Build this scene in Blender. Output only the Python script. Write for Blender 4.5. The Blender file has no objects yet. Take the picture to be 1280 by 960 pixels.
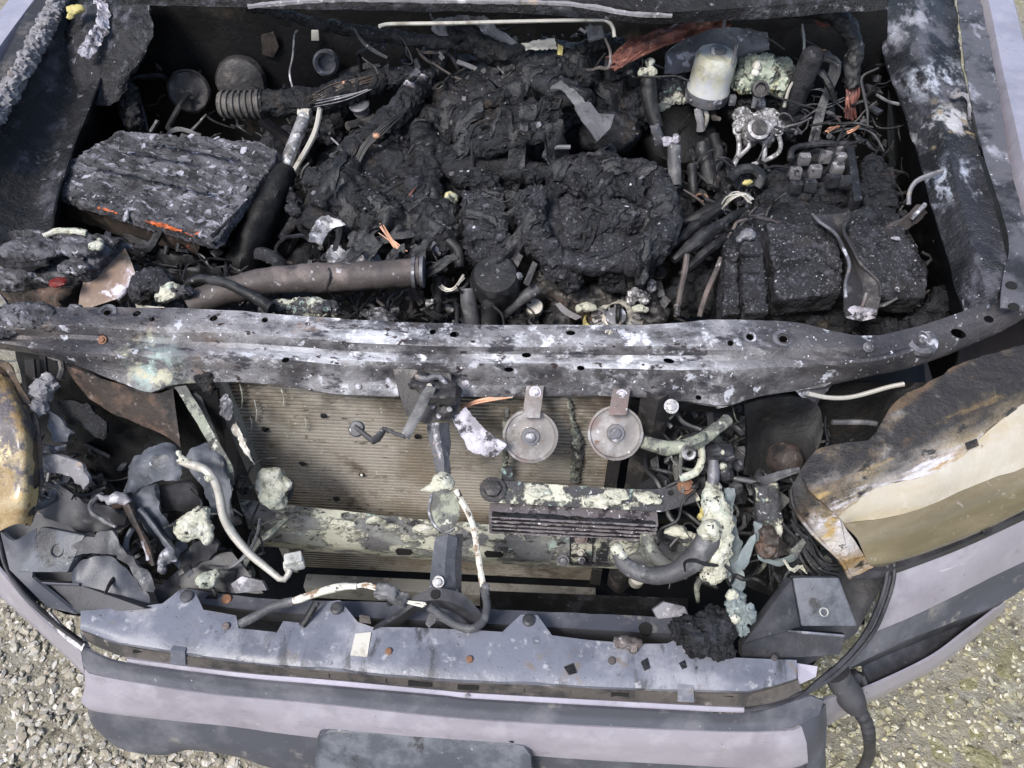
import bpy, bmesh, math, random
from math import radians, sin, cos, pi, tan
from mathutils import Vector as V, Matrix, noise as mn
random.seed(7)
sc = bpy.context.scene
COL = sc.collection

# ---------------------------------------------------------------- camera, sky, sun, exposure
CAM = V((.14, -.82, 1.85)); PITCH = radians(48); YAW = radians(3); FOC = 1004.0
FWD = V((-sin(YAW)*cos(PITCH), cos(YAW)*cos(PITCH), -sin(PITCH)))
RGT = V((cos(YAW), sin(YAW), 0)); UPV = RGT.cross(FWD)
cd = bpy.data.cameras.new('camera'); cam = bpy.data.objects.new('camera', cd); COL.objects.link(cam)
cd.sensor_width = 36; cd.lens = 36*FOC/1280; cd.clip_start = .05; cd.clip_end = 500
cam.matrix_world = Matrix(((RGT.x, UPV.x, -FWD.x, CAM.x), (RGT.y, UPV.y, -FWD.y, CAM.y), (RGT.z, UPV.z, -FWD.z, CAM.z), (0, 0, 0, 1)))
sc.camera = cam
SUN_EL, SUN_AZ = radians(52), radians(215)      # azimuth clockwise from +y: behind and left of the viewer
w = bpy.data.worlds.new('World'); sc.world = w; w.use_nodes = True
nt = w.node_tree; bg = nt.nodes['Background']
sky = nt.nodes.new('ShaderNodeTexSky'); sky.sky_type = 'NISHITA'; sky.sun_disc = False
sky.sun_elevation = SUN_EL; sky.sun_rotation = SUN_AZ
sky.air_density = 1.0; sky.dust_density = 2.0; sky.ozone_density = .6
nt.links.new(sky.outputs[0], bg.inputs[0]); bg.inputs[1].default_value = .115
sd = bpy.data.lights.new('sun', 'SUN'); sun = bpy.data.objects.new('sun', sd); COL.objects.link(sun)
sd.energy = 2.3; sd.angle = radians(18); sd.color = (1, .965, .92)
sdir = V((sin(SUN_AZ)*cos(SUN_EL), cos(SUN_AZ)*cos(SUN_EL), sin(SUN_EL)))
sun.rotation_euler = (-sdir).to_track_quat('-Z', 'Y').to_euler()
sc.view_settings.view_transform = 'Standard'; sc.view_settings.look = 'None'
sc.view_settings.exposure = 1.0; sc.view_settings.gamma = 1.0; sc.view_settings.use_curve_mapping = False

# ---------------------------------------------------------------- survey helpers: a sighted direction at a known height / depth gives a place
def at(u, v, z):
    d = FWD*FOC + RGT*(u-640) + UPV*(480-v)
    return CAM + d*((z-CAM.z)/d.z)
def on(u, v, y):
    d = FWD*FOC + RGT*(u-640) + UPV*(480-v)
    return CAM + d*((y-CAM.y)/d.y)
def mpp(p): return (p-CAM).dot(FWD)/FOC          # metres spanned by one unit of sight angle at that depth
def W(pts, z=None):
    r = []
    for p in pts:
        if isinstance(p, V): r.append(p)
        elif len(p) == 2: r.append(at(p[0], p[1], z))
        else: r.append(at(*p))
    return r
def Y(pts, y): return [on(p[0], p[1], p[2] if len(p) > 2 else y) for p in pts]

# ---------------------------------------------------------------- objects
WL = {}
def finish(bm, name, mat, loc, sharp=38):
    me = bpy.data.meshes.new(name)
    for vv in bm.verts: vv.co -= loc
    bm.to_mesh(me); bm.free()
    me.materials.append(mat)
    me.polygons.foreach_set('use_smooth', [True]*len(me.polygons))
    if sharp: me.set_sharp_from_angle(angle=radians(sharp))
    o = bpy.data.objects.new(name, me); COL.objects.link(o)
    return o
def thing(name, label, cat, loc, group=None):
    o = bpy.data.objects.new(name, None); COL.objects.link(o); o.empty_display_size = .05
    o.location = loc; o['label'] = label; o['category'] = cat
    if group: o['group'] = group
    WL[o.name] = V(loc); return o
def part(name, bm, mat, parent, label=None, kind=None, sharp=38):
    L = WL[parent.name]
    o = finish(bm, name, mat, L, sharp); o.parent = parent; WL[o.name] = L
    if label: o['label'] = label
    if kind: o['kind'] = kind
    return o
def single(name, bm, mat, label, cat, group=None, sharp=38):
    n = len(bm.verts); c = V((sum(q.co.x for q in bm.verts)/n, sum(q.co.y for q in bm.verts)/n, min(q.co.z for q in bm.verts)))
    o = finish(bm, name, mat, c, sharp); o.location = c
    o['label'] = label; o['category'] = cat
    if group: o['group'] = group
    WL[o.name] = c; return o
def setting(name, bm, mat, kind='structure', sharp=38):
    o = finish(bm, name, mat, V((0, 0, 0)), sharp); o['kind'] = kind; WL[o.name] = V((0, 0, 0)); return o

# ---------------------------------------------------------------- shape helpers
def NB(): return bmesh.new()
def catmull(P, n):
    """n+1 points along a smooth curve through P, evenly spaced."""
    P = [V(p) for p in P]
    if len(P) == 1: return P
    Q = [P[0]*2-P[1]] + P + [P[-1]*2-P[-2]]
    D = []
    for i in range(1, len(Q)-2):
        a, b, c, d = Q[i-1:i+3]
        for k in range(12):
            t = k/12
            D.append(.5*((2*b)+(c-a)*t+(2*a-5*b+4*c-d)*t*t+(3*b-a-3*c+d)*t**3))
    D.append(P[-1])
    return even(D, n)
def even(D, n):
    L = [0]
    for i in range(1, len(D)): L.append(L[-1]+(D[i]-D[i-1]).length)
    r = []; j = 0
    for k in range(n+1):
        s = L[-1]*k/n
        while j < len(D)-2 and L[j+1] < s: j += 1
        seg = L[j+1]-L[j]
        r.append(D[j].lerp(D[j+1], 0 if seg < 1e-9 else min(1, (s-L[j])/seg)))
    return r
def sweep(bm, pts, r, seg=8, n=None, flat=(1, 1), side=None, wob=0, wf=60, smooth=True, cap=True):
    """tube of radius r (number or list along the path); flat squeezes the section; wob roughens it."""
    pts = [V(p) for p in pts]
    if n is None: n = max(2, min(90, int(sum((pts[i+1]-pts[i]).length for i in range(len(pts)-1))/.008)))
    C = catmull(pts, n) if smooth else even(pts, n)
    R = r if isinstance(r, (list, tuple)) else [r]
    t0 = (C[1]-C[0]).normalized()
    s = V(side) if side is not None else (V((0, 0, 1)) if abs(t0.z) < .9 else V((0, 1, 0)))
    s = (s-t0*s.dot(t0)).normalized()
    rings = []
    for i, c in enumerate(C):
        t = (C[min(i+1, n)]-C[max(i-1, 0)]).normalized()
        s = s-t*s.dot(t)
        s = s.normalized() if s.length > 1e-6 else V((1, 0, 0))
        b = t.cross(s)
        f = i/n*(len(R)-1); k = min(int(f), len(R)-2) if len(R) > 1 else 0
        rr = R[0] if len(R) == 1 else R[k]+(R[k+1]-R[k])*(f-k)
        ring = []
        for q in range(seg):
            a = 2*pi*q/seg + (pi/4 if seg == 4 else 0)
            x = s*cos(a)*flat[0] + b*sin(a)*flat[1]
            m = rr*(1.414 if seg == 4 else 1)
            if wob: m *= 1+wob*mn.fractal((c+x*rr)*wf, 1, 2, 3)
            ring.append(bm.verts.new(c+x*m))
        rings.append(ring)
    for i in range(n):
        for q in range(seg):
            bm.faces.new((rings[i][q], rings[i][(q+1) % seg], rings[i+1][(q+1) % seg], rings[i+1][q]))
    if cap:
        bm.faces.new(rings[0][::-1]); bm.faces.new(rings[-1])
    return bm
def T(pts, rpx, z=None, seg=8, bm=None, **k):
    P = W(pts, z); m = mpp(P[len(P)//2]); k.setdefault('wob', .07)
    r = [q*m for q in rpx] if isinstance(rpx, (list, tuple)) else rpx*m
    return sweep(bm or NB(), P, r, seg, **k)
def loft(rows, nu=40, sub=1, thick=.003, smooth=True, curve=False, bm=None, jag=0):
    R = [catmull(r, nu) if smooth else even([V(p) for p in r], nu) for r in rows]
    if sub > 1:
        cols = []
        for i in range(nu+1):
            c = [r[i] for r in R]
            if curve: cols.append(catmull(c, sub*(len(R)-1)))
            else:
                o = []
                for a, b in zip(c, c[1:]): o += [a.lerp(b, k/sub) for k in range(sub)]
                cols.append(o+[c[-1]])
        R = [[cols[i][j] for i in range(nu+1)] for j in range(len(cols[0]))]
    if jag:
        for j, r in enumerate(R):
            for i, p in enumerate(r):
                e = 1 if j in (0, len(R)-1) or i in (0, len(r)-1) else .35
                q = p*70; r[i] = p+V((mn.noise(q), mn.noise(q+V((9, 0, 0))), mn.noise(q+V((0, 9, 0)))))*jag*e+V((mn.noise(p*25), mn.noise(p*25+V((5, 0, 0))), mn.noise(p*25+V((0, 5, 0)))))*jag*1.3
    bm = bm or NB()
    G = [[bm.verts.new(p) for p in r] for r in R]
    fs = []
    for j in range(len(G)-1):
        for i in range(nu):
            fs.append(bm.faces.new((G[j][i], G[j][i+1], G[j+1][i+1], G[j+1][i])))
    bm.normal_update()
    if thick:
        # thicken away from the viewer's side of the sheet
        f = fs[len(fs)//2]; c = f.calc_center_median()
        up = f.normal.dot(CAM-c) > 0
        bmesh.ops.solidify(bm, geom=fs, thickness=thick if up else -thick)
        bmesh.ops.recalc_face_normals(bm, faces=bm.faces)
    return bm
def plate(outline, thick=.003, bevel=0, bm=None):
    bm = bm or NB(); o = NB()
    f = o.faces.new([o.verts.new(p) for p in outline]); o.normal_update()
    n = f.normal.copy()
    if n.dot(CAM-f.calc_center_median()) < 0: n = -n
    ex = bmesh.ops.extrude_face_region(o, geom=[f])
    for q in ex['geom']:
        if isinstance(q, bmesh.types.BMVert): q.co -= n*thick
    bmesh.ops.recalc_face_normals(o, faces=o.faces)
    if bevel:
        bmesh.ops.bevel(o, geom=list(o.edges), offset=bevel, segments=2, profile=.6, affect='EDGES')
    bmesh.ops.triangulate(o, faces=[q for q in o.faces if len(q.verts) > 4])
    return join(bm, o)
def join(bm, o):
    me = bpy.data.meshes.new('t'); o.to_mesh(me); o.free(); bm.from_mesh(me); bpy.data.meshes.remove(me); return bm
def box(c, size, rz=0, bevel=.002, bm=None, rx=0, ry=0):
    o = NB(); bmesh.ops.create_cube(o, size=1, matrix=Matrix.Diagonal((*size, 1)))
    if bevel: bmesh.ops.bevel(o, geom=list(o.edges), offset=bevel, segments=2, profile=.6, affect='EDGES')
    bmesh.ops.transform(o, matrix=Matrix.Translation(c) @ Matrix.Rotation(rz, 4, 'Z') @ Matrix.Rotation(rx, 4, 'X') @ Matrix.Rotation(ry, 4, 'Y'), verts=o.verts)
    return join(bm or NB(), o)
def lathe(prof, c, axis=(0, 0, 1), seg=28, bm=None):
    """prof: (radius, height) pairs, turned about axis through c."""
    o = NB(); R = []
    for r, h in prof:
        R.append([o.verts.new((r*cos(2*pi*k/seg), r*sin(2*pi*k/seg), h)) for k in range(seg)] if r > 1e-5 else [o.verts.new((0, 0, h))])
    for a, b in zip(R, R[1:]):
        for k in range(seg):
            q = [a[k % len(a)], a[(k+1) % len(a)], b[(k+1) % len(b)], b[k % len(b)]]
            u = []
            for x in q:
                if x not in u: u.append(x)
            if len(u) > 2: o.faces.new(u)
    bmesh.ops.recalc_face_normals(o, faces=o.faces)
    bmesh.ops.transform(o, matrix=Matrix.Translation(c) @ V(axis).to_track_quat('Z', 'Y').to_matrix().to_4x4(), verts=o.verts)
    return join(bm or NB(), o)
def rough(bm, amp, freq=25, oct=4, amp2=0, f2=90, skip=None):
    bm.normal_update()
    for q in bm.verts:
        if skip and skip(q.co): continue
        d = amp*mn.fractal(q.co*freq, .9, 2.1, oct)
        if amp2: d += amp2*1.3*(.45-mn.turbulence(q.co*f2, 3, True))
        q.co += q.normal*d
    return bm
def lump(prims, vox=.0045, amp=.006, freq=28, amp2=.004, f2=75, rec=True):
    """merge balls / tubes / boxes into one melted skin, then roughen it."""
    b = NB()
    for p in prims:
        k = p[0]
        if k == 's':
            c = at(*p[1:4]); r = p[4]*mpp(c); s = p[5] if len(p) > 5 else (1, 1, 1)
            rz = p[6] if len(p) > 6 else 0
            bmesh.ops.create_icosphere(b, subdivisions=3, radius=r, matrix=Matrix.Translation(c) @ Matrix.Rotation(rz, 4, 'Z') @ Matrix.Diagonal((*s, 1)))
        elif k == 't': T(p[1], p[2], bm=b, seg=10, **(p[3] if len(p) > 3 else {}))
        elif k == 'b': box(at(*p[1:4]), p[4], p[5] if len(p) > 5 else 0, 0, b)
        elif k == 'p': plate(W(p[1]), p[2], 0, b)
    me = bpy.data.meshes.new('t'); b.to_mesh(me); b.free()
    o = bpy.data.objects.new('t', me); COL.objects.link(o)
    m = o.modifiers.new('r', 'REMESH'); m.mode = 'VOXEL'; m.voxel_size = vox
    dg = bpy.context.evaluated_depsgraph_get(); dg.update()
    m2 = bpy.data.meshes.new_from_object(o.evaluated_get(dg))
    bpy.data.objects.remove(o); bpy.data.meshes.remove(me)
    b = NB(); b.from_mesh(m2); bpy.data.meshes.remove(m2)
    bmesh.ops.smooth_vert(b, verts=b.verts, factor=.5, use_axis_x=True, use_axis_y=True, use_axis_z=True)
    return rough(b, amp, freq, 4, amp2, f2)
def strands(pts, n, spread, rpx, z=None, bm=None, fray=1.0):
    """n thin wires wandering along one path."""
    P = W(pts, z); bm = bm or NB(); m = mpp(P[len(P)//2])
    for k in range(n):
        ph = random.uniform(0, 6.3); rr = random.uniform(.2, 1)*spread*m
        q = []
        for i, p in enumerate(P):
            e = fray if i in (0, len(P)-1) else 1
            a = ph+i*.9
            q.append(p+RGT*cos(a)*rr*e+UPV*sin(a)*rr*e+V((random.gauss(0, 1), random.gauss(0, 1), random.gauss(0, 1)))*m*.6)
        sweep(bm, q, rpx*m*random.uniform(.8, 1.2), 5)
    return bm
def bolt(c, axis, r, h, bm=None):
    bm = lathe([(0, 0), (r*1.5, 0), (r*1.5, h*.3), (r*.98, h*.32)], c, axis, 18, bm)
    return lathe([(r, h*.3), (r, h*.9), (r*.8, h), (0, h)], c, axis, 6, bm)
def foamlump(spec, amp=.005, vox=.0028): return lump(spec, vox, amp*.75, 38, .0022, 120)

# ---------------------------------------------------------------- materials
class G:
    def __init__(s, m): s.t = m.node_tree; s.n = s.t.nodes
    def new(s, k, **kw):
        x = s.n.new(k)
        for a, b in kw.items(): setattr(x, a, b)
        return x
    def lk(s, a, b): s.t.links.new(a, b)
    def math(s, op, a, b=None, clamp=False):
        x = s.new('ShaderNodeMath', operation=op, use_clamp=clamp)
        for i, q in enumerate((a, b)):
            if q is None: continue
            if isinstance(q, (int, float)): x.inputs[i].default_value = q
            else: s.lk(q, x.inputs[i])
        return x.outputs[0]
    def ramp(s, v, lo, hi):
        x = s.new('ShaderNodeMapRange', interpolation_type='SMOOTHSTEP')
        s.lk(v, x.inputs[0]); x.inputs[1].default_value = min(lo, hi); x.inputs[2].default_value = max(lo, hi)
        x.inputs[3].default_value = 0 if lo < hi else 1; x.inputs[4].default_value = 1 if lo < hi else 0
        return x.outputs[0]
    def mix(s, f, a, b):
        x = s.new('ShaderNodeMix', data_type='RGBA'); s.lk(f, x.inputs[0])
        for q, i in ((a, 6), (b, 7)):
            if isinstance(q, tuple): x.inputs[i].default_value = (*q[:3], 1)
            else: s.lk(q, x.inputs[i])
        return x.outputs[2]
    def mixf(s, f, a, b):
        x = s.new('ShaderNodeMix', data_type='FLOAT'); s.lk(f, x.inputs[0])
        for q, i in ((a, 2), (b, 3)):
            if isinstance(q, (int, float)): x.inputs[i].default_value = q
            else: s.lk(q, x.inputs[i])
        return x.outputs[0]
SEED = [0]
def M(name, base, r=.6, metal=0, L=(), bump=((70, .002),), spec=.4, coat=0, wave=None):
    m = bpy.data.materials.new(name); m.use_nodes = True; g = G(m); bs = g.n['Principled BSDF']
    geo = g.new('ShaderNodeNewGeometry'); pos = geo.outputs['Position']
    sx = g.new('ShaderNodeSeparateXYZ'); g.lk(pos, sx.inputs[0])
    sn = g.new('ShaderNodeSeparateXYZ'); g.lk(geo.outputs['Normal'], sn.inputs[0])
    def noise(scale, det=7, ro=.62, st=None, rz=0, dist=0):
        SEED[0] += 1
        mp = g.new('ShaderNodeMapping'); g.lk(pos, mp.inputs[0])
        mp.inputs['Location'].default_value = (SEED[0]*3.7 % 17, SEED[0]*1.3 % 11, SEED[0]*2.1 % 13)
        mp.vector_type = 'TEXTURE'
        if st: mp.inputs['Scale'].default_value = tuple(1/q for q in st)
        if rz: mp.inputs['Rotation'].default_value = (0, 0, rz)
        n = g.new('ShaderNodeTexNoise'); g.lk(mp.outputs[0], n.inputs[0])
        n.inputs['Scale'].default_value = scale; n.inputs['Detail'].default_value = det
        n.inputs['Roughness'].default_value = ro; n.inputs['Distortion'].default_value = dist
        return n.outputs[0]
    c = base; rr = r; mm = metal; H = None
    for l in L:
        col, s, lo, hi = l[:4]; o = l[4] if len(l) > 4 else {}
        f = g.ramp(noise(s, o.get('det', 8), o.get('ro', .65), o.get('st'), o.get('rz', 0), o.get('dist', 0)), lo, hi) if s else None
        for k in o.get('m', ()):
            if k[0] in 'xyz': q = g.ramp(sx.outputs['xyz'.index(k[0])], k[1], k[2])
            elif k[0] == 'd':
                d = g.new('ShaderNodeVectorMath', operation='DOT_PRODUCT'); g.lk(pos, d.inputs[0]); d.inputs[1].default_value = k[1]
                q = g.ramp(g.math('ADD', d.outputs['Value'], g.math('MULTIPLY', g.math('SUBTRACT', noise(k[5] if len(k) > 5 else 14, st=k[6] if len(k) > 6 else None, rz=.5), .5), k[4])), k[2], k[3])
            elif k[0] == 'n': q = g.ramp(sn.outputs[2], k[1], k[2])
            elif k[0] == 'nx': q = g.ramp(sn.outputs[0], k[1], k[2])
            elif k[0] == 's':
                d = g.new('ShaderNodeVectorMath', operation='DISTANCE'); g.lk(pos, d.inputs[0]); d.inputs[1].default_value = k[1]
                e = g.math('ADD', d.outputs['Value'], g.math('MULTIPLY', g.math('SUBTRACT', noise(60), .5), k[3]*1.0))
                q = g.ramp(e, k[3], k[2])
            f = q if f is None else g.math('MULTIPLY', f, q)
        if 'a' in o: f = g.math('MULTIPLY', f, o['a'])
        c = g.mix(f, c, col)
        if 'r' in o: rr = g.mixf(f, rr, o['r'])
        if 'metal' in o: mm = g.mixf(f, mm, o['metal'])
        if 'h' in o:
            x = g.math('MULTIPLY', f, o['h']); H = x if H is None else g.math('ADD', H, x)
    for b in bump:
        x = g.math('MULTIPLY', noise(b[0], 6, .65, b[2] if len(b) > 2 else None), b[1])
        H = x if H is None else g.math('ADD', H, x)
    if H is not None:
        bp = g.new('ShaderNodeBump'); g.lk(H, bp.inputs['Height']); bp.inputs['Distance'].default_value = 1.0; bp.inputs['Strength'].default_value = 1.0
        g.lk(bp.outputs[0], bs.inputs['Normal'])
    for k, q in (('Base Color', c), ('Roughness', rr), ('Metallic', mm)):
        if isinstance(q, tuple): bs.inputs[k].default_value = (*q[:3], 1)
        elif isinstance(q, (int, float)): bs.inputs[k].default_value = q
        else: g.lk(q, bs.inputs[k])
    bs.inputs['Specular IOR Level'].default_value = spec
    if coat: bs.inputs['Coat Weight'].default_value = coat; bs.inputs['Coat Roughness'].default_value = .15
    return m
ASH = (.55, .55, .60); SOOT = (.012, .012, .014); GREY = (.11, .11, .122)
K = {}
K['char'] = M('char', (.0095, .0100, .0125), .55, L=[
    ((.028, .030, .037), 16, .47, .70, {'r': .72}), ((.004, .004, .0045), 34, .46, .62, {'r': .32}),
    ((.075, .077, .09), 85, .60, .72, {'m': [('n', .1, .8)]}), ((.11, .11, .125), 260, .63, .72, {'m': [('n', .2, .9)]}), ((.034, .026, .021), 12, .56, .70), ((.5, .5, .56), 240, .715, .75, {'r': .4})], bump=[(40, .004), (150, .0035), (480, .0016)], spec=.32)
K['char_grey'] = M('char_grey', (.025, .0255, .030), .75, L=[
    ((.007, .007, .008), 26, .46, .62, {'r': .42}), ((.075, .075, .087), 60, .52, .70, {'m': [('n', .0, .7)]}), ((.17, .17, .195), 230, .57, .68, {'m': [('n', .1, .8)]}),
    ((.034, .029, .026), 14, .56, .70), ((.42, .42, .47), 190, .70, .74, {'a': .8})], bump=[(50, .004), (170, .004), (500, .0020)], spec=.28)
K['ash_crust'] = M('ash_crust', (.060, .059, .066), .85, L=[
    ((.016, .016, .018), 34, .48, .60), ((.14, .138, .155), 24, .48, .62, {'st': (.5, 1.6, 1), 'rz': -.5}),
    ((.30, .30, .345), 46, .55, .66, {'st': (.5, 1.7, 1), 'rz': -.5}), ((.010, .010, .011), 75, .56, .64), ((.62, .62, .68), 50, .645, .71)], bump=[(60, .006), (200, .005), (480, .002)])
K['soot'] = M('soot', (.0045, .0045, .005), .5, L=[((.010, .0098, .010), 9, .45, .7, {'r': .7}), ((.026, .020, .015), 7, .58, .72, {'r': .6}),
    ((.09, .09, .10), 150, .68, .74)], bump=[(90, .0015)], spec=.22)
K['inner'] = M('inner', (.0095, .0095, .011), .5, L=[((.030, .030, .036), 11, .52, .70, {'r': .65}), ((.06, .06, .072), 20, .52, .68, {'st': (1, .5, 1)}), ((.16, .16, .185), 34, .60, .70), ((.45, .45, .5), 150, .67, .73)], bump=[(30, .006), (90, .004), (220, .003)], spec=.35)
GX = at(196, 462, .972)
UP_ = [('n', .45, .80)]
MID = [('x', -.44, -.20), ('x', .50, .30)]
K['beam'] = M('beam', (.072, .067, .070), .38, .35, L=[
    ((.035, .034, .040), 10, .45, .62, {'r': .42}),
    ((.12, .098, .09), 7, .52, .68, {'m': [('x', .05, -.35)]}),
    ((.185, .18, .19), 13, .40, .62, {'m': [('x', -.62, -.30), ('x', .62, .38)], 'r': .6, 'metal': .1}),
    ((.53, .54, .58), 15, .40, .66, {'m': MID+UP_, 'r': .8, 'metal': 0, 'h': .0008, 'det': 12, 'ro': .72, 'st': (.32, 1, 1)}),
    ((.48, .485, .52), 26, .52, .70, {'m': [('x', -.60, -.25), ('x', .56, .32)], 'r': .8, 'metal': 0, 'h': .0006, 'det': 12, 'ro': .72}),
    ((.74, .75, .80), 34, .54, .68, {'m': MID+UP_, 'r': .9, 'metal': 0, 'det': 12}),
    ((.035, .034, .042), 40, .55, .64, {'r': .5, 'm': [('x', .7, .4)], 'st': (.4, 1, 1)}),
    ((.030, .020, .022), 85, .585, .65, {'r': .8, 'm': [('x', .6, .3)], 'st': (.6, 1, 1)}),
    ((.30, .22, .19), 14, .59, .70, {'m': [('x', .1, -.2)], 'a': .55}),
    ((.33, .42, .40), 34, .42, .60, {'m': [('s', GX, .01, .055)], 'r': .7}),
    ((.40, .39, .30), 28, .52, .62, {'m': [('s', GX, .02, .075)], 'r': .7}),
    ((.74, .74, .80), 130, .635, .70, {'r': .8, 'metal': 0}),
    ((.50, .51, .57), 30, .60, .66, {'r': .8, 'metal': 0, 'a': .7})], bump=[(45, .003), (150, .0015), (400, .0006)])
PA, PB, PC, PD = at(1170, 85, 1.09), at(1188, 150, 1.065), at(1186, 220, 1.05), at(1122, 30, 1.08)
K['wing'] = M('wing', (.020, .020, .024), .34, L=[
    ((.008, .008, .009), 8, .5, .62, {'r': .28}), ((.075, .075, .09), 14, .52, .66, {'r': .5, 'st': (1.5, .5, 1)}),
    ((.40, .43, .50), 26, .47, .60, {'r': .7, 'st': (1.4, .55, 1), 'm': [('s', PA, .02, .09)]}), ((.40, .40, .42), 26, .48, .60, {'r': .7, 'st': (1.4, .55, 1), 'm': [('s', PB, .02, .085)]}),
    ((.36, .39, .46), 30, .50, .62, {'r': .7, 'st': (1.4, .55, 1), 'm': [('s', PC, .02, .08)]}), ((.30, .30, .34), 20, .44, .60, {'r': .6, 'st': (1.6, .5, 1), 'm': [('s', PD, .03, .10)]}),
    ((.25, .20, .13), 30, .55, .64, {'r': .8, 'm': [('s', PB, .03, .10)]}), ((.22, .22, .26), 60, .62, .70, {'st': (1, .5, 1)}), ((.6, .6, .66), 130, .68, .73)],
    bump=[(30, .006), (90, .004), (260, .002)], spec=.5)
K['flange'] = M('flange', (.085, .083, .094), .5, L=[((.02, .02, .022), 12, .46, .62), ((.26, .26, .30), 22, .54, .68, {'st': (1.3, .6, 1)}), ((.16, .11, .09), 9, .6, .7), ((.6, .6, .64), 110, .64, .7)], bump=[(60, .002)])
K['steel_grey'] = M('steel_grey', (.13, .13, .145), .5, .2, L=[((.05, .05, .055), 20, .48, .62), ((.45, .45, .50), 40, .55, .65, {'metal': 0}), ((.24, .17, .13), 30, .62, .7, {'metal': 0})], bump=[(120, .001)])
K['dark_metal'] = M('dark_metal', (.035, .033, .034), .5, .2, L=[((.10, .09, .085), 30, .5, .66), ((.4, .4, .44), 140, .66, .72, {'metal': 0})], bump=[(90, .0015), (300, .0006)])
K['ash_white'] = M('ash_white', (.44, .42, .47), .85, L=[((.22, .205, .23), 40, .45, .60), ((.045, .042, .046), 45, .51, .60), ((.78, .76, .8), 30, .55, .7)], bump=[(120, .002)])
K['foam'] = M('foam', (.48, .475, .385), .9, L=[((.36, .40, .34), 24, .50, .66), ((.60, .59, .53), 40, .48, .66), ((.20, .195, .15), 60, .53, .66), ((.035, .035, .035), 70, .60, .65, {'h': -.003})], bump=[(80, .005), (260, .003)])
K['foamy_steel'] = M('foamy_steel', (.20, .20, .21), .5, .2, L=[((.06, .06, .063), 26, .55, .63, {}), ((.32, .33, .31), 9, .46, .62, {'r': .7, 'metal': 0}), ((.56, .56, .46), 15, .49, .55, {'r': .85, 'h': .004, 'metal': 0, 'det': 11}), ((.38, .47, .42), 25, .59, .65, {'r': .85, 'metal': 0}), ((.035, .035, .035), 60, .60, .65), ((.55, .55, .48), 150, .64, .69, {'metal': 0})], bump=[(140, .0015), (400, .0006)])
K['foamy_dark'] = M('foamy_dark', (.035, .035, .040), .5, L=[((.47, .465, .385), 17, .50, .56, {'r': .85, 'h': .003, 'det': 11}), ((.24, .32, .29), 40, .59, .65, {'r': .85}), ((.5, .5, .52), 110, .61, .67)], bump=[(120, .0025), (400, .001)])
K['foamy_hose'] = M('foamy_hose', (.09, .09, .085), .6, L=[((.25, .265, .21), 30, .47, .60), ((.50, .50, .42), 60, .58, .66), ((.03, .03, .03), 50, .58, .65)], bump=[(150, .003), (400, .001)])
K['plastic'] = M('plastic', (.022, .022, .025), .42, L=[((.06, .06, .068), 9, .42, .68, {'r': .65}), ((.13, .13, .14), 45, .60, .74, {'a': .6}), ((.5, .5, .52), 190, .70, .75)], bump=[(30, .0012), (500, .0003)])
K['plastic_grey'] = M('plastic_grey', (.055, .060, .072), .38, L=[((.115, .122, .14), 12, .45, .62, {'r': .7}), ((.03, .03, .034), 20, .55, .65), ((.3, .31, .32), 70, .64, .72)], bump=[(40, .002), (300, .0005)])
K['panel'] = M('panel', (.145, .152, .185), .36, L=[((.105, .11, .135), 7, .44, .60, {'r': .34}), ((.25, .25, .28), 9, .52, .68, {'r': .6}), ((.075, .075, .088), 30, .60, .70, {'r': .5, 'a': .7}), ((.22, .225, .25), 14, .55, .70, {'r': .65, 'a': .7}), ((.14, .115, .095), 18, .60, .70, {'r': .7}), ((.05, .052, .06), 16, .56, .68, {'r': .5, 'st': (1.8, .6, 1)}), ((.36, .36, .38), 40, .58, .68, {'r': .8, 'a': .7}), ((.035, .035, .038), 140, .64, .69, {'r': .8}),
    ((.03, .03, .033), 55, .66, .71, {'r': .8}), ((.5, .5, .52), 120, .68, .73)], bump=[(25, .0015), (300, .0003)])
K['trim'] = M('trim', (.058, .061, .075), .42, L=[((.105, .107, .122), 10, .45, .65, {'r': .65}), ((.17, .16, .15), 22, .58, .70, {'r': .8}), ((.45, .45, .46), 130, .67, .72)], bump=[(300, .0004)])
K['slot'] = M('slot', (.085, .075, .068), .6, L=[((.035, .033, .033), 20, .45, .62), ((.20, .185, .17), 34, .58, .7)], bump=[(120, .001)])
K['lilac'] = M('lilac', (.355, .332, .385), .30, .3, L=[((.285, .265, .31), 6, .45, .65, {}), ((.43, .41, .455), 22, .48, .70, {'r': .55, 'a': .6}), ((.20, .185, .20), 40, .58, .70, {'r': .7, 'a': .5, 'st': (.5, 1, 1)}), ((.30, .27, .25), 22, .62, .74, {'r': .8, 'a': .6}), ((.10, .095, .10), 7, .56, .76, {'r': .6, 'a': .45}), ((.05, .045, .045), 95, .70, .73, {'r': .9}), ((.12, .11, .11), 240, .69, .73, {'r': .9}), ((.62, .6, .62), 70, .66, .70, {'st': (.12, 1, 1), 'rz': .3, 'a': .5})], bump=[(30, .0008), (220, .0003)], coat=.3)
K['lens'] = M('lens', (.40, .36, .29), .3, L=[((.47, .44, .395), 5, .40, .66, {'r': .42}), ((.36, .29, .17), 8, .54, .74, {'st': (.5, 1.3, 2), 'rz': .46}), ((.12, .075, .04), 30, .66, .72, {'r': .6}), ((.09, .06, .04), 14, .68, .74, {'st': (.5, 1.6, 1.6), 'rz': .5}), ((.5, .47, .41), 40, .58, .7, {'a': .4})], bump=[(10, .004), (60, .0008)], coat=.3)
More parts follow.
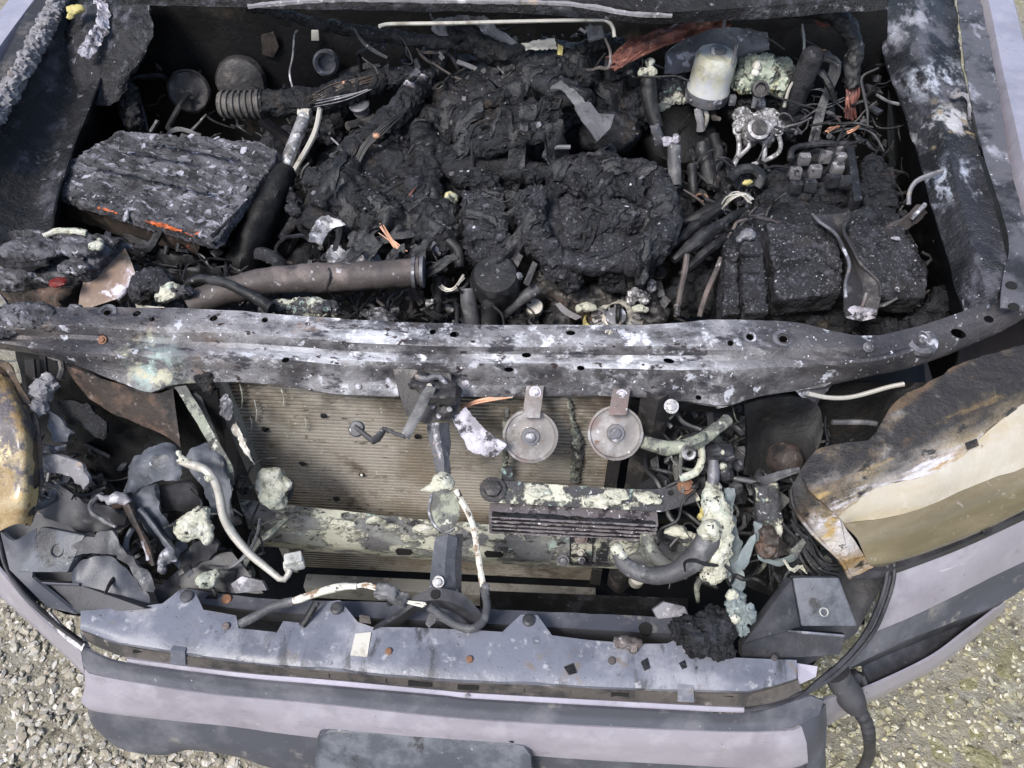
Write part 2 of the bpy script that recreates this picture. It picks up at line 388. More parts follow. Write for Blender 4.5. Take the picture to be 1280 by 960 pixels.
K['lens_low'] = M('lens_low', (.185, .155, .098), .22, L=[((.12, .10, .06), 5, .45, .62, {'st': (.4, 1, 1.5), 'rz': .5}), ((.28, .245, .175), 6, .50, .72, {'st': (.35, 1.2, 1.5), 'rz': .5}), ((.115, .088, .048), 11, .54, .70, {'st': (.35, 1.5, 1.5), 'rz': .5, 'a': .8}), ((.3, .28, .24), 90, .60, .70, {'a': .6}), ((.11, .075, .04), 60, .68, .73)], bump=[(8, .002), (60, .0004)], coat=.3)
K['lens_left'] = M('lens_left', (.24, .165, .075), .32, L=[((.34, .27, .16), 9, .45, .56, {'r': .45}), ((.40, .30, .14), 14, .55, .64), ((.08, .07, .075), 11, .53, .60, {'r': .5}), ((.52, .42, .24), 24, .60, .67), ((.14, .08, .03), 26, .60, .68)], bump=[(18, .006), (90, .002)], coat=.3)
LN = V((-sin(.46), cos(.46), 0)); LS = LN.dot(at(1150, 596, .924))
ST_ = (.32, 1.5, 1)
K['lens_burnt'] = M('lens_burnt', (.30, .24, .15), .35, L=[
    ((.42, .40, .40), 11, .42, .62, {'st': ST_, 'rz': .46, 'r': .4}), ((.24, .15, .06), 13, .48, .66, {'st': ST_, 'rz': .46}),
    ((.16, .10, .06), 18, .42, .62, {'r': .7, 'm': [('x', .60, .50)]}), ((.48, .42, .30), 22, .54, .66, {'m': [('x', .60, .48)]}),
    ((.020, .018, .018), 9, .26, .50, {'r': .6, 'm': [('d', tuple(LN), LS-.012, LS+.040, .10, 16, (.5, 1.4, 1))]}),
    ((.085, .055, .032), 13, .50, .62, {'r': .7, 'st': ST_, 'rz': .46, 'm': [('d', tuple(LN), LS+.01, LS+.05, .08, 20, (.5, 1.4, 1))]}),
    ((.52, .50, .53), 16, .50, .60, {'st': (.25, 1.8, 1), 'rz': .46, 'r': .3, 'm': [('d', tuple(LN), LS-.016, LS-.002, .03, 30), ('d', tuple(LN), LS+.030, LS+.012, .03, 30)]}), ((.34, .235, .095), 19, .55, .66, {'st': (.25, 1.8, 1), 'rz': .46, 'r': .3, 'm': [('d', tuple(LN), LS+.055, LS+.02, .05, 30)]}), ((.015, .014, .014), 40, .56, .66, {'st': (.5, 1.2, 1), 'rz': .46})], bump=[(18, .008, (.5, 1.5, 1)), (70, .004), (240, .0015)], coat=.25)
K['melt'] = M('melt', (.008, .008, .009), .34, L=[((.020, .021, .024), 12, .45, .66, {'r': .6}), ((.08, .08, .092), 60, .56, .72, {'r': .85, 'm': [('n', .2, .9)]}), ((.16, .16, .18), 240, .63, .71)], bump=[(50, .004), (200, .002), (520, .001)], spec=.55)
K['fins'] = M('fins', (.43, .395, .345), .45, .3, L=[((.27, .23, .18), 6, .42, .62), ((.13, .11, .09), 9, .50, .66, {'m': [('x', -.08, .14)]}), ((.075, .06, .048), 10, .40, .60, {'m': [('z', .78, .92)], 'a': .85}), ((.10, .085, .07), 7, .56, .68), ((.10, .085, .065), 45, .60, .68, {'st': (.4, 1, 2.5)}), ((.16, .12, .08), 60, .60, .70, {'metal': 0}), ((.6, .57, .46), 130, .62, .7, {'metal': 0}), ((.62, .62, .50), 22, .68, .70, {'metal': 0, 'st': (2, 1, .6)})], bump=[(500, .001)])  # right half darkened by dirt and painted shade; dark top paints beam shadow
K['gapfin'] = M('gapfin', (.030, .022, .016), .7, L=[((.065, .05, .034), 300, .45, .6)], bump=[(600, .001)])
K['pale_metal'] = M('pale_metal', (.42, .40, .36), .5, .3, L=[((.20, .18, .15), 25, .5, .66, {'metal': 0}), ((.6, .6, .54), 50, .6, .7, {'metal': 0})], bump=[(160, .0008)])
K['alu'] = M('alu', (.34, .335, .345), .45, .5, L=[((.10, .095, .095), 50, .47, .62, {'r': .6}), ((.72, .72, .74), 60, .55, .66, {'metal': .2})], bump=[(120, .002)])
K['disc'] = M('disc', (.185, .172, .166), .55, .25, L=[((.17, .125, .115), 20, .45, .62, {'r': .7, 'metal': 0}), ((.30, .29, .292), 24, .50, .66, {'r': .7}), ((.06, .05, .045), 12, .56, .66, {'r': .7, 'a': .8}), ((.13, .07, .05), 55, .62, .69, {'r': .85, 'metal': 0}), ((.65, .64, .64), 110, .64, .7)], bump=[(150, .0008)])
K['rust'] = M('rust', (.17, .085, .05), .8, L=[((.28, .15, .09), 60, .5, .65), ((.07, .04, .03), 40, .55, .65)], bump=[(200, .001)])
K['rustpipe'] = M('rustpipe', (.072, .061, .058), .6, .2, L=[((.15, .122, .115), 14, .48, .64), ((.05, .047, .05), 20, .55, .66), ((.36, .35, .37), 60, .60, .70)], bump=[(120, .0012)])
K['copper'] = M('copper', (.16, .062, .048), .5, .35, L=[((.07, .03, .028), 50, .45, .6), ((.34, .16, .115), 70, .56, .68)], bump=[(400, .001)])
K['copper_bright'] = M('copper_bright', (.42, .22, .14), .45, .3, L=[((.30, .26, .2), 60, .5, .65)], bump=[(400, .0006)])
K['rubber'] = M('rubber', (.010, .010, .011), .5, L=[((.030, .030, .034), 30, .48, .66, {'r': .75}), ((.16, .16, .17), 90, .62, .7)], bump=[(200, .001)])
K['rubber_grey'] = M('rubber_grey', (.062, .062, .067), .55, L=[((.15, .15, .155), 25, .48, .64), ((.04, .04, .042), 40, .55, .66), ((.5, .5, .46), 70, .64, .7)], bump=[(160, .001)])
K['reservoir'] = M('reservoir', (.41, .395, .30), .4, L=[((.24, .235, .18), 30, .50, .66), ((.45, .46, .42), 18, .45, .6), ((.34, .35, .38), 26, .52, .66), ((.08, .08, .08), 70, .66, .70), ((.6, .62, .66), 0, 0, 0, {'m': [('z', 1.075, 1.03)], 'a': .5})], bump=[(50, .002)])
K['orange'] = M('orange', (.50, .10, .02), .5, L=[((.16, .045, .018), 70, .44, .58), ((.05, .035, .03), 90, .60, .66)], bump=[(200, .001)])
K['brown'] = M('brown', (.04, .031, .027), .55, L=[((.10, .065, .05), 20, .5, .66), ((.20, .17, .15), 60, .6, .7), ((.015, .014, .014), 22, .52, .62)], bump=[(90, .002)])
K['pane'] = M('pane', (.22, .16, .125), .35, L=[((.34, .27, .25), 30, .46, .64, {'st': (1.6, .5, 1)}), ((.58, .56, .64), 20, .58, .65, {'r': .7}), ((.10, .08, .055), 18, .52, .65)], bump=[(60, .001)])
K['red'] = M('red', (.14, .014, .010), .4, L=[((.10, .02, .015), 60, .5, .64)])
K['yellow'] = M('yellow', (.42, .36, .14), .6, L=[((.2, .17, .08), 60, .5, .64)])
K['cream'] = M('cream', (.50, .48, .43), .6, L=[((.36, .33, .27), 40, .5, .7), ((.2, .18, .15), 90, .62, .7)], bump=[(200, .0004)])
K['connector'] = M('connector', (.42, .42, .40), .5, L=[((.22, .22, .2), 60, .5, .66), ((.6, .6, .58), 80, .58, .68)], bump=[(200, .0006)])
K['wire_white'] = M('wire_white', (.55, .53, .46), .6, L=[((.22, .15, .10), 80, .52, .60), ((.06, .055, .055), 60, .57, .64)], bump=[(200, .001)])
K['hole'] = M('hole', (.008, .008, .008), .9, bump=())
K['corrosion'] = M('corrosion', (.34, .38, .31), .85, L=[((.62, .54, .28), 30, .56, .64), ((.05, .05, .045), 45, .50, .60), ((.55, .58, .5), 60, .56, .66)], bump=[(120, .004)])
K['green_sheet'] = M('green_sheet', (.15, .175, .18), .6, L=[((.30, .34, .32), 20, .5, .66), ((.07, .08, .085), 25, .55, .66)], bump=[(70, .002)])
K['mid_ash'] = M('mid_ash', (.19, .185, .20), .8, L=[((.10, .095, .10), 30, .5, .64), ((.45, .43, .45), 40, .56, .68), ((.30, .24, .19), 18, .6, .7)], bump=[(120, .002)])

K['cooler'] = M('cooler', (.13, .115, .12), .5, .2, L=[((.035, .03, .033), 60, .5, .62), ((.5, .48, .48), 140, .60, .67, {'metal': 0})], bump=[(200, .001)])

K['flap_grey'] = M('flap_grey', (.085, .085, .09), .7, L=[((.12, .12, .128), 30, .45, .64), ((.05, .05, .053), 45, .56, .66)], bump=[(160, .001)])
K['hose_brown'] = M('hose_brown', (.055, .050, .047), .65, L=[((.10, .092, .086), 40, .46, .62), ((.02, .02, .02), 60, .54, .64)], bump=[(160, .002)])
K['flaky'] = M('flaky', (.018, .018, .021), .5, L=[((.008, .008, .009), 14, .46, .58, {'r': .35}), ((.10, .10, .12), 22, .53, .66, {'st': (1.4, .5, .7), 'r': .8}), ((.40, .40, .46), 34, .60, .67, {'st': (1.4, .45, .7), 'r': .85, 'h': .002}), ((.6, .6, .66), 120, .65, .71)], bump=[(40, .006), (130, .004), (380, .0015)])

# ================================================================ SETTING: ground, gravel, moss
def ground():
    m = bpy.data.materials.new('ground'); m.use_nodes = True
    return m
K['ground'] = M('ground', (.27, .245, .185), .95, L=[((.26, .24, .20), 14, .45, .62), ((.09, .08, .06), 30, .52, .66), ((.34, .33, .30), 60, .56, .66),
    ((.235, .215, .12), 5, .44, .64, {'m': [('x', .05, .45)]}), ((.42, .40, .31), 24, .54, .64, {'m': [('x', .1, .5)]}), ((.5, .48, .42), 120, .62, .7)], bump=[(60, .012), (200, .006)])
b = NB()
xs = sorted(set([-60, -25, -10, -5, -3] + [i*.04 for i in range(-60, 61)] + [3, 5, 10, 25, 60]))
G2 = [[b.verts.new((x, y, (.018*mn.fractal(V((x, y, 0))*3, 1, 2, 4)+.012*mn.fractal(V((x, y, 3))*14, 1, 2, 3)) if abs(x) < 2.5 and abs(y) < 2.5 else 0)) for x in xs] for y in xs]
for j in range(len(xs)-1):
    for i in range(len(xs)-1): b.faces.new((G2[j][i], G2[j][i+1], G2[j+1][i+1], G2[j+1][i]))
setting('ground', b, K['ground'])
def island_mat(name, cols, rough_=.85, dirt=(.20, .185, .15)):
    m = bpy.data.materials.new(name); m.use_nodes = True; g = G(m); bs = g.n['Principled BSDF']
    geo = g.new('ShaderNodeNewGeometry'); cr = g.new('ShaderNodeValToRGB'); cr.color_ramp.interpolation = 'CONSTANT'
    e = cr.color_ramp.elements
    while len(e) < len(cols): e.new(.5)
    for i, c in enumerate(cols): e[i].position = i/len(cols); e[i].color = (*c, 1)
    g.lk(geo.outputs['Random Per Island'], cr.inputs[0])
    n = g.new('ShaderNodeTexNoise'); n.inputs['Scale'].default_value = 70; n.inputs['Detail'].default_value = 6; g.lk(geo.outputs['Position'], n.inputs[0])
    c = g.mix(g.ramp(n.outputs[0], .40, .66), cr.outputs[0], dirt)
    g.lk(c, bs.inputs['Base Color']); bs.inputs['Roughness'].default_value = rough_
    bp = g.new('ShaderNodeBump'); bp.inputs['Distance'].default_value = .004; g.lk(n.outputs[0], bp.inputs['Height']); g.lk(bp.outputs[0], bs.inputs['Normal'])
    return m
K['gravel'] = island_mat('gravel', [(.36, .34, .31), (.26, .245, .22), (.47, .45, .42), (.34, .30, .24), (.19, .175, .155), (.55, .53, .50), (.30, .25, .20), (.42, .38, .31)], .85, (.27, .25, .19))
K['grit'] = island_mat('grit', [(.42, .40, .31), (.28, .25, .16), (.52, .50, .42), (.20, .17, .10), (.40, .37, .23), (.64, .60, .50)], .85, (.30, .275, .17))
def stones(n, xr, yr, r0, r1, seed, power=2.2):
    rnd = random.Random(seed); v = []; f = []
    t = NB(); bmesh.ops.create_icosphere(t, subdivisions=1, radius=1); t.verts.ensure_lookup_table()
    sv = [q.co.copy() for q in t.verts]; sf = [[q.index for q in p.verts] for p in t.faces]; t.free()
    for k in range(n):
        x, y = rnd.uniform(*xr), rnd.uniform(*yr)
        r = r0+(r1-r0)*rnd.random()**power
        R = Matrix.Rotation(rnd.uniform(0, 6.3), 3, 'Z') @ Matrix.Rotation(rnd.uniform(-.5, .5), 3, 'X')
        sc_ = (r*rnd.uniform(.8, 1.3), r*rnd.uniform(.6, 1), r*rnd.uniform(.4, .75))
        z = .018*mn.fractal(V((x, y, 0))*3, 1, 2, 4)+.012*mn.fractal(V((x, y, 3))*14, 1, 2, 3)+r*.12
        o = len(v)
        for c in sv:
            k2 = 1+.28*mn.noise(c*1.7+V((k*.37, k*.11, 0)))*1.6
            p = R @ V((c.x*sc_[0]*k2, c.y*sc_[1]*k2, c.z*sc_[2]*k2))
            v.append((p.x+x, p.y+y, p.z+z))
        f += [[i+o for i in p] for p in sf]
    me = bpy.data.meshes.new('t'); me.from_pydata(v, [], f); q = NB(); q.from_mesh(me); bpy.data.meshes.remove(me); return q
setting('gravel', stones(13000, (-1.5, -.42), (-.95, .3), .0028, .014, 3, 2.6), K['gravel'], 'stuff', sharp=25)
setting('grit', stones(11000, (.4, 1.75), (-1.0, .25), .002, .0095, 5, 2.4), K['grit'], 'stuff', sharp=25)
setting('grit_by_fender', stones(1500, (1.35, 2.6), (.3, 2.2), .005, .02, 6), K['grit'], 'stuff', sharp=25)
# low clumps of moss on the right-hand ground
K['moss'] = M('moss', (.24, .225, .12), .95, L=[((.36, .34, .22), 40, .45, .62), ((.15, .135, .07), 70, .5, .64)], bump=[(160, .01)])
q = NB(); rnd = random.Random(9)
for k in range(650):
    x, y = rnd.uniform(.45, 1.7), rnd.uniform(-1.0, .2)
    if mn.noise(V((x, y, 1))*4) < -.05: continue
    r = rnd.uniform(.012, .04)
    bmesh.ops.create_icosphere(q, subdivisions=1, radius=1, matrix=Matrix.Translation((x, y, .002)) @ Matrix.Diagonal((r, r*rnd.uniform(.6, 1), r*.32, 1)))
rough(q, .006, 60)
setting('moss', q, K['moss'], 'stuff')

# ================================================================ PICKUP TRUCK
truck = thing('pickup_truck', 'fire damaged pickup truck in dusty lilac grey paint with its engine bay open', 'pickup truck', (0, .2, 0))

# --- upper radiator support beam, with its drilled holes cut through
back = W([(-60, 378, 1.03), (0, 386, 1.025), (90, 384, 1.02), (200, 385, 1.02), (300, 389, 1.02), (400, 397, 1.02), (520, 403, 1.02), (620, 406, 1.02), (760, 406, 1.02), (850, 404, 1.02), (890, 400, 1.02), (985, 402, 1.02), (1040, 414, 1.02), (1080, 420, 1.02), (1130, 412, 1.02), (1190, 394, 1.025), (1240, 376, 1.03), (1285, 358, 1.035)])
r1 = W([(-60, 400, 1.022), (0, 408, 1.02), (90, 406, 1.017), (200, 410, 1.015), (300, 416, 1.015), (400, 424, 1.015), (520, 428, 1.015), (620, 432, 1.015), (760, 432, 1.015), (900, 432, 1.015), (985, 434, 1.015), (1080, 436, 1.015), (1130, 424, 1.017), (1190, 404, 1.022), (1240, 388, 1.028), (1285, 370, 1.033)])
r2 = W([(-60, 410, 1.004), (0, 420, 1.0), (90, 422, .998), (200, 426, .998), (300, 432, .997), (400, 438, .997), (520, 442, .997), (620, 444, .997), (760, 446, .997), (900, 448, .997), (985, 448, 1.0), (1080, 444, 1.005), (1130, 434, 1.01), (1190, 412, 1.016), (1240, 396, 1.022), (1285, 376, 1.03)])
r3 = W([(-60, 416, 1.002), (0, 428, .998), (90, 440, .995), (200, 444, .995), (300, 447, .995), (400, 452, .994), (520, 455, .994), (620, 456, .994), (760, 458, .994), (900, 462, .995), (985, 458, .998), (1080, 452, 1.003), (1130, 442, 1.008), (1190, 420, 1.014), (1240, 402, 1.02), (1285, 382, 1.028)])
r4 = W([(-60, 420, .985), (0, 432, .982), (90, 452, .972), (200, 466, .968), (300, 466, .968), (400, 472, .966), (520, 474, .966), (620, 476, .966), (760, 478, .966), (900, 486, .966), (985, 472, .972), (1080, 462, .983), (1130, 452, .99), (1190, 432, 1.0), (1240, 412, 1.008), (1285, 390, 1.018)])
lip = W([(-60, 424, .975), (0, 436, .972), (60, 446, .966), (110, 462, .96), (150, 479, .953), (187, 492, .947), (215, 482, .950), (290, 478, .951), (360, 484, .949), (420, 493, .946), (480, 495, .945), (560, 496, .945), (650, 496, .945), (760, 495, .945), (850, 502, .942), (905, 508, .94), (950, 496, .945), (1000, 487, .95), (1080, 472, .962), (1130, 462, .972), (1190, 441, .985), (1240, 420, .996), (1285, 396, 1.008)])
edge = [p+V((0, .012, -.010)) for p in lip]
bm = loft([back, r1, r2, r3, r4, lip, edge], 150, 3, .0022, curve=True)
rough(bm, .0014, 18, 3, 0)
hc = NB()
for (u, v, rx, ry) in [(134, 391, 4, 3), (171, 392, 5, 3), (190, 399, 3.5, 2.5), (267, 398, 5, 3), (331, 400, 4, 3), (541, 415, 4, 3), (568, 418, 6, 3.5), (658, 444, 6, 3), (636, 462, 6, 3), (713, 416, 6, 3), (761, 415, 5, 3), (836, 451, 7, 3), (726, 460, 5, 3), (913, 429, 3.5, 3.5), (937, 422, 4.5, 4.5), (979, 424, 5, 4), (1198, 417, 9, 5), (1236, 399, 5.5, 4), (357, 450, 5, 3), (873, 497, 4, 3), (1258, 380, 4, 3)]:
    c = at(u, v, 1.0); m_ = mpp(c)
    bmesh.ops.create_cone(hc, cap_ends=True, segments=14, radius1=1, radius2=1, depth=.14, matrix=Matrix.Translation(c) @ (c-CAM).to_track_quat('Z', 'Y').to_matrix().to_4x4() @ Matrix.Diagonal((rx*m_, ry*m_, 1, 1)))
def cut(bm, cutter):
    A = bpy.data.meshes.new('a'); bm.to_mesh(A); bm.free(); B = bpy.data.meshes.new('b'); cutter.to_mesh(B); cutter.free()
    oa, ob = bpy.data.objects.new('a', A), bpy.data.objects.new('b', B); COL.objects.link(oa); COL.objects.link(ob)
    m = oa.modifiers.new('c', 'BOOLEAN'); m.operation = 'DIFFERENCE'; m.solver = 'EXACT'; m.object = ob; m.use_self = True
    dg = bpy.context.evaluated_depsgraph_get(); dg.update()
    me = bpy.data.meshes.new_from_object(oa.evaluated_get(dg)); r = NB(); r.from_mesh(me)
    for o in (oa, ob): bpy.data.objects.remove(o)
    for q in (A, B, me): bpy.data.meshes.remove(q)
    return r
beam = part('radiator_support', cut(bm, hc), K['beam'], truck, sharp=30)
# raised washers round some holes, bolts and studs on the beam
def washer(u, v, r, z=1.017, mat='steel_grey'):
    c = at(u, v, z); m_ = mpp(c)
    o = part('washer', lathe([(r*.62*m_, 0), (r*.62*m_, .0022), (r*m_, .0018), (r*1.06*m_, -.001)], c, (0, -.25, 1), 20), K[mat], beam)
washer(979, 424, 13, 1.0165); washer(134, 391, 12, 1.018); washer(937, 422, 8, 1.0165)
for (u, v, z, r, mt) in [(583, 479, .962, 6, 'ash_white'), (839, 508, .944, 10, 'alu'), (1085, 434, 1.016, 7, 'steel_grey'), (128, 425, 1.0, 6, 'rust'), (448, 483, .958, 4, 'ash_white'), (1152, 426, 1.012, 8, 'steel_grey')]:
    c = at(u, v, z); m_ = mpp(c)
    part('bolt', bolt(c, (0, -.55, .8), r*m_*.62, r*m_*.55), K[mt], beam)
part('dented_boss', rough(lathe([(.024, -.004), (.023, .003), (.015, .005), (.012, .001), (0, .001)], at(1152, 427, 1.011), (0, -.2, 1), 24), .0015, 60), K['steel_grey'], beam)
# bent bright tab under the right of the beam
part('bent_flange', loft([W([(899, 500, .948), (915, 492, .951), (950, 487, .952), (1000, 480, .956), (1040, 478, .96)]), W([(897, 511, .935), (912, 507, .937), (940, 497, .94), (990, 489, .946), (1030, 484, .952)])], 24, 2, .006), K['alu'], beam)
part('corner_gusset', plate(W([(990, 484, .953), (1042, 479, .956), (1036, 486, .93), (1016, 512, .905)]), .004), K['steel_grey'], beam)
# charred crust lying on the left end of the beam
crust = lump([('s', 30, 394, 1.018, 32, (1.3, .7, .32)), ('s', 68, 402, 1.01, 22, (1, .8, .3)), ('s', 5, 408, 1.008, 26, (1, .8, .4)), ('s', 90, 390, 1.012, 12, (1, 1, .5))], .0032, .004, 45, .004, 110)
part('flaked_crust', crust, K['ash_crust'], beam)

# --- lower cross member with crusts of dried foam
cm = loft([Y([(276, 622), (380, 633), (540, 650), (700, 660), (900, 668)], -.085), Y([(276, 640), (380, 651), (540, 668), (700, 678), (900, 686)], -.118), Y([(276, 668), (380, 679), (540, 692), (700, 700), (900, 708)], -.12), Y([(276, 676), (380, 688), (540, 700), (700, 708), (900, 716)], -.09)], 60, 3, .003)
rough(cm, .002, 40)
cross = part('cross_member', cm, K['foamy_steel'], truck)
for (u, v, s) in [(212+80, 665, 9), (345, 668, 8), (430, 655, 13), (450, 662, 14), (395, 660, 12), (330, 662, 10), (372, 664, 8), (505, 668, 10), (530, 660, 11), (470, 648, 8), (410, 668, 7)]:
    part('foam_crust', foamlump([('s', u, v+2, on(u, v+2, -.114).z, s*1.05, (1.4, .35, .9)), ('s', u+9, v+4, on(u+9, v+4, -.114).z, s*.75, (1.2, .35, 1)), ('s', u-8, v+6, on(u-8, v+6, -.115).z, s*.6, (1.2, .35, 1.2))], .004), K['foam'], cross)
for (u, v, w_) in [(505, 691, 11), (617, 694, 12)]:
    part('slot', plate(Y([(u-w_, v-2), (u-w_+3, v-4), (u+w_-3, v-3), (u+w_, v), (u+w_-3, v+3), (u-w_+3, v+3)], -.122), .003), K['hole'], cross)
for (u, w_) in [(704, 16), (727, 26), (752, 14)]:
    part('bracket', loft([Y([(u-w_/2, 664), (u+w_/2, 665)], -.124), Y([(u-w_/2, 690), (u+w_/2, 691)], -.126), Y([(u-w_/2, 706), (u+w_/2, 707)], -.118)], 4, 2, .006), K['foamy_dark' if u != 704 else 'foamy_steel'], cross)
for (u, v, r, mt) in [(726, 672, 9, 'disc'), (726, 690, 5, 'pale_metal'), (727, 700, 5, 'steel_grey'), (704, 700, 8, 'steel_grey')]:
    c = on(u, v, -.13); part('bolt', bolt(c, (0, -.8, .6), r*mpp(c)*.62, .008), K[mt], cross)

# --- grille panel on top of the bumper (tabs at its rear edge)
rear = [(101, 764), (183, 757), (203, 754), (224, 737), (243, 738), (254, 762), (295, 769), (298, 785), (346, 790), (354, 776), (379, 779), (408, 752), (425, 750), (447, 777), (466, 784), (519, 784), (628, 790), (651, 768), (672, 769), (690, 794), (740, 800), (797, 805), (834, 804), (850, 797), (880, 806), (919, 822), (950, 823), (996, 825)]
fold = [(103, 788), (150, 805), (225, 819), (300, 829), (400, 838), (540, 850), (600, 854), (720, 860), (850, 865), (934, 866), (970, 858), (997, 849)]
def frontv(L, u):
    for a, c in zip(L, L[1:]):
        if a[0] <= u <= c[0]: return a[1]+(c[1]-a[1])*(u-a[0])/(c[0]-a[0])
    return L[-1][1] if u > L[-1][0] else L[0][1]
us = sorted(set([p[0] for p in rear]+list(range(105, 996, 9))))
bm = NB(); cols = []
for u in us:
    a, c = frontv(rear, u), frontv(fold, u); col = []
    for k in range(7):
        t = k/6; z = .775-.014*t*t*t
        if k == 6: z = .757
        if k == 5: z = .768
        col.append(bm.verts.new(at(u, a+(c-a)*[0, .25, .5, .7, .85, .95, 1][k], z)))
    cols.append(col)
fs = [bm.faces.new((x[k], y[k], y[k+1], x[k+1])) for x, y in zip(cols, cols[1:]) for k in range(6)]
bm.normal_update(); rough(bm, .0016, 12, 3)
bm.normal_update(); up = fs[0].normal.dot(CAM-fs[0].calc_center_median()) > 0
bmesh.ops.solidify(bm, geom=fs, thickness=.0035 if up else -.0035); bmesh.ops.recalc_face_normals(bm, faces=bm.faces)
bumper = part('bumper', loft([W([(105, 808, .742), (159, 828, .737), (300, 847, .735), (400, 856, .733), (550, 869, .731), (600, 874, .731), (850, 888, .731), (930, 891, .733), (1012, 868, .741)]),
    W([(106, 806, .727), (120, 828, .722), (260, 852, .72), (400, 866, .717), (600, 885, .714), (880, 900, .714), (985, 896, .718), (1028, 874, .73)]),
    W([(107, 832, .715), (125, 842, .712), (259, 864, .709), (400, 877, .707), (600, 897, .705), (880, 911, .705), (975, 910, .708), (1022, 892, .716)])], 90, 3, .004), K['trim'], truck)
panel = part('grille_panel', bm, K['panel'], truck, 'dusty grey plastic panel with three upright tabs along its rear edge')
slotf = loft([W([(p[0], p[1]+1, .757) for p in fold]), W([(105, 800, .744), (159, 822, .738), (300, 840, .736), (400, 848, .734), (550, 862, .732), (600, 866, .732), (850, 880, .732), (931, 884, .734), (970, 878, .738), (1003, 863, .742)])], 80, 3, .003)
face = part('slotted_face', rough(slotf, .0015, 40), K['slot'], panel)
for (u, w_) in [(222, 18), (857, 20)]:
    v0 = frontv(fold, u)
    part('notch', plate(W([(u-w_/2, v0-6, .772), (u+w_/2, v0-4, .772), (u+w_/2+1, v0+13, .742), (u-w_/2, v0+12, .742)]), .012), K['panel'], panel)
for u, w_ in [(175, 18), (330, 22), (398, 26), (470, 24), (525, 30), (585, 26), (640, 30), (700, 26), (775, 22), (905, 24)]:
    v0 = frontv(fold, u)
    part('slot', plate(W([(u-w_/2, v0+4, .7535), (u+w_/2, v0+5, .7535), (u+w_/2, v0+10, .741), (u-w_/2, v0+9, .741)]), .006), K['hole' if u % 2 else 'slot'], face)
part('thin_strip', loft([W([(158, 823.5, .741), (300, 841, .739), (400, 849, .737), (550, 863, .735), (600, 867, .735), (850, 881, .735), (931, 885, .737)]), W([(159, 828.5, .735), (300, 847.5, .733), (400, 856.5, .731), (550, 870, .729), (600, 875, .729), (850, 888, .729), (931, 891, .731)])], 60, 1, .004), K['lilac'], bumper)
lf = loft([W([(109, 834, .715), (125, 842.5, .713), (259, 864.5, .711), (400, 877.5, .709), (600, 897.5, .707), (880, 911.5, .707), (980, 911, .709), (1000, 906, .711)]),
    W([(110, 850, .69), (122, 860, .688), (270, 882, .685), (400, 896, .683), (620, 917, .68), (880, 930, .68), (985, 932, .681), (1006, 926, .684)]),
    W([(112, 868, .655), (120, 884, .650), (281, 901, .645), (400, 916, .642), (660, 938, .638), (881, 951, .636), (980, 954, .637), (1008, 948, .64)]),
    W([(112, 869, .648), (121, 886, .642), (281, 904, .637), (400, 919, .634), (660, 941, .63), (881, 954, .628), (980, 957, .629), (1008, 950, .633)])], 90, 4, .004)
part('painted_face', rough(lf, .0008, 8), K['lilac'], bumper)
low = loft([W([(111, 868, .642), (122, 885, .637), (281, 902, .632), (400, 917, .63), (660, 939, .626), (881, 952, .624), (980, 955, .625), (1014, 946, .63)]),
    W([(110, 892, .60), (124, 910, .592), (200, 926, .585), (300, 938, .58), (400, 948, .576), (660, 968, .572), (881, 980, .57), (1000, 982, .572), (1020, 972, .58)]),
    W([(116, 908, .565), (150, 936, .55), (205, 944, .545), (235, 937, .55), (300, 947, .545), (334, 958, .54), (400, 968, .53), (660, 1000, .52), (881, 1010, .52), (1000, 1010, .52), (1024, 990, .53)]),
    W([(150, 905, .40), (190, 925, .38), (400, 950, .36), (660, 980, .35), (900, 990, .35), (1000, 990, .36)])], 90, 3, .005)
part('lower_valance', rough(low, .001, 10), K['trim'], bumper)
pad = plate(W([(396, 922, .66), (402, 914, .662), (412, 911, .664), (520, 919, .664), (640, 929, .664), (655, 933, .662), (664, 945, .655), (668, 990, .60), (668, 1040, .52), (392, 1020, .52), (392, 960, .60)]), .03, .005)
part('plate_holder', pad, K['plastic_grey'], bumper)
# clips, screws and marks on the panel
for (u, v, mt, r) in [(283, 783, 'rustpipe', 5), (486, 814, 'rust', 4.5), (587, 824, 'rust', 4.5), (765, 826, 'rustpipe', 5), (421, 760, 'plastic', 8), (661, 775, 'plastic', 8), (233, 745, 'plastic', 8), (968, 822, 'rustpipe', 4)]:
    c = at(u, v, .7755 if u not in (421, 661, 233) else .777); m_ = mpp(c)
    part('clip', lathe([(r*m_, -.004), (r*m_, .001), (r*.8*m_, .0025), (r*.35*m_, .003), (0, .0022)], c, (0, -.1, 1), 14), K[mt], panel)
for (u, v, w_, h_) in [(807, 797+35, 6, 10), (836+18, 832, 5, 7), (713, 838, 8, 9)]:
    part('scrape', plate(W([(u-w_, v-h_*.5, .777), (u+w_*.4, v-h_, .777), (u+w_, v+h_*.3, .776), (u-w_*.2, v+h_*.6, .776)]), .002), K['char'], panel)

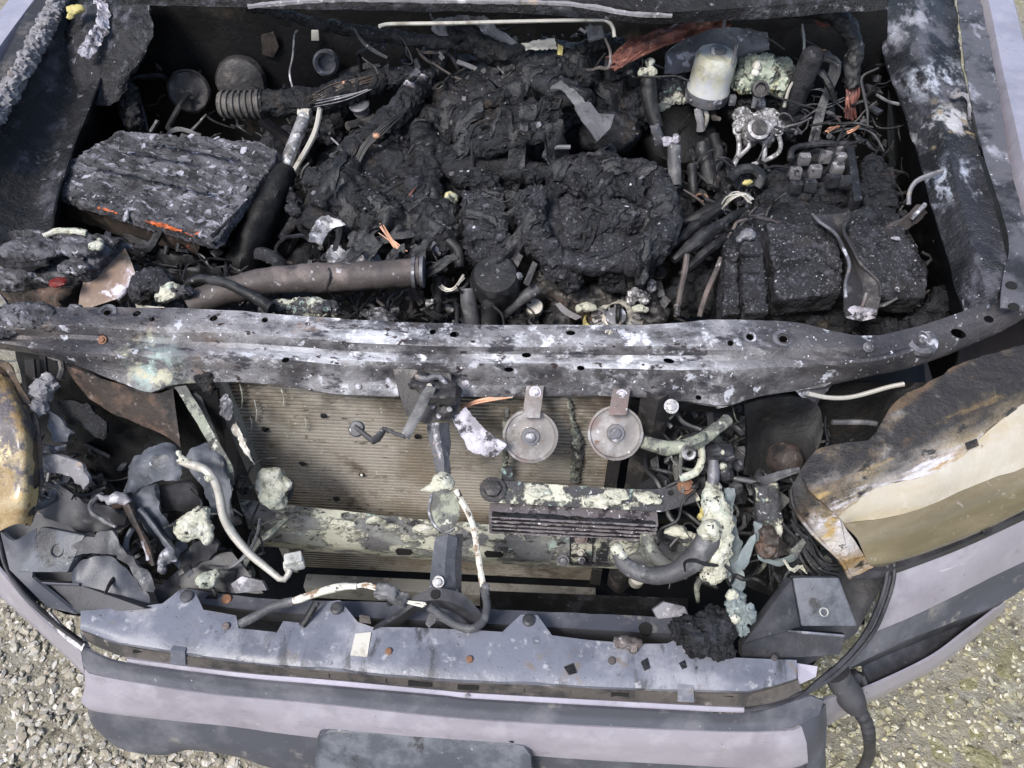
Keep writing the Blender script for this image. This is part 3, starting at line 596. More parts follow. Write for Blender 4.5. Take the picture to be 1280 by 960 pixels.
# --- lower tie bar behind the panel
tb = loft([W([(228, 735, .735), (330, 748, .735), (460, 752, .735), (620, 762, .735), (760, 768, .735), (840, 772, .735)]), W([(228, 752, .738), (330, 764, .738), (460, 772, .738), (620, 780, .738), (760, 788, .738), (846, 792, .738)]), W([(228, 764, .70), (330, 776, .70), (460, 786, .70), (620, 796, .70), (760, 803, .70), (846, 807, .70)])], 50, 3, .003)
tie = part('tie_bar', rough(tb, .001, 20), K['trim'], truck)
c = at(807, 786, .739); part('bolt_hole', lathe([(0, .001), (8*mpp(c), .001), (9*mpp(c), -.002)], c, (0, -.1, 1), 16), K['hole'], tie)
c = at(283, 749, .738); part('bolt_hole', lathe([(0, .001), (6*mpp(c), .001), (7*mpp(c), -.002)], c, (0, -.1, 1), 16), K['rust'], tie)
part('air_baffle', loft([Y([(600, 738), (700, 742), (860, 748)], -.13), Y([(600, 775), (700, 780), (860, 785)], -.2)], 20, 2, .003), K['rubber'], truck)
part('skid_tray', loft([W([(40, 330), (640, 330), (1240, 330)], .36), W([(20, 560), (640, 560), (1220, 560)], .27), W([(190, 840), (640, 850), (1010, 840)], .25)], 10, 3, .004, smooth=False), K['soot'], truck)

# --- bumper corners, brackets and painted wings at each side of the nose
part('corner_bracket', plate(W([(51, 658, .83), (106, 669, .835), (84, 716, .80), (20, 715, .795)]), .02, .003), K['plastic_grey'], truck)
for rows_ in ([W([(-40, 620, .72), (30, 640, .72), (130, 650, .72)]), W([(-30, 690, .67), (60, 760, .66), (150, 770, .66)])], [W([(1000, 690, .72), (1060, 690, .72), (1120, 700, .73)]), W([(940, 830, .66), (1010, 830, .66), (1070, 790, .68)])]):
    part('splash_shield', rough(loft(rows_, 14, 6, .004), .003, 20), K['plastic'], truck)
c = at(72, 688, .816); part('raised_ring', lathe([(7*mpp(c), 0), (8*mpp(c), .002), (9*mpp(c), 0)], c, (0, -.4, .9), 20), K['trim'], truck)
part('corner_bracket', plate(W([(40, 726, .775), (100, 731, .785), (184, 761, .785), (100, 768, .765), (70, 757, .76)]), .03, .003), K['plastic'], truck)
part('bracket_lip', T([(40, 728, .779), (70, 730, .783), (100, 731, .787)], 3, flat=(1, .5)), K['trim'], truck)
part('corner_bracket', loft([W([(0, 664, .83), (18, 676, .83), (46, 660, .83)]), W([(12, 712, .79), (28, 716, .79), (40, 722, .79)]), W([(60, 760, .75), (72, 762, .755), (96, 768, .765)])], 12, 4, .005), K['trim'], truck)
part('bumper_corner', loft([W([(-60, 640, .78), (0, 708, .76), (53, 770, .735), (104, 812, .72)]), W([(-60, 690, .70), (0, 741, .685), (62, 797, .665), (109, 842, .65)]), W([(-50, 680, .66), (6, 738, .645), (66, 792, .63), (112, 836, .62)])], 30, 4, .004), K['lilac'], truck, 'painted left corner of the bumper')
part('bumper_seal', T([(-6, 640, .80), (0, 668, .80), (8, 706, .785), (30, 742, .765), (66, 776, .75), (106, 806, .742)], 7, flat=(1, .5), seg=10), K['plastic'], truck)
part('bright_strip', loft([W([(62, 765, .758), (82, 787, .752), (106, 805, .748)]), W([(56, 772, .752), (77, 795, .746), (102, 814, .742)])], 12, 2, .004), K['alu'], truck)
part('bumper_end', loft([W([(101, 790, .756), (106, 808, .742), (112, 836, .716)]), W([(112, 806, .74), (116, 826, .725), (121, 843, .713)])], 8, 2, .004), K['trim'], truck)

part('corner_bracket', plate(W([(991, 722, .825), (1049, 722, .83), (1072, 783, .79), (1002, 783, .785)]), .02, .003), K['plastic_grey'], truck)
c = at(1030, 765, .80); part('raised_ring', lathe([(4*mpp(c), 0), (5*mpp(c), .002), (6*mpp(c), 0)], c, (0, -.4, .9), 20), K['connector'], truck)
part('corner_bracket', plate(W([(990, 723, .822), (1001, 784, .782), (984, 790, .778), (928, 806, .778)]), .02, .003), K['plastic'], truck)
part('corner_bracket', loft([W([(928, 806, .778), (984, 789, .778), (1056, 793, .78)]), W([(927, 822, .76), (984, 822, .758), (1050, 818, .762)])], 12, 2, .012), K['plastic'], truck)
part('bracket_lip', T([(984, 789, .781), (1020, 792, .781), (1055, 795, .781)], 3, flat=(1, .5)), K['panel'], truck)
part('lilac_gusset', plate(W([(996, 829, .757), (1022, 833, .757), (1020, 846, .748), (998, 856, .744)]), .006), K['lilac'], truck)
for d, r in ((0, 5), (9, 4)):
    part('bumper_seal', T([(1108+d, 702, .80), (1108+d, 722, .79), (1100+d, 752, .775), (1083+d, 790, .765), (1056+d, 824, .75), (1022+d, 853, .74), (990+d, 877-d, .735), (930+d, 888, .733)], r, flat=(1, .7), seg=8), K['plastic'], truck)
wing_top = W([(1118, 714, .785), (1160, 694, .79), (1212, 672, .80), (1290, 640, .81), (1420, 580, .83)])
wing_mid = W([(1106, 752, .745), (1160, 728, .75), (1225, 700, .755), (1300, 662, .765), (1430, 600, .79)])
wing_low = W([(1090, 792, .70), (1160, 762, .70), (1239, 722, .70), (1310, 688, .705), (1440, 620, .72)])
part('bumper_corner', rough(loft([wing_top, wing_mid, wing_low], 40, 5, .004, curve=True), .001, 8), K['lilac'], truck, 'broad painted right corner of the bumper below the headlight')
tr2 = W([(1060, 836, .66), (1120, 806, .655), (1190, 778, .65), (1258, 750, .645), (1330, 700, .65), (1440, 640, .66)])
part('corner_trim', rough(loft([wing_low, W([(1078, 812, .678), (1140, 786, .675), (1210, 752, .672), (1275, 722, .672), (1330, 695, .675), (1440, 630, .69)]), tr2], 40, 3, .004), .001, 12), K['trim'], truck)
part('lamp_recess', loft([W([(1060, 836, .66), (1110, 812, .655), (1190, 778, .65), (1255, 752, .645)]), W([(1080, 832, .615), (1130, 810, .61), (1200, 782, .605), (1240, 764, .61)]), W([(1078, 862, .60), (1161, 824, .59), (1208, 790, .59), (1250, 760, .6)])], 26, 4, .004), K['plastic'], truck)
part('bumper_lip', loft([W([(1018, 880, .66), (1040, 872, .645), (1080, 862, .62), (1161, 824, .615), (1208, 790, .62), (1256, 754, .63)]), W([(1020, 896, .62), (1040, 892, .60), (1083, 876, .58), (1165, 834, .58), (1210, 800, .59), (1258, 757, .61)]), W([(1026, 910, .57), (1044, 902, .55), (1084, 880, .53), (1166, 838, .53), (1212, 803, .54), (1259, 759, .57)])], 34, 4, .004), K['lilac'], truck)
part('bumper_end', rough(loft([W([(1000, 902, .715), (1006, 926, .69), (1008, 950, .64), (1008, 985, .58)]), W([(1020, 894, .71), (1024, 920, .685), (1026, 946, .635), (1024, 985, .58)]), W([(1032, 880, .70), (1034, 906, .66), (1032, 940, .62), (1034, 975, .56)])], 20, 4, .004, curve=True), .001, 20), K['trim'], truck)
part('lamp_knob', lathe([(0, .004), (8*mpp(at(1072, 846, .62)), .003), (9*mpp(at(1072, 846, .62)), -.01)], at(1070, 848, .625), (.3, -.7, .5), 16), K['plastic'], truck)

# --- bonnet, raised and leaning back above the cowl; unseen, added to shade the bay
bo = loft([[V((-.80, .93, 1.30)), V((0, .95, 1.30)), V((.82, .93, 1.30))], [V((-.82, 1.06, 1.85)), V((0, 1.10, 1.85)), V((.84, 1.06, 1.85))], [V((-.78, 1.30, 2.35)), V((0, 1.36, 2.38)), V((.80, 1.30, 2.35))]], 30, 8, .03, curve=True)
part('bonnet', rough(bo, .006, 6), K['soot'], truck)
# --- headlights
def headlight(rows_house, rows_lens, rows_low, side_rows, label):
    h = part('headlight', rough(loft(rows_house, 60, 7, .004), .0035, 22, 4, .003, 70), K['lens_burnt'], truck, label)
    part('lens', rough(loft(rows_lens, 50, 6, .004, curve=True), .0012, 9), K['lens'], h)
    part('lower_lens', rough(loft(rows_low, 50, 6, .004, curve=True), .0010, 7), K['lens_low'], h)
    for r in side_rows: part('housing_side', rough(loft(r, 14, 6, .004), .002, 30), K['lens_burnt'], h)
    return h
lens_top = W([(1049, 646, .905), (1066, 630, .912), (1093, 611, .92), (1125, 602, .922), (1160, 594, .924), (1200, 570, .934), (1240, 535, .95), (1285, 500, .965), (1380, 430, .995)])
crease = W([(1055, 655, .885), (1070, 652, .885), (1100, 649, .884), (1130, 642, .885), (1165, 630, .888), (1205, 612, .893), (1245, 596, .90), (1285, 582, .905), (1390, 520, .93)])
lens_bot = W([(1090, 708, .815), (1098, 709, .812), (1111, 706, .812), (1150, 694, .815), (1180, 683, .817), (1211, 671, .82), (1250, 654, .825), (1285, 634, .83), (1400, 570, .86)])
headlight([W([(1000, 590, .93), (1012, 570, .94), (1036, 556, .95), (1085, 549, .955), (1100, 530, .96), (1120, 503, .975), (1161, 478, .985), (1208, 452, .995), (1285, 428, 1.0), (1380, 380, 1.02)]),
    W([(1012, 612, .93), (1034, 590, .94), (1070, 576, .945), (1110, 562, .95), (1140, 548, .955), (1170, 528, .965), (1210, 505, .975), (1250, 480, .985), (1290, 462, .99), (1380, 410, 1.01)]), lens_top],
    [lens_top, W([(1053, 652, .895), (1068, 642, .90), (1097, 630, .906), (1128, 622, .908), (1164, 612, .910), (1202, 590, .917), (1242, 566, .93), (1285, 542, .94), (1385, 476, .965)]), crease],
    [crease, [p+V((.004, -.010, .004)) for p in W([(1066, 668, .868), (1080, 666, .868), (1104, 663, .868), (1137, 655, .87), (1170, 643, .873), (1206, 627, .876), (1246, 611, .883), (1285, 595, .888), (1393, 532, .915)])], [p+V((.004, -.012, .002)) for p in W([(1078, 694, .835), (1088, 693, .835), (1108, 690, .833), (1143, 680, .835), (1174, 668, .838), (1209, 654, .841), (1248, 638, .847), (1285, 621, .852), (1397, 557, .88)])], lens_bot],
    [[W([(1000, 590, .93), (1025, 618, .925), (1049, 646, .905)]), W([(988, 610, .91), (1020, 646, .89), (1057, 680, .86)]), W([(988, 634, .89), (1014, 665, .86), (1060, 704, .83)])],
     [W([(1050, 645, .904), (1055, 656, .884), (1073, 683, .849), (1092, 709, .814)]), W([(1040, 664, .872), (1048, 676, .86), (1060, 698, .838), (1076, 718, .80)]), W([(1026, 672, .86), (1036, 684, .85), (1048, 702, .825), (1062, 722, .795)])]],
    'heat crazed right headlight with sooty melted top and amber lens')
c1 = at(1218, 555, .945)
part('lens_mark', plate(W([(1208, 553, .9515), (1221, 548, .9525), (1224, 557, .9485), (1211, 562, .9475)]), .003), K['brown'], truck)
part('housing_edge', T([(988, 612, .915), (992, 634, .90), (1014, 665, .865), (1049, 699, .83), (1062, 722, .80)], 4, flat=(1, .6)), K['lens_burnt'], truck)
part('under_lamp_trim', loft([W([(1062, 706, .812), (1100, 714, .803), (1150, 700, .80), (1211, 676, .807), (1285, 640, .82)]), W([(1064, 722, .79), (1100, 722, .79), (1150, 706, .785), (1211, 682, .793), (1285, 648, .80)])], 24, 2, .01), K['plastic'], truck)
lt = W([(-60, 445, .97), (-10, 455, .965), (8, 464, .96), (22, 492, .945), (34, 512, .93), (44, 540, .915), (48, 575, .89), (50, 600, .87), (46, 625, .855), (38, 658, .83)])
lm = W([(-60, 470, .975), (-20, 480, .97), (0, 492, .962), (12, 510, .955), (22, 530, .945), (28, 556, .93), (30, 582, .91), (30, 604, .89), (26, 630, .87), (20, 655, .845)])
lb = W([(-120, 520, .95), (-60, 530, .945), (-40, 540, .94), (-25, 552, .93), (-15, 565, .92), (-5, 585, .905), (0, 600, .89), (0, 620, .875), (-5, 645, .855), (-10, 670, .83)])
hl = part('headlight', rough(loft([lt, lm, lb], 50, 8, .004, curve=True), .004, 16, 3), K['lens_left'], truck, 'scorched amber edge of the left headlight')
part('scorched_rim', rough(loft([[p+V((.004, .008, .004)) for p in lt], lt, [a.lerp(b, .25)+V((0, -.002, .003)) for a, b in zip(lt, lm)]], 50, 4, .003), .003, 40), K['lens_burnt'], hl)

# --- inner wings, fender rails, firewall, cowl
iw = loft([W([(1092, -30, 1.08), (1100, 20, 1.06), (1104, 70, 1.04), (1118, 110, 1.03), (1140, 170, 1.02), (1165, 260, 1.01), (1190, 340, 1.0), (1206, 396, 1.0)]),
    W([(1140, -30, 1.12), (1146, 20, 1.10), (1150, 70, 1.08), (1168, 120, 1.065), (1186, 190, 1.055), (1206, 270, 1.045), (1226, 340, 1.035), (1236, 388, 1.03)]),
    W([(1190, -30, 1.12), (1196, 20, 1.10), (1203, 80, 1.085), (1215, 140, 1.07), (1228, 200, 1.06), (1246, 262, 1.05), (1258, 318, 1.045), (1246, 376, 1.04)])], 70, 8, .003)
wr = part('inner_wing', rough(iw, .006, 12, 4, .002, 50), K['wing'], truck)
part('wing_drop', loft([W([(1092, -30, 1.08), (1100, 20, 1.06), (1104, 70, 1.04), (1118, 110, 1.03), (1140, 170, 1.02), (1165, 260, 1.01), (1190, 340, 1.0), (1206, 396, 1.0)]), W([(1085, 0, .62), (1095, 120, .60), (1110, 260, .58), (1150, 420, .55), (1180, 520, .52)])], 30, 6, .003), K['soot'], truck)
part('fender_rail', rough(loft([W([(1194, -30, 1.13), (1199, 20, 1.115), (1206, 80, 1.10), (1217, 140, 1.085), (1230, 196, 1.075), (1250, 258, 1.065), (1262, 312, 1.06), (1254, 345, 1.055), (1250, 384, 1.05)]), W([(1222, -30, 1.13), (1230, 20, 1.118), (1242, 80, 1.10), (1254, 150, 1.088), (1262, 206, 1.078), (1280, 270, 1.07), (1290, 330, 1.062), (1286, 360, 1.058), (1284, 388, 1.052)])], 60, 6, .003), .003, 25), K['flange'], truck)
for (u, v, z) in [(1265, 356, 1.0585), (1268, 383, 1.0535)]:
    c = at(u, v, z); part('bolt_hole', lathe([(0, .0006), (6*mpp(c), .0006), (7*mpp(c), -.002)], c, (0, -.1, 1), 16), K['hole'], truck)
fr = W([(1226, -40, 1.13), (1240, 20, 1.118), (1252, 80, 1.105), (1268, 150, 1.095), (1284, 220, 1.085), (1310, 300, 1.07), (1330, 380, 1.05), (1350, 430, 1.03)])
fo = [p+V((.055, 0, -.004)) for p in fr]; fo2 = [p+V((.10, 0, -.06)) for p in fr]; fo3 = [p+V((.13, 0, -.35)) for p in fr]; fo4 = [p+V((.11, 0, -.7)) for p in fr]
part('fender', loft([[p+V((-.012, 0, -.03)) for p in fr], fr, fo, fo2, fo3, fo4], 40, 4, .003), K['lilac'], truck, 'right fender with bright painted top edge')
part('hanging_scrap', sweep(NB(), W([(1196, 112, 1.075), (1190, 122, 1.08), (1204, 118, 1.085), (1212, 128, 1.08), (1212, 148, 1.075)]), .004, 6, wob=.5), K['mid_ash'], truck)
# left
ol = W([(-60, 300, 1.03), (-20, 190, 1.055), (0, 146, 1.065), (18, 118, 1.075), (40, 80, 1.085), (62, 36, 1.10), (84, -20, 1.115)])
il = W([(60, 330, 1.0), (72, 250, 1.0), (90, 190, 1.01), (110, 140, 1.02), (128, 95, 1.04), (142, 50, 1.07), (160, -20, 1.10)])
ml = [a.lerp(b, .5)+V((0, 0, -.03)) for a, b in zip(ol, il)]
part('inner_wing', rough(loft([ol, ml, il], 60, 10, .003, curve=True), .008, 12, 4, .002, 50), K['inner'], truck)
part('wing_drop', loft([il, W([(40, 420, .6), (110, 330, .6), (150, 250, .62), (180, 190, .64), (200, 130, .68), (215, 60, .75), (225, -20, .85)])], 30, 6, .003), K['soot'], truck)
r0 = W([(-40, 200, 1.07), (0, 132, 1.085), (20, 104, 1.09), (38, 78, 1.10), (56, 40, 1.11), (84, -24, 1.125)])
part('fender_rail', rough(loft([[p+V((-.055, 0, .004)) for p in r0], r0], 60, 6, .003), .003, 25), K['dark_metal'], truck)
seal = lump([('t', [(-30, 190, 1.08), (2, 128, 1.09), (22, 96, 1.10), (40, 66, 1.105), (58, 30, 1.115), (82, -20, 1.13)], 10)], .0035, .006, 60, .009, 110)
part('ash_seal', seal, K['mid_ash'], truck, 'crumbled ash grey seal along the left fender rail')
fl = W([(-60, 150, 1.09), (-16, 82, 1.10), (12, 42, 1.11), (40, 4, 1.12), (62, -24, 1.128)])
part('fender', loft([[p+V((.012, 0, -.03)) for p in fl], fl, [p+V((-.055, 0, -.004)) for p in fl], [p+V((-.09, 0, -.06)) for p in fl], [p+V((-.12, 0, -.35)) for p in fl], [p+V((-.1, 0, -.7)) for p in fl]], 30, 4, .003), K['lilac'], truck, 'left fender with bright painted top edge')
# suspension tower flakes at the left rear corner
tw = lump([('s', 108, 40, 1.08, 26, (1, .9, .4)), ('s', 150, 60, 1.04, 22, (.8, .8, .8)), ('s', 128, 80, 1.03, 18), ('t', [(140, 96, 1.03), (160, 124, .98), (172, 160, .94)], [16, 12, 9])], .004, .009, 30, .008, 70)
part('wing_tower', tw, K['inner'], truck)
part('flaked_paint', rough(loft([W([(118, 0, 1.13), (122, 20, 1.12), (112, 44, 1.105), (96, 66, 1.09)]), W([(132, 0, 1.125), (138, 26, 1.105), (128, 52, 1.09), (112, 74, 1.075)])], 30, 5, .003), .008, 50, 4, .006, 110), K['ash_white'], truck)
part('tower_panel', rough(loft([W([(84, -10, 1.10), (74, 40, 1.075), (66, 90, 1.04), (62, 150, 1.0)]), W([(112, -10, 1.125), (108, 40, 1.095), (106, 88, 1.05), (104, 140, 1.0)]), W([(142, -10, 1.13), (146, 40, 1.09), (148, 84, 1.05), (150, 126, 1.0)]), W([(182, -10, 1.13), (192, 36, 1.09), (182, 64, 1.065), (172, 84, 1.04)])], 60, 14, .003, jag=.004), .005, 22, 4, .003, 90), K['flaky'], truck)
part('yellow_residue', foamlump([('s', 94, 12, 1.13, 9, (1.2, .9, .5)), ('s', 88, 20, 1.125, 6, (1, 1, .5))]), K['yellow'], truck)
part('strut_rod', T([(160, 124, .98), (168, 144, .95), (176, 166, .92)], 4.5), K['alu'], truck)
part('strut_rod', T([(146, 110, .99), (150, 134, .96), (158, 158, .93)], 2.5), K['steel_grey'], truck)
part('strut_rod', T([(172, 120, .97), (180, 146, .94), (184, 164, .92)], 3), K['dark_metal'], truck)
fw = part('firewall', rough(loft([Y([(140, -40), (400, -20), (640, -10), (900, -20), (1110, -40)], .95), Y([(140, 40), (400, 48), (640, 50), (900, 45), (1110, 40)], .95), Y([(140, 330), (400, 340), (640, 340), (900, 340), (1110, 330)], .86)], 60, 8, .004), .006, 8, 4), K['soot'], truck)
def wall_disc(u, v, y, rpx, mat, prof, axis=(.1, -1, .35)):
    c = on(u, v, y); m_ = mpp(c); return lathe([(a*rpx*m_, h) for a, h in prof], c, axis, 32)
part('round_plug', rough(wall_disc(236, 114, .86, 26, 'dark', [(1, -.01), (1.0, .004), (.93, .008), (.86, .004), (.5, .002), (.3, .006), (0, .008)], (.25, -1, .5)), .002, 40), K['dark_metal'], fw)
part('round_plug', rough(wall_disc(302, 103, .90, 30, 'dark', [(1.05, -.01), (1.05, .004), (.95, .012), (.7, .016), (.2, .018), (0, .018)], (.1, -1, .3)), .002, 40), K['dark_metal'], fw)
part('plug_stem', sweep(NB(), [on(236, 118, .85), on(226, 130, .81), on(214, 152, .76), on(210, 160, .73)], .006, 8), K['dark_metal'], fw)
part('ring_fitting', wall_disc(408, 78, .90, 16, '', [(.95, -.01), (1, .01), (.8, .016), (.6, .012), (.5, -.005), (0, -.006)], (.1, -1, .3)), K['steel_grey'], fw)
part('tab', plate(Y([(389, 38), (398, 38), (399, 51), (389, 51)], .93), .004, .001), K['pale_metal'], fw)
part('rust_patch', rough(plate(Y([(326, 44), (342, 40), (348, 58), (342, 72), (328, 68)], .935), .003), .003, 60), K['brown'], fw)
part('cowl', rough(loft([W([(150, -60, 1.28), (640, -60, 1.28), (1120, -60, 1.28)]), W([(150, -8, 1.235), (420, -4, 1.235), (640, -2, 1.235), (760, 6, 1.23), (840, 15, 1.225), (1110, -5, 1.235)]), W([(150, 6, 1.215), (420, 12, 1.215), (640, 16, 1.21), (760, 24, 1.205), (840, 30, 1.20), (1110, 12, 1.215)])], 70, 6, .004), .003, 15), K['inner'], truck)
part('cowl_edge', sweep(NB(), W([(310, 8, 1.235), (420, 0, 1.24), (600, 2, 1.24), (694, 4, 1.238), (741, 9, 1.235), (787, 17, 1.23), (840, 20, 1.228)]), .0045, 6, wob=.4), K['mid_ash'], truck)  # pale tube paints the highlight along the cowl ledge

# ================================================================ ENGINE
eng = thing('engine', 'burnt out engine buried under melted black crust in the middle of the bay', 'engine', (0, .4, .5))
part('engine_block', lump([('b', 640, 250, .70, (.62, .50, .34)), ('b', 470, 290, .68, (.26, .34, .3)), ('b', 760, 330, .62, (.3, .25, .3))], .012, .015, 12), K['char'], eng)
pl = lump([('s', 655, 120, 1.03, 88, (1, .9, .5)), ('s', 600, 150, 1.0, 70, (1, .8, .55)), ('s', 690, 88, 1.06, 62, (1, .8, .5)), ('s', 640, 185, .98, 60, (1.2, .7, .5)), ('s', 740, 120, 1.0, 55, (.9, 1, .6)),
    ('t', [(590, 190, 1.03), (640, 160, 1.06), (700, 140, 1.07)], 13), ('t', [(580, 165, 1.03), (640, 120, 1.08), (700, 92, 1.10)], 12), ('t', [(610, 205, 1.0), (640, 215, 1.0), (700, 218, 1.0), (740, 205, 1.0)], 12),
    ('t', [(650, 90, 1.09), (690, 110, 1.10), (730, 130, 1.08)], 16), ('s', 760, 165, .99, 40, (1, 1, .6)), ('s', 585, 205, .99, 36, (1, 1, .6)), ('s', 780, 115, .99, 26)], .0040, .012, 15, .005, 46)
part('intake_manifold', pl, K['char'], eng)
for pts in ([(572, 150, 1.035), (620, 128, 1.075), (680, 95, 1.10)], [(576, 178, 1.03), (630, 150, 1.07), (690, 130, 1.09)], [(600, 190, 1.035), (650, 172, 1.06), (705, 158, 1.07)], [(640, 90, 1.08), (690, 84, 1.10), (740, 100, 1.08)]):
    part('intake_runner', lump([('t', pts, [10, 13, 9])], .0035, .007, 40, .006, 90), K['char'], eng)
ring = [(at(745, 268, .985)+V((cos(a)*.122, sin(a)*.128, .012*sin(a*2)))) for a in [radians(d) for d in range(-65, 86, 15)]]
def wl(pts, r): return ('t', pts, r)
cov = lump([wl(ring, [18, 22, 24, 22, 16]), ('s', 745, 272, .955, 92, (1, 1, .28)), ('s', 690, 270, .965, 34, (.8, 1.4, .6)), ('s', 720, 215, .975, 30, (1.3, .8, .6)), ('t', [(690, 318, .955), (720, 330, .962), (760, 326, .966), (800, 318, .97)], [16, 15, 16, 15])], .0036, .008, 22, .004, 60)
part('front_cover', cov, K['char_grey'], eng)
for sp in ([('s', 738, 226, 1.0, 36, (1.1, 1, .7)), ('s', 758, 214, 1.0, 24)], [('s', 716, 282, .975, 26, (.8, 1.4, .8)), ('s', 712, 262, .98, 18)], [('s', 762, 274, .99, 38, (1.2, .7, .6)), ('s', 790, 262, .99, 22), ('s', 735, 282, .985, 22)], [('s', 778, 236, .985, 20, (1, 1, .8)), ('s', 766, 246, .985, 12)],
    [('s', 744, 300, .965, 28, (1.4, .6, .5)), ('s', 772, 296, .965, 18)], [('s', 700, 336, .945, 22, (1, 1, .7)), ('s', 712, 352, .93, 16)], [('s', 757, 254, 1.0, 10)], [('s', 728, 255, .98, 12), ('s', 735, 262, .975, 9)]):
    part('char_lump', lump(sp, .0032, .006, 45, .006, 110), K['char_grey'], eng)
part('torn_skin', rough(loft([W([(718, 215, 1.03), (760, 205, 1.035), (800, 222, 1.03)]), W([(745, 262, 1.01), (775, 245, 1.025), (812, 262, 1.015)])], 30, 14, .004), .014, 40, 4, .008, 90), K['char'], eng)
tb_ = lump([('p', [(577, 238, 1.01), (630, 234, 1.01), (635, 296, .99), (582, 300, .99)], .10), ('p', [(578, 298, .985), (640, 295, .985), (636, 326, .955), (592, 330, .955)], .07)], .004, .005, 40, .006, 100)
part('throttle_body', tb_, K['char_grey'], eng)
part('throttle_neck', rough(lathe([(.001, .012), (.036, .010), (.042, .002), (.044, -.02), (.040, -.05)], at(619, 346, .95), (0, -.35, 1), 32), .0025, 40, 4, .001, 120), K['rubber'], eng)
part('charred_pipe', lump([('t', [(668, 244, 1.01), (664, 272, 1.0), (672, 300, .985)], [22, 20, 17]), ('t', [(668, 300, .98), (690, 320, .97), (710, 345, .94)], [15, 15, 12])], .004, .007, 40, .007, 90), K['char_grey'], eng)
part('charred_pipe', lump([('t', [(690, 240, 1.0), (720, 222, 1.0), (690, 212, 1.01), (655, 226, 1.0)], 10), ('s', 640, 215, .98, 30)], .004, .007, 40, .006, 90), K['char'], eng)
part('torn_flap', rough(loft([W([(689, 111, 1.12), (703, 113, 1.12), (719, 134, 1.115)]), W([(700, 100, 1.125), (724, 118, 1.125), (740, 141, 1.11)])], 16, 8, .003), .004, 50, 3, .002, 120), K['flap_grey'], eng)
part('torn_flap', rough(plate(W([(719, 134, 1.118), (727, 126, 1.12), (738, 128, 1.118), (748, 142, 1.11), (767, 144, 1.105), (763, 160, 1.095), (747, 176, 1.085), (737, 162, 1.10), (727, 150, 1.11)]), .004), .002, 60), K['flap_grey'], eng)
part('small_pipe', T([(680, 196, 1.035), (684, 187, 1.04), (698, 184, 1.042), (713, 184, 1.042)], 3), K['steel_grey'], eng)
lm_ = lump([('s', 440, 240, .95, 60, (1, 1, .6)), ('s', 470, 200, .97, 60, (.9, 1, .5)), ('s', 420, 275, .93, 44, (1, .8, .6)), ('s', 500, 265, .94, 60, (1, .9, .6)), ('s', 540, 225, .95, 50, (1, 1.1, .6)), ('s', 500, 160, .99, 42, (.9, 1, .6)), ('s', 545, 170, .98, 36, (.8, 1.2, .7)), ('s', 540, 290, .93, 40), ('s', 470, 300, .90, 50, (1.3, .6, .6)),
    ('t', [(400, 265, .96), (430, 225, .99), (455, 190, 1.0)], 18), ('t', [(520, 240, .985), (530, 200, 1.0), (525, 165, 1.02)], 15), ('t', [(560, 180, 1.0), (548, 210, .99), (540, 250, .98)], 14), ('s', 565, 130, 1.02, 26)], .0040, .012, 18, .005, 50)
part('rocker_cover', lm_, K['char'], eng)
for i, (u, v, z, r, s) in enumerate([(395, 190+40, .97, 18, (1, 1, .8)), (412, 165, .99, 14, (1, 1, 1)), (545, 150, 1.02, 16, (1, 1.4, 1)), (520, 115, 1.04, 13, (1, 1, .8)), (558, 300, .95, 16, (1, 1.2, 1)), (596, 224, 1.0, 20, (1.4, .6, .7)), (485, 170, 1.01, 20, (1, 1, .6)), (470, 255, .99, 22, (1.2, .9, .5)), (512, 205, .985, 16, (1, 1, 1)), (430, 215, .99, 20, (1.1, .8, .7)), (556, 262, .97, 15, (1, 1, 1))]):
    part('char_lump', lump([('s', u, v, z, r, s), ('s', u+r*.6, v+r*.5, z-.01, r*.7, s)], .0035, .009, 40, .007, 90), K['char' if i % 3 else 'char_grey'], eng)
# pale broken castings on the left side of the engine
def shard(pts, th=.003, mat='ash_white', a=.004, name='broken_casting'):
    part(name, rough(loft(pts, 14, 6, th), a, 45, 3, a*.8, 110), K[mat], eng)
shard([W([(386, 300, .965), (391, 284, .972), (405, 270, .978), (418, 272, .975)]), W([(402, 306, .955), (408, 292, .96), (420, 284, .965), (432, 281, .965)])], mat='alu')
shard([W([(408, 320, .94), (414, 306, .945), (424, 308, .945)]), W([(414, 332, .93), (424, 322, .935), (432, 316, .935)])], mat='alu', name='alloy_shard')
shard([W([(418, 330, .93), (430, 316, .94), (446, 308, .94)]), W([(424, 344, .92), (440, 338, .92), (452, 336, .92)])], mat='steel_grey')
shard([W([(446, 310, .945), (450, 322, .935), (452, 336, .92)]), W([(452, 312, .94), (458, 326, .93), (460, 338, .92)])], mat='alu', name='alloy_shard')
shard([W([(462, 322, .935), (474, 318, .935), (480, 330, .925)]), W([(460, 340, .92), (470, 340, .92), (480, 342, .915)])], mat='steel_grey')
shard([W([(530, 264, .975), (545, 285, .965), (540, 310, .95)]), W([(543, 262, .975), (556, 288, .96), (550, 318, .945)])], mat='steel_grey', a=.005)
part('copper_fray', strands([(478, 284, .975), (490, 300, .965), (502, 312, .955)], 7, 5, .8, fray=1.6), K['copper_bright'], eng)
part('copper_fray', strands([(520, 234, 1.0), (514, 244, .99), (508, 254, .98)], 3, 2, 1.2), K['copper'], eng)
part('copper_fray', strands([(540, 340, .93), (552, 360, .92), (566, 362, .92), (580, 346, .93)], 6, 4, .8), K['pale_metal'], eng)
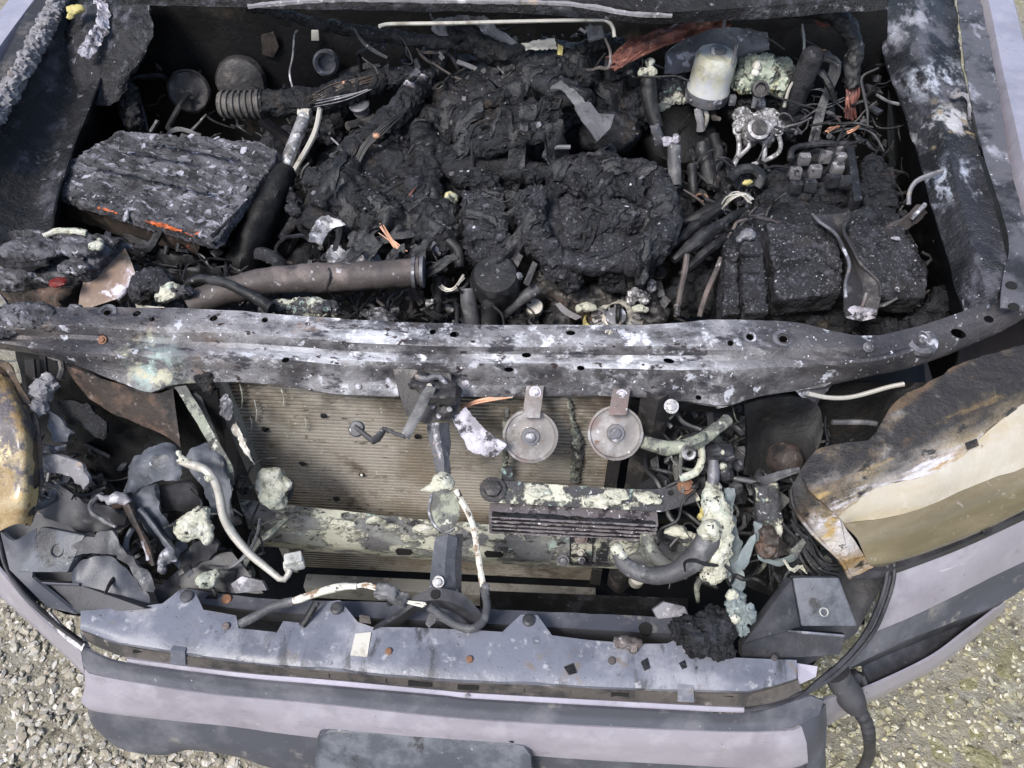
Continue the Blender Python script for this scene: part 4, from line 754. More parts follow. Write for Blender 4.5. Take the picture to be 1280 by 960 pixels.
for u, v, z, r in [(455, 133, 1.02, 0), ]:
    c = at(455, 148, .98); m_ = mpp(c)
    part('sensor_stem', lathe([(8*m_, 0), (8*m_, .016), (10*m_, .017), (10*m_, .022), (7*m_, .022), (7*m_, .03), (12*m_, .032), (13*m_, .038), (11*m_, .041), (0, .040)], c, (-.1, -.25, 1), 20), K['steel_grey'], eng)
part('sensor_foot', T([(434, 158, .99), (450, 154, .985), (468, 148, .985)], 6, wob=.3), K['dark_metal'], eng)
part('yellow_fitting', foamlump([('s', 563, 250, .97, 9, (1, 1.2, 1)), ('s', 566, 262, .96, 6)]), K['corrosion'], eng)
# belts, pulleys and stubs at the front of the engine
part('alternator', lathe([(.02, .02), (.035, .018), (.05, .006), (.052, -.02), (.048, -.06)], at(770, 398, .84), (-.1, -.35, 1), 36), K['pale_metal'], eng)
q = NB()
for k in range(16):
    a = 2*pi*k/16; c = at(770, 396, .862); box(c+V((cos(a)*.036, sin(a)*.033, -abs(sin(a))*.004)), (.004, .016, .006), a+pi/2, .001, q, rx=.3)
part('cooling_vane', q, K['alu'], eng, kind='stuff')
part('alternator_hub', lathe([(.018, 0), (.018, .01), (.012, .012), (0, .012)], at(770, 398, .862), (-.1, -.35, 1), 20), K['steel_grey'], eng)
part('belt', sweep(NB(), [at(770, 398, .858)+V((cos(a)*.056, sin(a)*.05, -.01-.01*sin(a))) for a in [radians(d) for d in range(60, 250, 12)]], .008, 8, flat=(1, .35), side=(0, 0, 1)), K['yellow'], eng)
part('belt', loft([W([(664, 352, .88), (690, 372, .87), (722, 394, .85), (740, 410, .84)]), W([(690, 346, .88), (716, 366, .87), (740, 384, .85), (760, 400, .84)])], 14, 2, .004), K['brown'], eng)
part('belt', loft([W([(694, 380, .875), (704, 392, .86), (720, 400, .85)]), W([(700, 378, .875), (712, 388, .865), (728, 396, .85)])], 10, 1, .004), K['mid_ash'], eng)
part('front_casting', lump([('s', 690, 360, .86, 34, (1.3, .7, .6)), ('s', 740, 372, .86, 30, (1.3, .6, .6)), ('s', 800, 375, .86, 22), ('s', 815, 395, .84, 20), ('s', 650, 395, .84, 24), ('s', 700, 400, .83, 20)], .0045, .008, 30, .006, 80), K['dark_metal'], eng)
part('crumpled_alloy', lump([('s', 795, 366, .90, 9), ('s', 806, 372, .895, 8), ('s', 815, 356, .90, 6), ('s', 788, 374, .89, 7), ('s', 805, 348, .91, 5)], .003, .006, 60, .006, 130), K['alu'], eng)
part('foam_spot', foamlump([('s', 800, 386, .885, 9, (1.2, .7, .6))]), K['foam'], eng)
part('foam_spot', foamlump([('s', 735, 384, .88, 9, (1.4, .6, .6)), ('s', 724, 386, .88, 5)]), K['foam'], eng)
part('hanging_skin', rough(loft([W([(748, 345, .95), (780, 335, .955), (815, 330, .95)]), W([(752, 362, .91), (782, 366, .905), (812, 352, .91)])], 26, 10, .004), .010, 35, 4, .006, 90), K['char'], eng)
for pts, r, mt in [([(672, 361, .92), (654, 372, .91), (634, 388, .88), (628, 396, .85)], 8, 'rubber_grey'), ([(584, 361, .93), (586, 380, .91), (590, 408, .87)], [9, 11, 12], 'rubber_grey'), ([(611, 366, .93), (612, 388, .9), (612, 410, .87)], 11, 'rubber'), ([(548, 345, .93), (548, 370, .90), (546, 400, .86)], [8, 6, 6], 'rubber'), ([(560, 300, .96), (572, 312, .95), (575, 335, .93)], 7, 'rubber')]:
    part('hose_stub', T(pts, r, seg=12, wob=.08), K[mt], eng)
part('hose_cap', rough(lathe([(10*mpp(at(668, 386, .87)), -.02), (11*mpp(at(668, 386, .87)), .0), (10*mpp(at(668, 386, .87)), .006), (0, .006)], at(668, 384, .875), (0, -.5, .8), 20), .001, 60), K['pale_metal'], eng)
part('shiny_sleeve', T([(533, 380, .87), (548, 381, .87), (566, 388, .86)], 6.5, seg=14), K['alu'], eng)
part('blue_nub', foamlump([('s', 649, 345, .955, 6, (.8, .8, .8))], .002), K['steel_grey'], eng)
for (u, v, w_) in [(650, 330, 20), (668, 340, 14)]:
    part('thin_bracket', plate(W([(u-w_, v+14, .95), (u-2, v-14, .97), (u+4, v-10, .968), (u-w_*.5, v+18, .945)]), .003), K['dark_metal'], eng)
part('strap', rough(loft([W([(655, 308, .975), (668, 303, .975), (690, 320, .965)]), W([(660, 318, .965), (670, 314, .965), (684, 330, .955)])], 12, 3, .004), .003, 60), K['char_grey'], eng)

# folds of molten skin and small flakes lying on the crust of the engine
from mathutils.bvhtree import BVHTree
def surface(objs):
    v, f = [], []
    for o in objs:
        L = WL[o.name]; k = len(v)
        v += [q.co+L for q in o.data.vertices]; f += [[i+k for i in p.vertices] for p in o.data.polygons]
    return BVHTree.FromPolygons(v, f)
def drop(bv, x, y):
    h = bv.ray_cast(V((x, y, 1.4)), V((0, 0, -1)))
    return h[0], h[1]
def flakes(bv, spots, seed, smin, smax, power=3):
    rnd = random.Random(seed); q = NB()
    for (x, y) in spots:
        p, n = drop(bv, x, y)
        if p is None or p.z < .8: continue
        r = smin+(smax-smin)*rnd.random()**power
        n = (n+V((rnd.gauss(0, .22), rnd.gauss(0, .22), .1))).normalized()
        a = n.orthogonal().normalized(); b_ = n.cross(a); k = rnd.choice((4, 5, 6)); t0 = rnd.uniform(0, 6.3)
        ring_ = []
        for i in range(k):
            t = t0+2*pi*i/k; d = r*rnd.uniform(.45, 1.15)
            ring_.append(p+n*(r*.10+rnd.uniform(0, r*.18))+a*cos(t)*d*1.3+b_*sin(t)*d)
        lo = [q.verts.new(c-n*r*.3) for c in ring_]; hi = [q.verts.new(c) for c in ring_]
        q.faces.new(hi); q.faces.new(lo[::-1])
        for i in range(k): q.faces.new((lo[i], lo[(i+1) % k], hi[(i+1) % k], hi[i]))
    return q
K['flake'] = island_mat('flake', [(.05, .05, .058), (.10, .10, .115), (.03, .03, .034), (.16, .16, .18), (.07, .07, .08), (.045, .045, .05), (.09, .09, .10), (.12, .12, .135), (.06, .06, .07), (.035, .035, .04), (.05, .05, .056), (.38, .38, .42)], .6, (.03, .03, .034))
K['ash_speck'] = island_mat('ash_speck', [(.35, .35, .39), (.5, .5, .55), (.18, .18, .2), (.62, .62, .66), (.25, .25, .28)], .45, (.12, .12, .135))
ENGPARTS = [o for o in eng.children if o.name.split('.')[0] in ('intake_manifold', 'front_cover', 'throttle_body', 'rocker_cover', 'char_lump', 'charred_pipe', 'intake_runner', 'torn_skin')]
BV = surface(ENGPARTS)
rnd = random.Random(21); q = NB(); q2 = NB()
for k in range(190):
    c = at(rnd.uniform(395, 830), rnd.uniform(70, 350), .98); x, y = c.x, c.y
    ang = rnd.gauss(.55, .7); pts = []
    for i in range(rnd.choice((4, 5, 6, 8))):
        p, n = drop(BV, x, y)
        if p is None or p.z < .86 or (pts and abs(p.z-pts[-1].z) > .045): break
        pts.append(p+V((0, 0, rnd.uniform(-.001, .003))))
        x += cos(ang)*.011; y += sin(ang)*.011; ang += rnd.gauss(0, .35)
    if len(pts) > 2:
        r = rnd.uniform(.0018, .0055)
        sweep(q if k % 3 else q2, pts, [r*.4, r, r*1.1, r*.7, r*.3], 6, wob=.55, wf=110, flat=(rnd.uniform(.5, 1), 1))
part('skin_folds', q, K['char'], eng, kind='stuff'); part('ash_folds', q2, K['char_grey'], eng, kind='stuff')
rnd = random.Random(22)
sp = []
for k in range(1300):
    c = at(rnd.uniform(390, 835), rnd.uniform(60, 355), .98); sp.append((c.x, c.y))
# smooth sagging skins draped over the crust
rnd = random.Random(31)
for k in range(64):
    c = at(rnd.uniform(410, 820), rnd.uniform(72, 335), .98); a = rnd.gauss(.5, .5); ux, uy = V((cos(a), sin(a), 0)), V((-sin(a), cos(a), 0))
    lx, ly = rnd.uniform(.03, .10), rnd.uniform(.015, .045); rows = []
    for j in range(5):
        r_ = []
        for i in range(7):
            q0 = c+ux*lx*(i/6-.5)*(1+.25*mn.noise(V((k, j, 0))*1.7))+uy*ly*(j/4-.5)*(1+.5*mn.noise(V((k, i, 5))*1.3))
            p, n = drop(BV, q0.x, q0.y)
            if p is None or p.z < .84: p = V((q0.x, q0.y, r_[-1].z if r_ else .95))
            r_.append(p+V((0, 0, .004+.006*mn.noise(V((i*.6, j*.9, k*3.1))))))
        rows.append(r_)
    bmz = rough(loft(rows, 18, 3, .003, curve=True, jag=.004), .003, 45, 3)
    bmesh.ops.smooth_vert(bmz, verts=bmz.verts, factor=.5, use_axis_x=True, use_axis_y=True, use_axis_z=True)
    part('melted_skin', bmz, K['melt'], eng)
rnd = random.Random(41); sp2 = []
for k in range(700):
    u, v = rnd.uniform(392, 835), rnd.uniform(60, 350)
    if mn.noise(V((u*.018, v*.022, 3))) + (.22 if u < 640 else 0) < rnd.uniform(.05, .55): continue
    c = at(u, v, .98); sp2.append((c.x, c.y))
part('ash_specks', flakes(BV, sp2, 15, .0006, .0042, 3.0), K['ash_speck'], eng, kind='stuff', sharp=20)
part('flakes', flakes(BV, sp, 5, .0010, .0070, 4), K['flake'], eng, kind='stuff', sharp=20)

# ================================================================ LEFT OF THE BAY
# air filter box with crusted lid
afb = thing('air_filter_box', 'flat square air filter box with ash crusted lid and melted orange edge', 'air filter', at(190, 260, .85))
lid = lump([('p', [(46, 226, .993), (52, 220, .995), (142, 167, 1.005), (152, 163, 1.006), (322, 176, 1.006), (346, 188, 1.003), (344, 200, 1.0), (276, 294, .978), (264, 301, .976), (60, 240, .99)], .022)], .0032, .003, 30, .003, 120)
lidp = part('lid', lid, K['ash_crust'], afb)
for pts in ([(180, 176, 1.022), (215, 180, 1.022), (250, 188, 1.02), (290, 196, 1.015)], [(150, 185, 1.018), (190, 192, 1.018), (240, 202, 1.014)], [(110, 205, 1.012), (180, 220, 1.01), (260, 240, 1.006)]):
    part('lid_rib', T(pts, 2.5, wob=.8, seg=6), K['ash_crust'], lidp)
part('box_side', rough(loft([W([(58, 236, .985), (100, 248, .985), (165, 268, .982), (262, 296, .975)]), W([(66, 252, .95), (106, 264, .948), (168, 284, .945), (250, 306, .945)]), W([(74, 268, .91), (110, 280, .908), (170, 300, .905), (246, 318, .905)])], 50, 6, .004), .003, 25, 4, .002, 80), K['brown'], afb)
for pts, r in (([(92, 249, .981), (112, 255, .982), (130, 261, .982), (148, 267, .981)], [1, 2.4, 2, 1]), ([(182, 276, .983), (200, 281, .983), (214, 285, .982), (228, 289, .980)], [1, 2.6, 2.8, 1.4]), ([(226, 290, .976), (240, 294, .974), (254, 291, .977)], [1.2, 1.6, 2.2])):
    part('orange_edge', T(pts, r, wob=.8, wf=150, seg=8, n=40), K['orange'], afb)
part('box_side', rough(loft([W([(266, 296, .98), (300, 262, .985), (334, 214, .99)]), W([(262, 316, .90), (300, 284, .90), (336, 232, .91)])], 30, 5, .004), .004, 30), K['char'], afb)
part('orange_drip', lump([('s', 236, 306, .93, 3, (.8, .8, 1.4))], .002, .002, 80), K['orange'], afb)
part('torn_edge', rough(loft([W([(152, 290, .935), (180, 300, .93), (215, 318, .92), (240, 322, .915)]), W([(156, 304, .92), (186, 318, .91), (214, 332, .90), (250, 330, .9)])], 24, 3, .004), .004, 40), K['rubber'], afb)
for u, v in ((192, 308), (207, 311), (222, 308)):
    part('clip_tooth', T([(u, v+6, .922), (u+2, v-4, .934)], 3), K['rubber'], afb)
part('melted_corner', lump([('s', 48, 258, .95, 16, (.8, 1, 1)), ('s', 60, 272, .93, 12), ('s', 40, 272, .93, 12)], .004, .006, 50, .005, 90), K['inner'], afb)
single('intake_duct', rough(T([(358, 212, .99), (346, 236, .975), (330, 266, .95), (314, 300, .92), (304, 335, .88)], [14, 16, 19, 21, 22], seg=16), .004, 35, 4, .002, 90), K['soot'], 'charred black duct running down the right side of the air filter box', 'air duct')
# charred bottle in the front left corner
bt = thing('coolant_bottle', 'half melted bottle with charred crown and brown see-through side in the front left corner', 'bottle', at(90, 370, .80))
part('charred_crown', lump([('p', [(-30, 300, .99), (10, 286, 1.0), (60, 288, 1.005), (110, 291, 1.0), (152, 297, .99), (130, 320, .985), (106, 342, .975), (60, 350, .965), (0, 356, .96), (-30, 350, .96)], .035), ('s', 40, 312, 1.0, 30, (1.4, .7, .35)), ('s', 100, 308, 1.0, 24, (1.3, .7, .4)), ('s', 20, 340, .97, 22, (1.3, .7, .5)), ('s', 92, 334, .985, 18, (1.2, .7, .5))], .0034, .004, 32, .004, 100), K['ash_crust'], bt)
part('side_pane', rough(loft([W([(150, 298, .975), (160, 318, .965), (171, 343, .95)]), W([(128, 318, .97), (132, 342, .955), (150, 372, .935)]), W([(108, 338, .96), (100, 366, .945), (97, 390, .93)])], 16, 8, .003), .002, 30), K['pane'], bt)
part('side_pane', rough(loft([W([(171, 343, .95), (162, 358, .942), (150, 374, .935)]), W([(172, 352, .92), (164, 370, .91), (152, 384, .90)])], 10, 3, .003), .001, 30), K['pane'], bt)
part('pane_edge', T([(166, 348, .952), (158, 362, .944), (147, 374, .938)], 3), K['ash_white'], bt)
part('red_patch', foamlump([('s', 72, 353, .982, 11, (1.1, .9, .3))], .002), K['red'], bt)
part('pale_rim', T([(56, 296, 1.0), (70, 289, 1.005), (90, 289, 1.005), (108, 292, 1.0)], 4, wob=.4), K['foam'], bt)
part('foam_spot', foamlump([('s', 119, 307, 1.015, 9, (1.1, .8, .6)), ('s', 124, 302, 1.015, 5)]), K['foam'], bt)
part('bottle_body', lump([('b', 80, 380, .86, (.16, .10, .16), -.4)], .006, .005, 30), K['brown'], bt)
single('filler_cap', lump([('s', 190, 352, .985, 27, (1, .8, .5)), ('s', 180, 362, .975, 18), ('s', 206, 364, .97, 16)], .0035, .004, 40, .005, 110), K['char_grey'], 'round ash crusted filler cap beside the melted brown pane', 'cap')
single('shiny_lump', lump([('s', 216, 364, .985, 14, (1.2, .8, .7)), ('s', 232, 364, .985, 9), ('s', 206, 368, .98, 12, (1, 1, .6))], .003, .004, 50, .004, 120), K['foamy_dark'], 'small shiny melted knob to the right of the ash crusted cap', 'knob')
single('melted_flap', loft([W([(168, 378, .955), (185, 384, .955), (205, 386, .955)]), W([(172, 388, .935), (186, 394, .93), (206, 394, .93)])], 12, 2, .003), K['cream'], 'pale curled flap under the ash crusted cap', 'flap')
BV2 = surface([lidp] + [o for o in bt.children if o.name.startswith('charred_crown')])
rnd = random.Random(23)
sp = []
for k in range(330):
    c = at(rnd.uniform(45, 340), rnd.uniform(165, 292), .99); sp.append((c.x, c.y))
part('lid_flakes', flakes(BV2, sp, 6, .0015, .010, 2.2), island_mat('lid_flake', [(.10, .10, .115), (.22, .22, .25), (.05, .05, .056), (.34, .34, .39), (.15, .15, .17), (.26, .26, .30)], .85, (.12, .12, .135)), afb, kind='stuff', sharp=20)
# pipes and hoses
pp = thing('coolant_pipe', 'thick rust brown metal pipe lying behind the beam left of centre', 'pipe', at(400, 350, .9))
part('pipe', rough(T([(236, 384, .95), (262, 372, .955), (300, 360, .962), (350, 350, .965), (440, 346, .965), (524, 340, .965)], [16, 17, 18, 19, 18, 18], seg=20), .0015, 40), K['rustpipe'], pp)
for u, v in ((518, 341), (528, 340)):
    part('clamp', sweep(NB(), W([(u-2, v, .965), (u+2, v, .965)]), 20*mpp(at(u, v, .965)), 20, n=2), K['steel_grey'], pp)
part('clamp_screw', box(at(523, 327, .983), (.018, .01, .008), .1, .002), K['steel_grey'], pp)
part('pipe_seam', T([(410, 330, .985), (412, 344, .987), (408, 362, .96)], 2, wob=.6), K['dark_metal'], pp)
single('torn_hose', T([(340, 386, .975), (325, 376, .98), (300, 362, .985), (275, 352, .985), (252, 348, .98), (236, 354, .97), (234, 364, .955)], [8, 7, 6, 6, 6, 6, 5], seg=12, wob=.25), K['rubber'], 'thin black hose curling over the rust brown pipe', 'hose')
single('tin_lump', lump([('s', 385, 384, .95, 26, (1.4, .5, .5)), ('s', 350, 386, .945, 22, (1.3, .5, .5)), ('s', 416, 386, .945, 10)], .0035, .005, 40, .005, 110), K['foamy_dark'], 'blackened crumpled lump just behind the white part of the beam', 'debris')
single('crumpled_scrap', rough(loft([W([(450, 392, .92), (470, 384, .93), (490, 392, .92)]), W([(460, 402, .90), (480, 400, .91), (500, 402, .9)])], 14, 6, .003), .008, 50, 4, .006, 120), K['steel_grey'], 'crumpled silvery scrap deep behind the centre of the beam', 'debris')
ch = thing('corrugated_hose', 'burnt corrugated hose lying across the left rear of the bay', 'hose', at(330, 130, 1.0))
q = NB(); P0 = W([(276, 130, 1.03), (300, 131, 1.03), (330, 130, 1.03)])
prof = []; nn = 60
C0 = catmull(P0, nn); m_ = mpp(C0[30])
sweep(q, C0, [ (17.5 if (i//4) % 2 else 15)*m_ for i in range(nn+1)], 20, n=nn)
part('ribbed_end', q, K['hose_brown'], ch)
part('burnt_length', lump([('t', [(325, 130, 1.03), (360, 128, 1.03), (400, 126, 1.03), (440, 112, 1.04), (490, 98, 1.045), (530, 98, 1.04)], [17, 16, 18, 17, 14, 12])], .004, .006, 35, .006, 80), K['char'], ch)
part('exposed_strand', strands([(392, 122, 1.05), (420, 112, 1.055), (455, 102, 1.06), (490, 95, 1.055)], 12, 7, 1.2), K['brown'], ch)
part('exposed_strand', strands([(395, 130, 1.045), (430, 122, 1.045), (460, 112, 1.05)], 4, 4, .8), K['mid_ash'], ch)
part('copper_spot', foamlump([('s', 438, 101, 1.06, 5, (1.4, .8, .8)), ('s', 430, 105, 1.06, 4), ('s', 446, 100, 1.06, 3)], .002, .002), K['copper_bright'], ch)
ch2 = thing('burnt_harness', 'burnt wiring loom sloping down onto the left of the engine', 'wiring', at(490, 140, 1.0))
part('loom', lump([('t', [(540, 96, 1.06), (522, 112, 1.06), (504, 134, 1.05), (475, 160, 1.035), (452, 184, 1.01), (440, 215, .98)], [13, 16, 18, 14, 11, 9])], .0035, .006, 40, .006, 90), K['char'], ch2)
part('loom_strand', strands([(500, 142, 1.07), (476, 164, 1.055), (456, 186, 1.03), (444, 214, 1.0)], 9, 6, 1.2), K['rubber'], ch2)
part('ash_tip', foamlump([('s', 522, 101, 1.075, 12, (1.2, .7, .6), .6), ('s', 514, 108, 1.075, 9)], .005), K['ash_white'], ch2)
part('copper_spot', foamlump([('s', 471, 170, 1.055, 5, (1.2, .8, .8))], .002), K['copper_bright'], ch2)
single('pipe_stub', T([(557, 50, 1.11), (554, 66, 1.09), (548, 84, 1.06)], [4, 9, 12], wob=.3, seg=12), K['char_grey'], 'pointed charred stub standing behind the left of the engine', 'stub')
single('bent_rod', T([(572, 77, 1.08), (590, 84, 1.075), (606, 92, 1.07)], 3), K['mid_ash'], 'short pale grey rod lying behind the engine crust', 'rod')
tp = thing('dipstick_tube', 'straight silver tube standing beside the air filter box', 'tube', at(360, 200, .95))
part('tube', T([(383, 140, 1.02), (370, 172, 1.0), (356, 209, .965)], [8, 8, 8], seg=14), K['alu'], tp)
part('collar', T([(374, 140, 1.022), (388, 142, 1.022)], 6), K['pale_metal'], tp)
single('bent_pipe', T([(400, 136, 1.03), (396, 158, 1.01), (388, 178, .99), (372, 206, .965), (356, 232, .94)], 3.6), K['pale_metal'], 'thin kinked pale pipe to the right of the silver tube', 'pipe')
single('dark_pipe', T([(326, 148, .97), (340, 160, .95), (362, 176, .92)], 7), K['rustpipe'], 'short dull pipe dipping away below the corrugated hose', 'pipe')
single('thin_wire', T([(372, 38, 1.13), (368, 44, 1.12), (366, 70, 1.09), (362, 92, 1.07), (366, 110, 1.05)], 1.2), K['mid_ash'], 'thin grey wire hanging down the left of the firewall', 'wire')
single('thin_wire', T([(398, 152, 1.0), (408, 166, .99), (424, 182, .98)], 1.2), K['mid_ash'], 'thin wire drooping beside the kinked pale pipe', 'wire')
single('small_hoses', strands([(352, 236, .95), (350, 262, .93), (362, 292, .90), (358, 320, .86)], 4, 10, 5), K['rubber'], 'cluster of small charred hoses between air filter box and engine', 'hoses')
for k, (pts, r, lab) in enumerate([([(395, 250, .95), (372, 272, .93), (352, 300, .9)], 7, 'dusty hose running to the engine beside the charred duct'), ([(322, 316, .94), (340, 322, .94), (352, 336, .92)], 8, 'short crusted hose end above the rust brown pipe')]):
    single('side_hose', T(pts, r, wob=.4, seg=10), K['char_grey'], lab, 'hose')
single('clump', lump([('s', 356, 240, .965, 9, (1, 1.2, 1)), ('s', 366, 250, .96, 8), ('s', 368, 262, .955, 9)], .003, .006, 60, .005, 120), K['char_grey'], 'crumbly grey clump at the foot of the kinked pale pipe', 'debris')
single('melted_tray', rough(loft([W([(150, 296, .93), (180, 322, .92), (215, 336, .91), (276, 334, .90)]), W([(176, 330, .90), (200, 346, .89), (230, 352, .88), (280, 350, .87)])], 24, 6, .004), .006, 30, 4, .004, 80), K['rubber'], 'warped black tray edge between air filter box and filler cap', 'tray')

# ================================================================ REAR OF THE BAY
single('scuttle_conduit', lump([('t', [(308, 9, 1.17), (350, 18, 1.16), (400, 30, 1.15), (470, 43, 1.135), (540, 52, 1.125), (590, 55, 1.12), (625, 66, 1.1)], [5, 6, 7, 8, 8, 9, 9])], .004, .005, 40, .004, 90), K['char_grey'], 'long charred conduit draped across the left of the firewall', 'conduit')
single('stay_rod', T([(474, 33, 1.20), (490, 30, 1.20), (560, 29, 1.20), (640, 27, 1.20), (740, 25, 1.20), (758, 26, 1.2), (766, 34, 1.19), (768, 46, 1.175)], 2.4, seg=8, n=70), K['pale_metal'], 'long thin pale rod bent down at one end along the firewall', 'rod')
single('ash_slab', rough(loft([W([(540, 28, 1.16), (570, 20, 1.17), (604, 20, 1.17)]), W([(545, 42, 1.14), (590, 50, 1.13), (648, 58, 1.12)])], 24, 8, .006), .008, 30, 4, .006, 80), K['mid_ash'], 'grey ash covered slab tucked behind the thin pale rod', 'insulation')
single('ash_slab', rough(loft([W([(650, 54, 1.13), (672, 54, 1.135), (692, 49, 1.14)]), W([(652, 62, 1.12), (676, 63, 1.12), (698, 62, 1.12)])], 16, 5, .008), .004, 60, 4, .004, 120), K['cream'], 'small cream coloured broken slab at the top of the engine', 'insulation')
single('tan_scrap', rough(plate(W([(697, 54, 1.13), (704, 58, 1.125), (702, 76, 1.11), (696, 74, 1.11)]), .004), .003, 80), K['yellow'], 'tan scrap hanging beside the small cream slab', 'scrap')
single('burnt_hose', lump([('t', [(560, 44, 1.14), (585, 42, 1.14), (605, 60, 1.12), (630, 70, 1.11), (660, 72, 1.10)], [10, 14, 15, 14, 12])], .004, .006, 35, .005, 80), K['char'], 'fat burnt hose curling down behind the engine at top centre', 'hose')
single('burnt_hose', lump([('t', [(724, 66, 1.11), (745, 56, 1.12), (765, 54, 1.12), (776, 62, 1.1)], [11, 12, 11, 9])], .004, .006, 35, .005, 80), K['char'], 'short burnt hose just left of the copper wiring', 'hose')
single('firewall_bracket', rough(plate(W([(732, 34, 1.16), (752, 32, 1.165), (756, 46, 1.15), (736, 50, 1.145)]), .006), .003, 60), K['mid_ash'], 'dull grey bracket behind the bend of the thin pale rod', 'bracket')
cw = thing('copper_harness', 'bundle of bare reddish copper wires slanting across the back of the bay', 'wiring', at(825, 50, 1.1))
for k in range(2):
    part('copper_strand', strands([(768, 76, 1.12), (800, 58, 1.135), (835, 44, 1.15), (872, 29, 1.16), (910, 20, 1.165)], 22, 12, 1.5), K['copper'], cw, kind='stuff')
part('copper_core', T([(768, 76, 1.118), (800, 59, 1.133), (835, 45, 1.148), (872, 30, 1.158), (910, 20, 1.163)], [5, 8, 9, 9, 7], wob=.5, seg=10), K['copper'], cw)
part('charred_loom', lump([('t', [(905, 20, 1.165), (950, 14, 1.17), (1000, 10, 1.17), (1035, 14, 1.165), (1058, 32, 1.15), (1067, 55, 1.12), (1066, 80, 1.09), (1064, 110, 1.05)], [9, 10, 10, 11, 12, 12, 11, 10])], .004, .004, 40, .004, 90), K['rubber'], cw)
part('copper_strand', strands([(1064, 105, 1.055), (1064, 125, 1.03), (1063, 145, 1.0)], 16, 10, 1.5), K['copper'], cw, kind='stuff')
single('crumpled_sheet', rough(loft([W([(870, 8, 1.19), (905, 4, 1.19), (930, 12, 1.18)]), W([(872, 22, 1.18), (908, 20, 1.18), (934, 24, 1.175)])], 20, 6, .004), .005, 40, 4, .004, 100), K['mid_ash'], 'crumpled pale sheet above the right end of the copper wiring', 'scrap')
single('heat_shield', rough(loft([W([(870, 38, 1.12), (900, 34, 1.12), (960, 40, 1.12)]), W([(832, 66, 1.07), (880, 60, 1.08), (962, 62, 1.09)]), W([(830, 92, 1.04), (860, 90, 1.04), (900, 80, 1.05)])], 20, 6, .004), .005, 25, 4, .003, 80), K['steel_grey'], 'dull grey sheet hanging behind the brake fluid reservoir', 'heat shield')
rs = thing('brake_reservoir', 'yellowed translucent brake fluid reservoir standing at the right rear', 'reservoir', at(884, 150, .9))
c = at(884, 116, 1.02); m_ = mpp(c); ax = (.06, -.02, 1)
part('body', rough(lathe([(22*m_, -.006), (26*m_, 0), (26.5*m_, .012), (25*m_, .020), (25.5*m_, .050), (25*m_, .078), (22*m_, .086), (8*m_, .089), (0, .089)], c, ax, 40), .0008, 40), K['reservoir'], rs)
part('cap_nub', rough(lathe([(10*m_, .085), (10*m_, .094), (7*m_, .098), (0, .098)], c, ax, 16), .001, 100), K['steel_grey'], rs)
part('base_ring', lathe([(23*m_, -.018), (26*m_, -.014), (27*m_, -.002), (26.6*m_, .008)], c, ax, 36), K['steel_grey'], rs)
part('outlet', T([(872, 136, 1.0), (874, 148, .985), (876, 162, .96)], 5, wob=.3), K['mid_ash'], rs)
part('outlet', T([(880, 134, 1.0), (884, 146, .985), (881, 158, .96)], 3), K['pale_metal'], rs)
single('kinked_strip', sweep(NB(), W([(907, 17, 1.19), (904, 38, 1.16), (912, 46, 1.15), (921, 50, 1.145), (919, 66, 1.12), (916, 80, 1.10)]), .0036, 6, smooth=False), K['steel_grey'], 'kinked thin metal strip standing behind the reservoir', 'strip')
vb = thing('valve_block', 'bright alloy valve block with round bore and four pipes at the right rear', 'valve block', at(945, 160, .9))
c = at(945, 160, .985); m_ = mpp(c)
part('casting', lump([('s', 945, 160, .985, 22, (1.2, 1, .7)), ('s', 928, 146, .995, 12), ('s', 968, 160, .98, 13), ('s', 926, 158, .985, 10), ('s', 950, 130, 1.0, 8, (.7, 1.4, 1)), ('s', 960, 146, .99, 12), ('s', 938, 176, .97, 8), ('s', 958, 176, .97, 8)], .003, .006, 50, .005, 110), K['alu'], vb)
part('bore', lathe([(14*m_, .0), (14*m_, .016), (10*m_, .017), (9.5*m_, .006), (0, .004)], at(946, 164, 1.0), (.05, -.6, .8), 24), K['alu'], vb)
part('bore_hole', lathe([(0, .0195), (9.6*m_, .0195), (9.6*m_, .012)], at(946, 164, 1.0), (.05, -.6, .8), 24), K['dark_metal'], vb)
part('casting_lug', box(at(943, 126, 1.02), (.008, .008, .03), .1, .002), K['alu'], vb)
part('casting_lug', box(at(915, 125, 1.01), (.014, .014, .02), .1, .002), K['steel_grey'], vb)
part('motor_housing', lump([('b', 948, 130, .98, (.09, .06, .05), .05), ('s', 918, 140, .97, 12), ('s', 980, 140, .97, 14)], .004, .006, 40, .005, 90), K['char'], vb)
for pts in ([(922, 168, .98), (924, 180, .97), (922, 196, .955), (914, 212, .94), (902, 220, .93)], [(936, 174, .98), (936, 184, .97), (928, 192, .96), (922, 198, .955)], [(955, 174, .98), (956, 186, .97), (955, 200, .95)], [(973, 168, .98), (976, 182, .97), (972, 192, .96), (958, 200, .95), (940, 206, .94)]):
    part('brake_pipe', T(pts, 3, seg=8), K['alu'], vb)
for u, v in ((922, 164), (936, 172), (954, 173), (972, 165)):
    cc = at(u, v, .985); part('union_nut', bolt(cc, (0, -.5, .7), 4.2*m_, .012), K['alu'], vb)
cl = thing('corroded_pump', 'lump of pale green and yellow corrosion above the alloy valve block', 'pump', at(952, 100, .98))
part('corroded_shell', lump([('s', 950, 94, 1.05, 26, (1, 1, .9)), ('s', 930, 100, 1.04, 16), ('s', 970, 104, 1.04, 14), ('s', 958, 80, 1.065, 14), ('s', 935, 84, 1.05, 14), ('s', 978, 86, 1.04, 14)], .0035, .008, 45, .008, 100), K['corrosion'], cl)
part('yellow_crust', foamlump([('s', 946, 82, 1.085, 8, (.8, 1, 1)), ('s', 943, 91, 1.08, 5)]), K['cream'], cl)
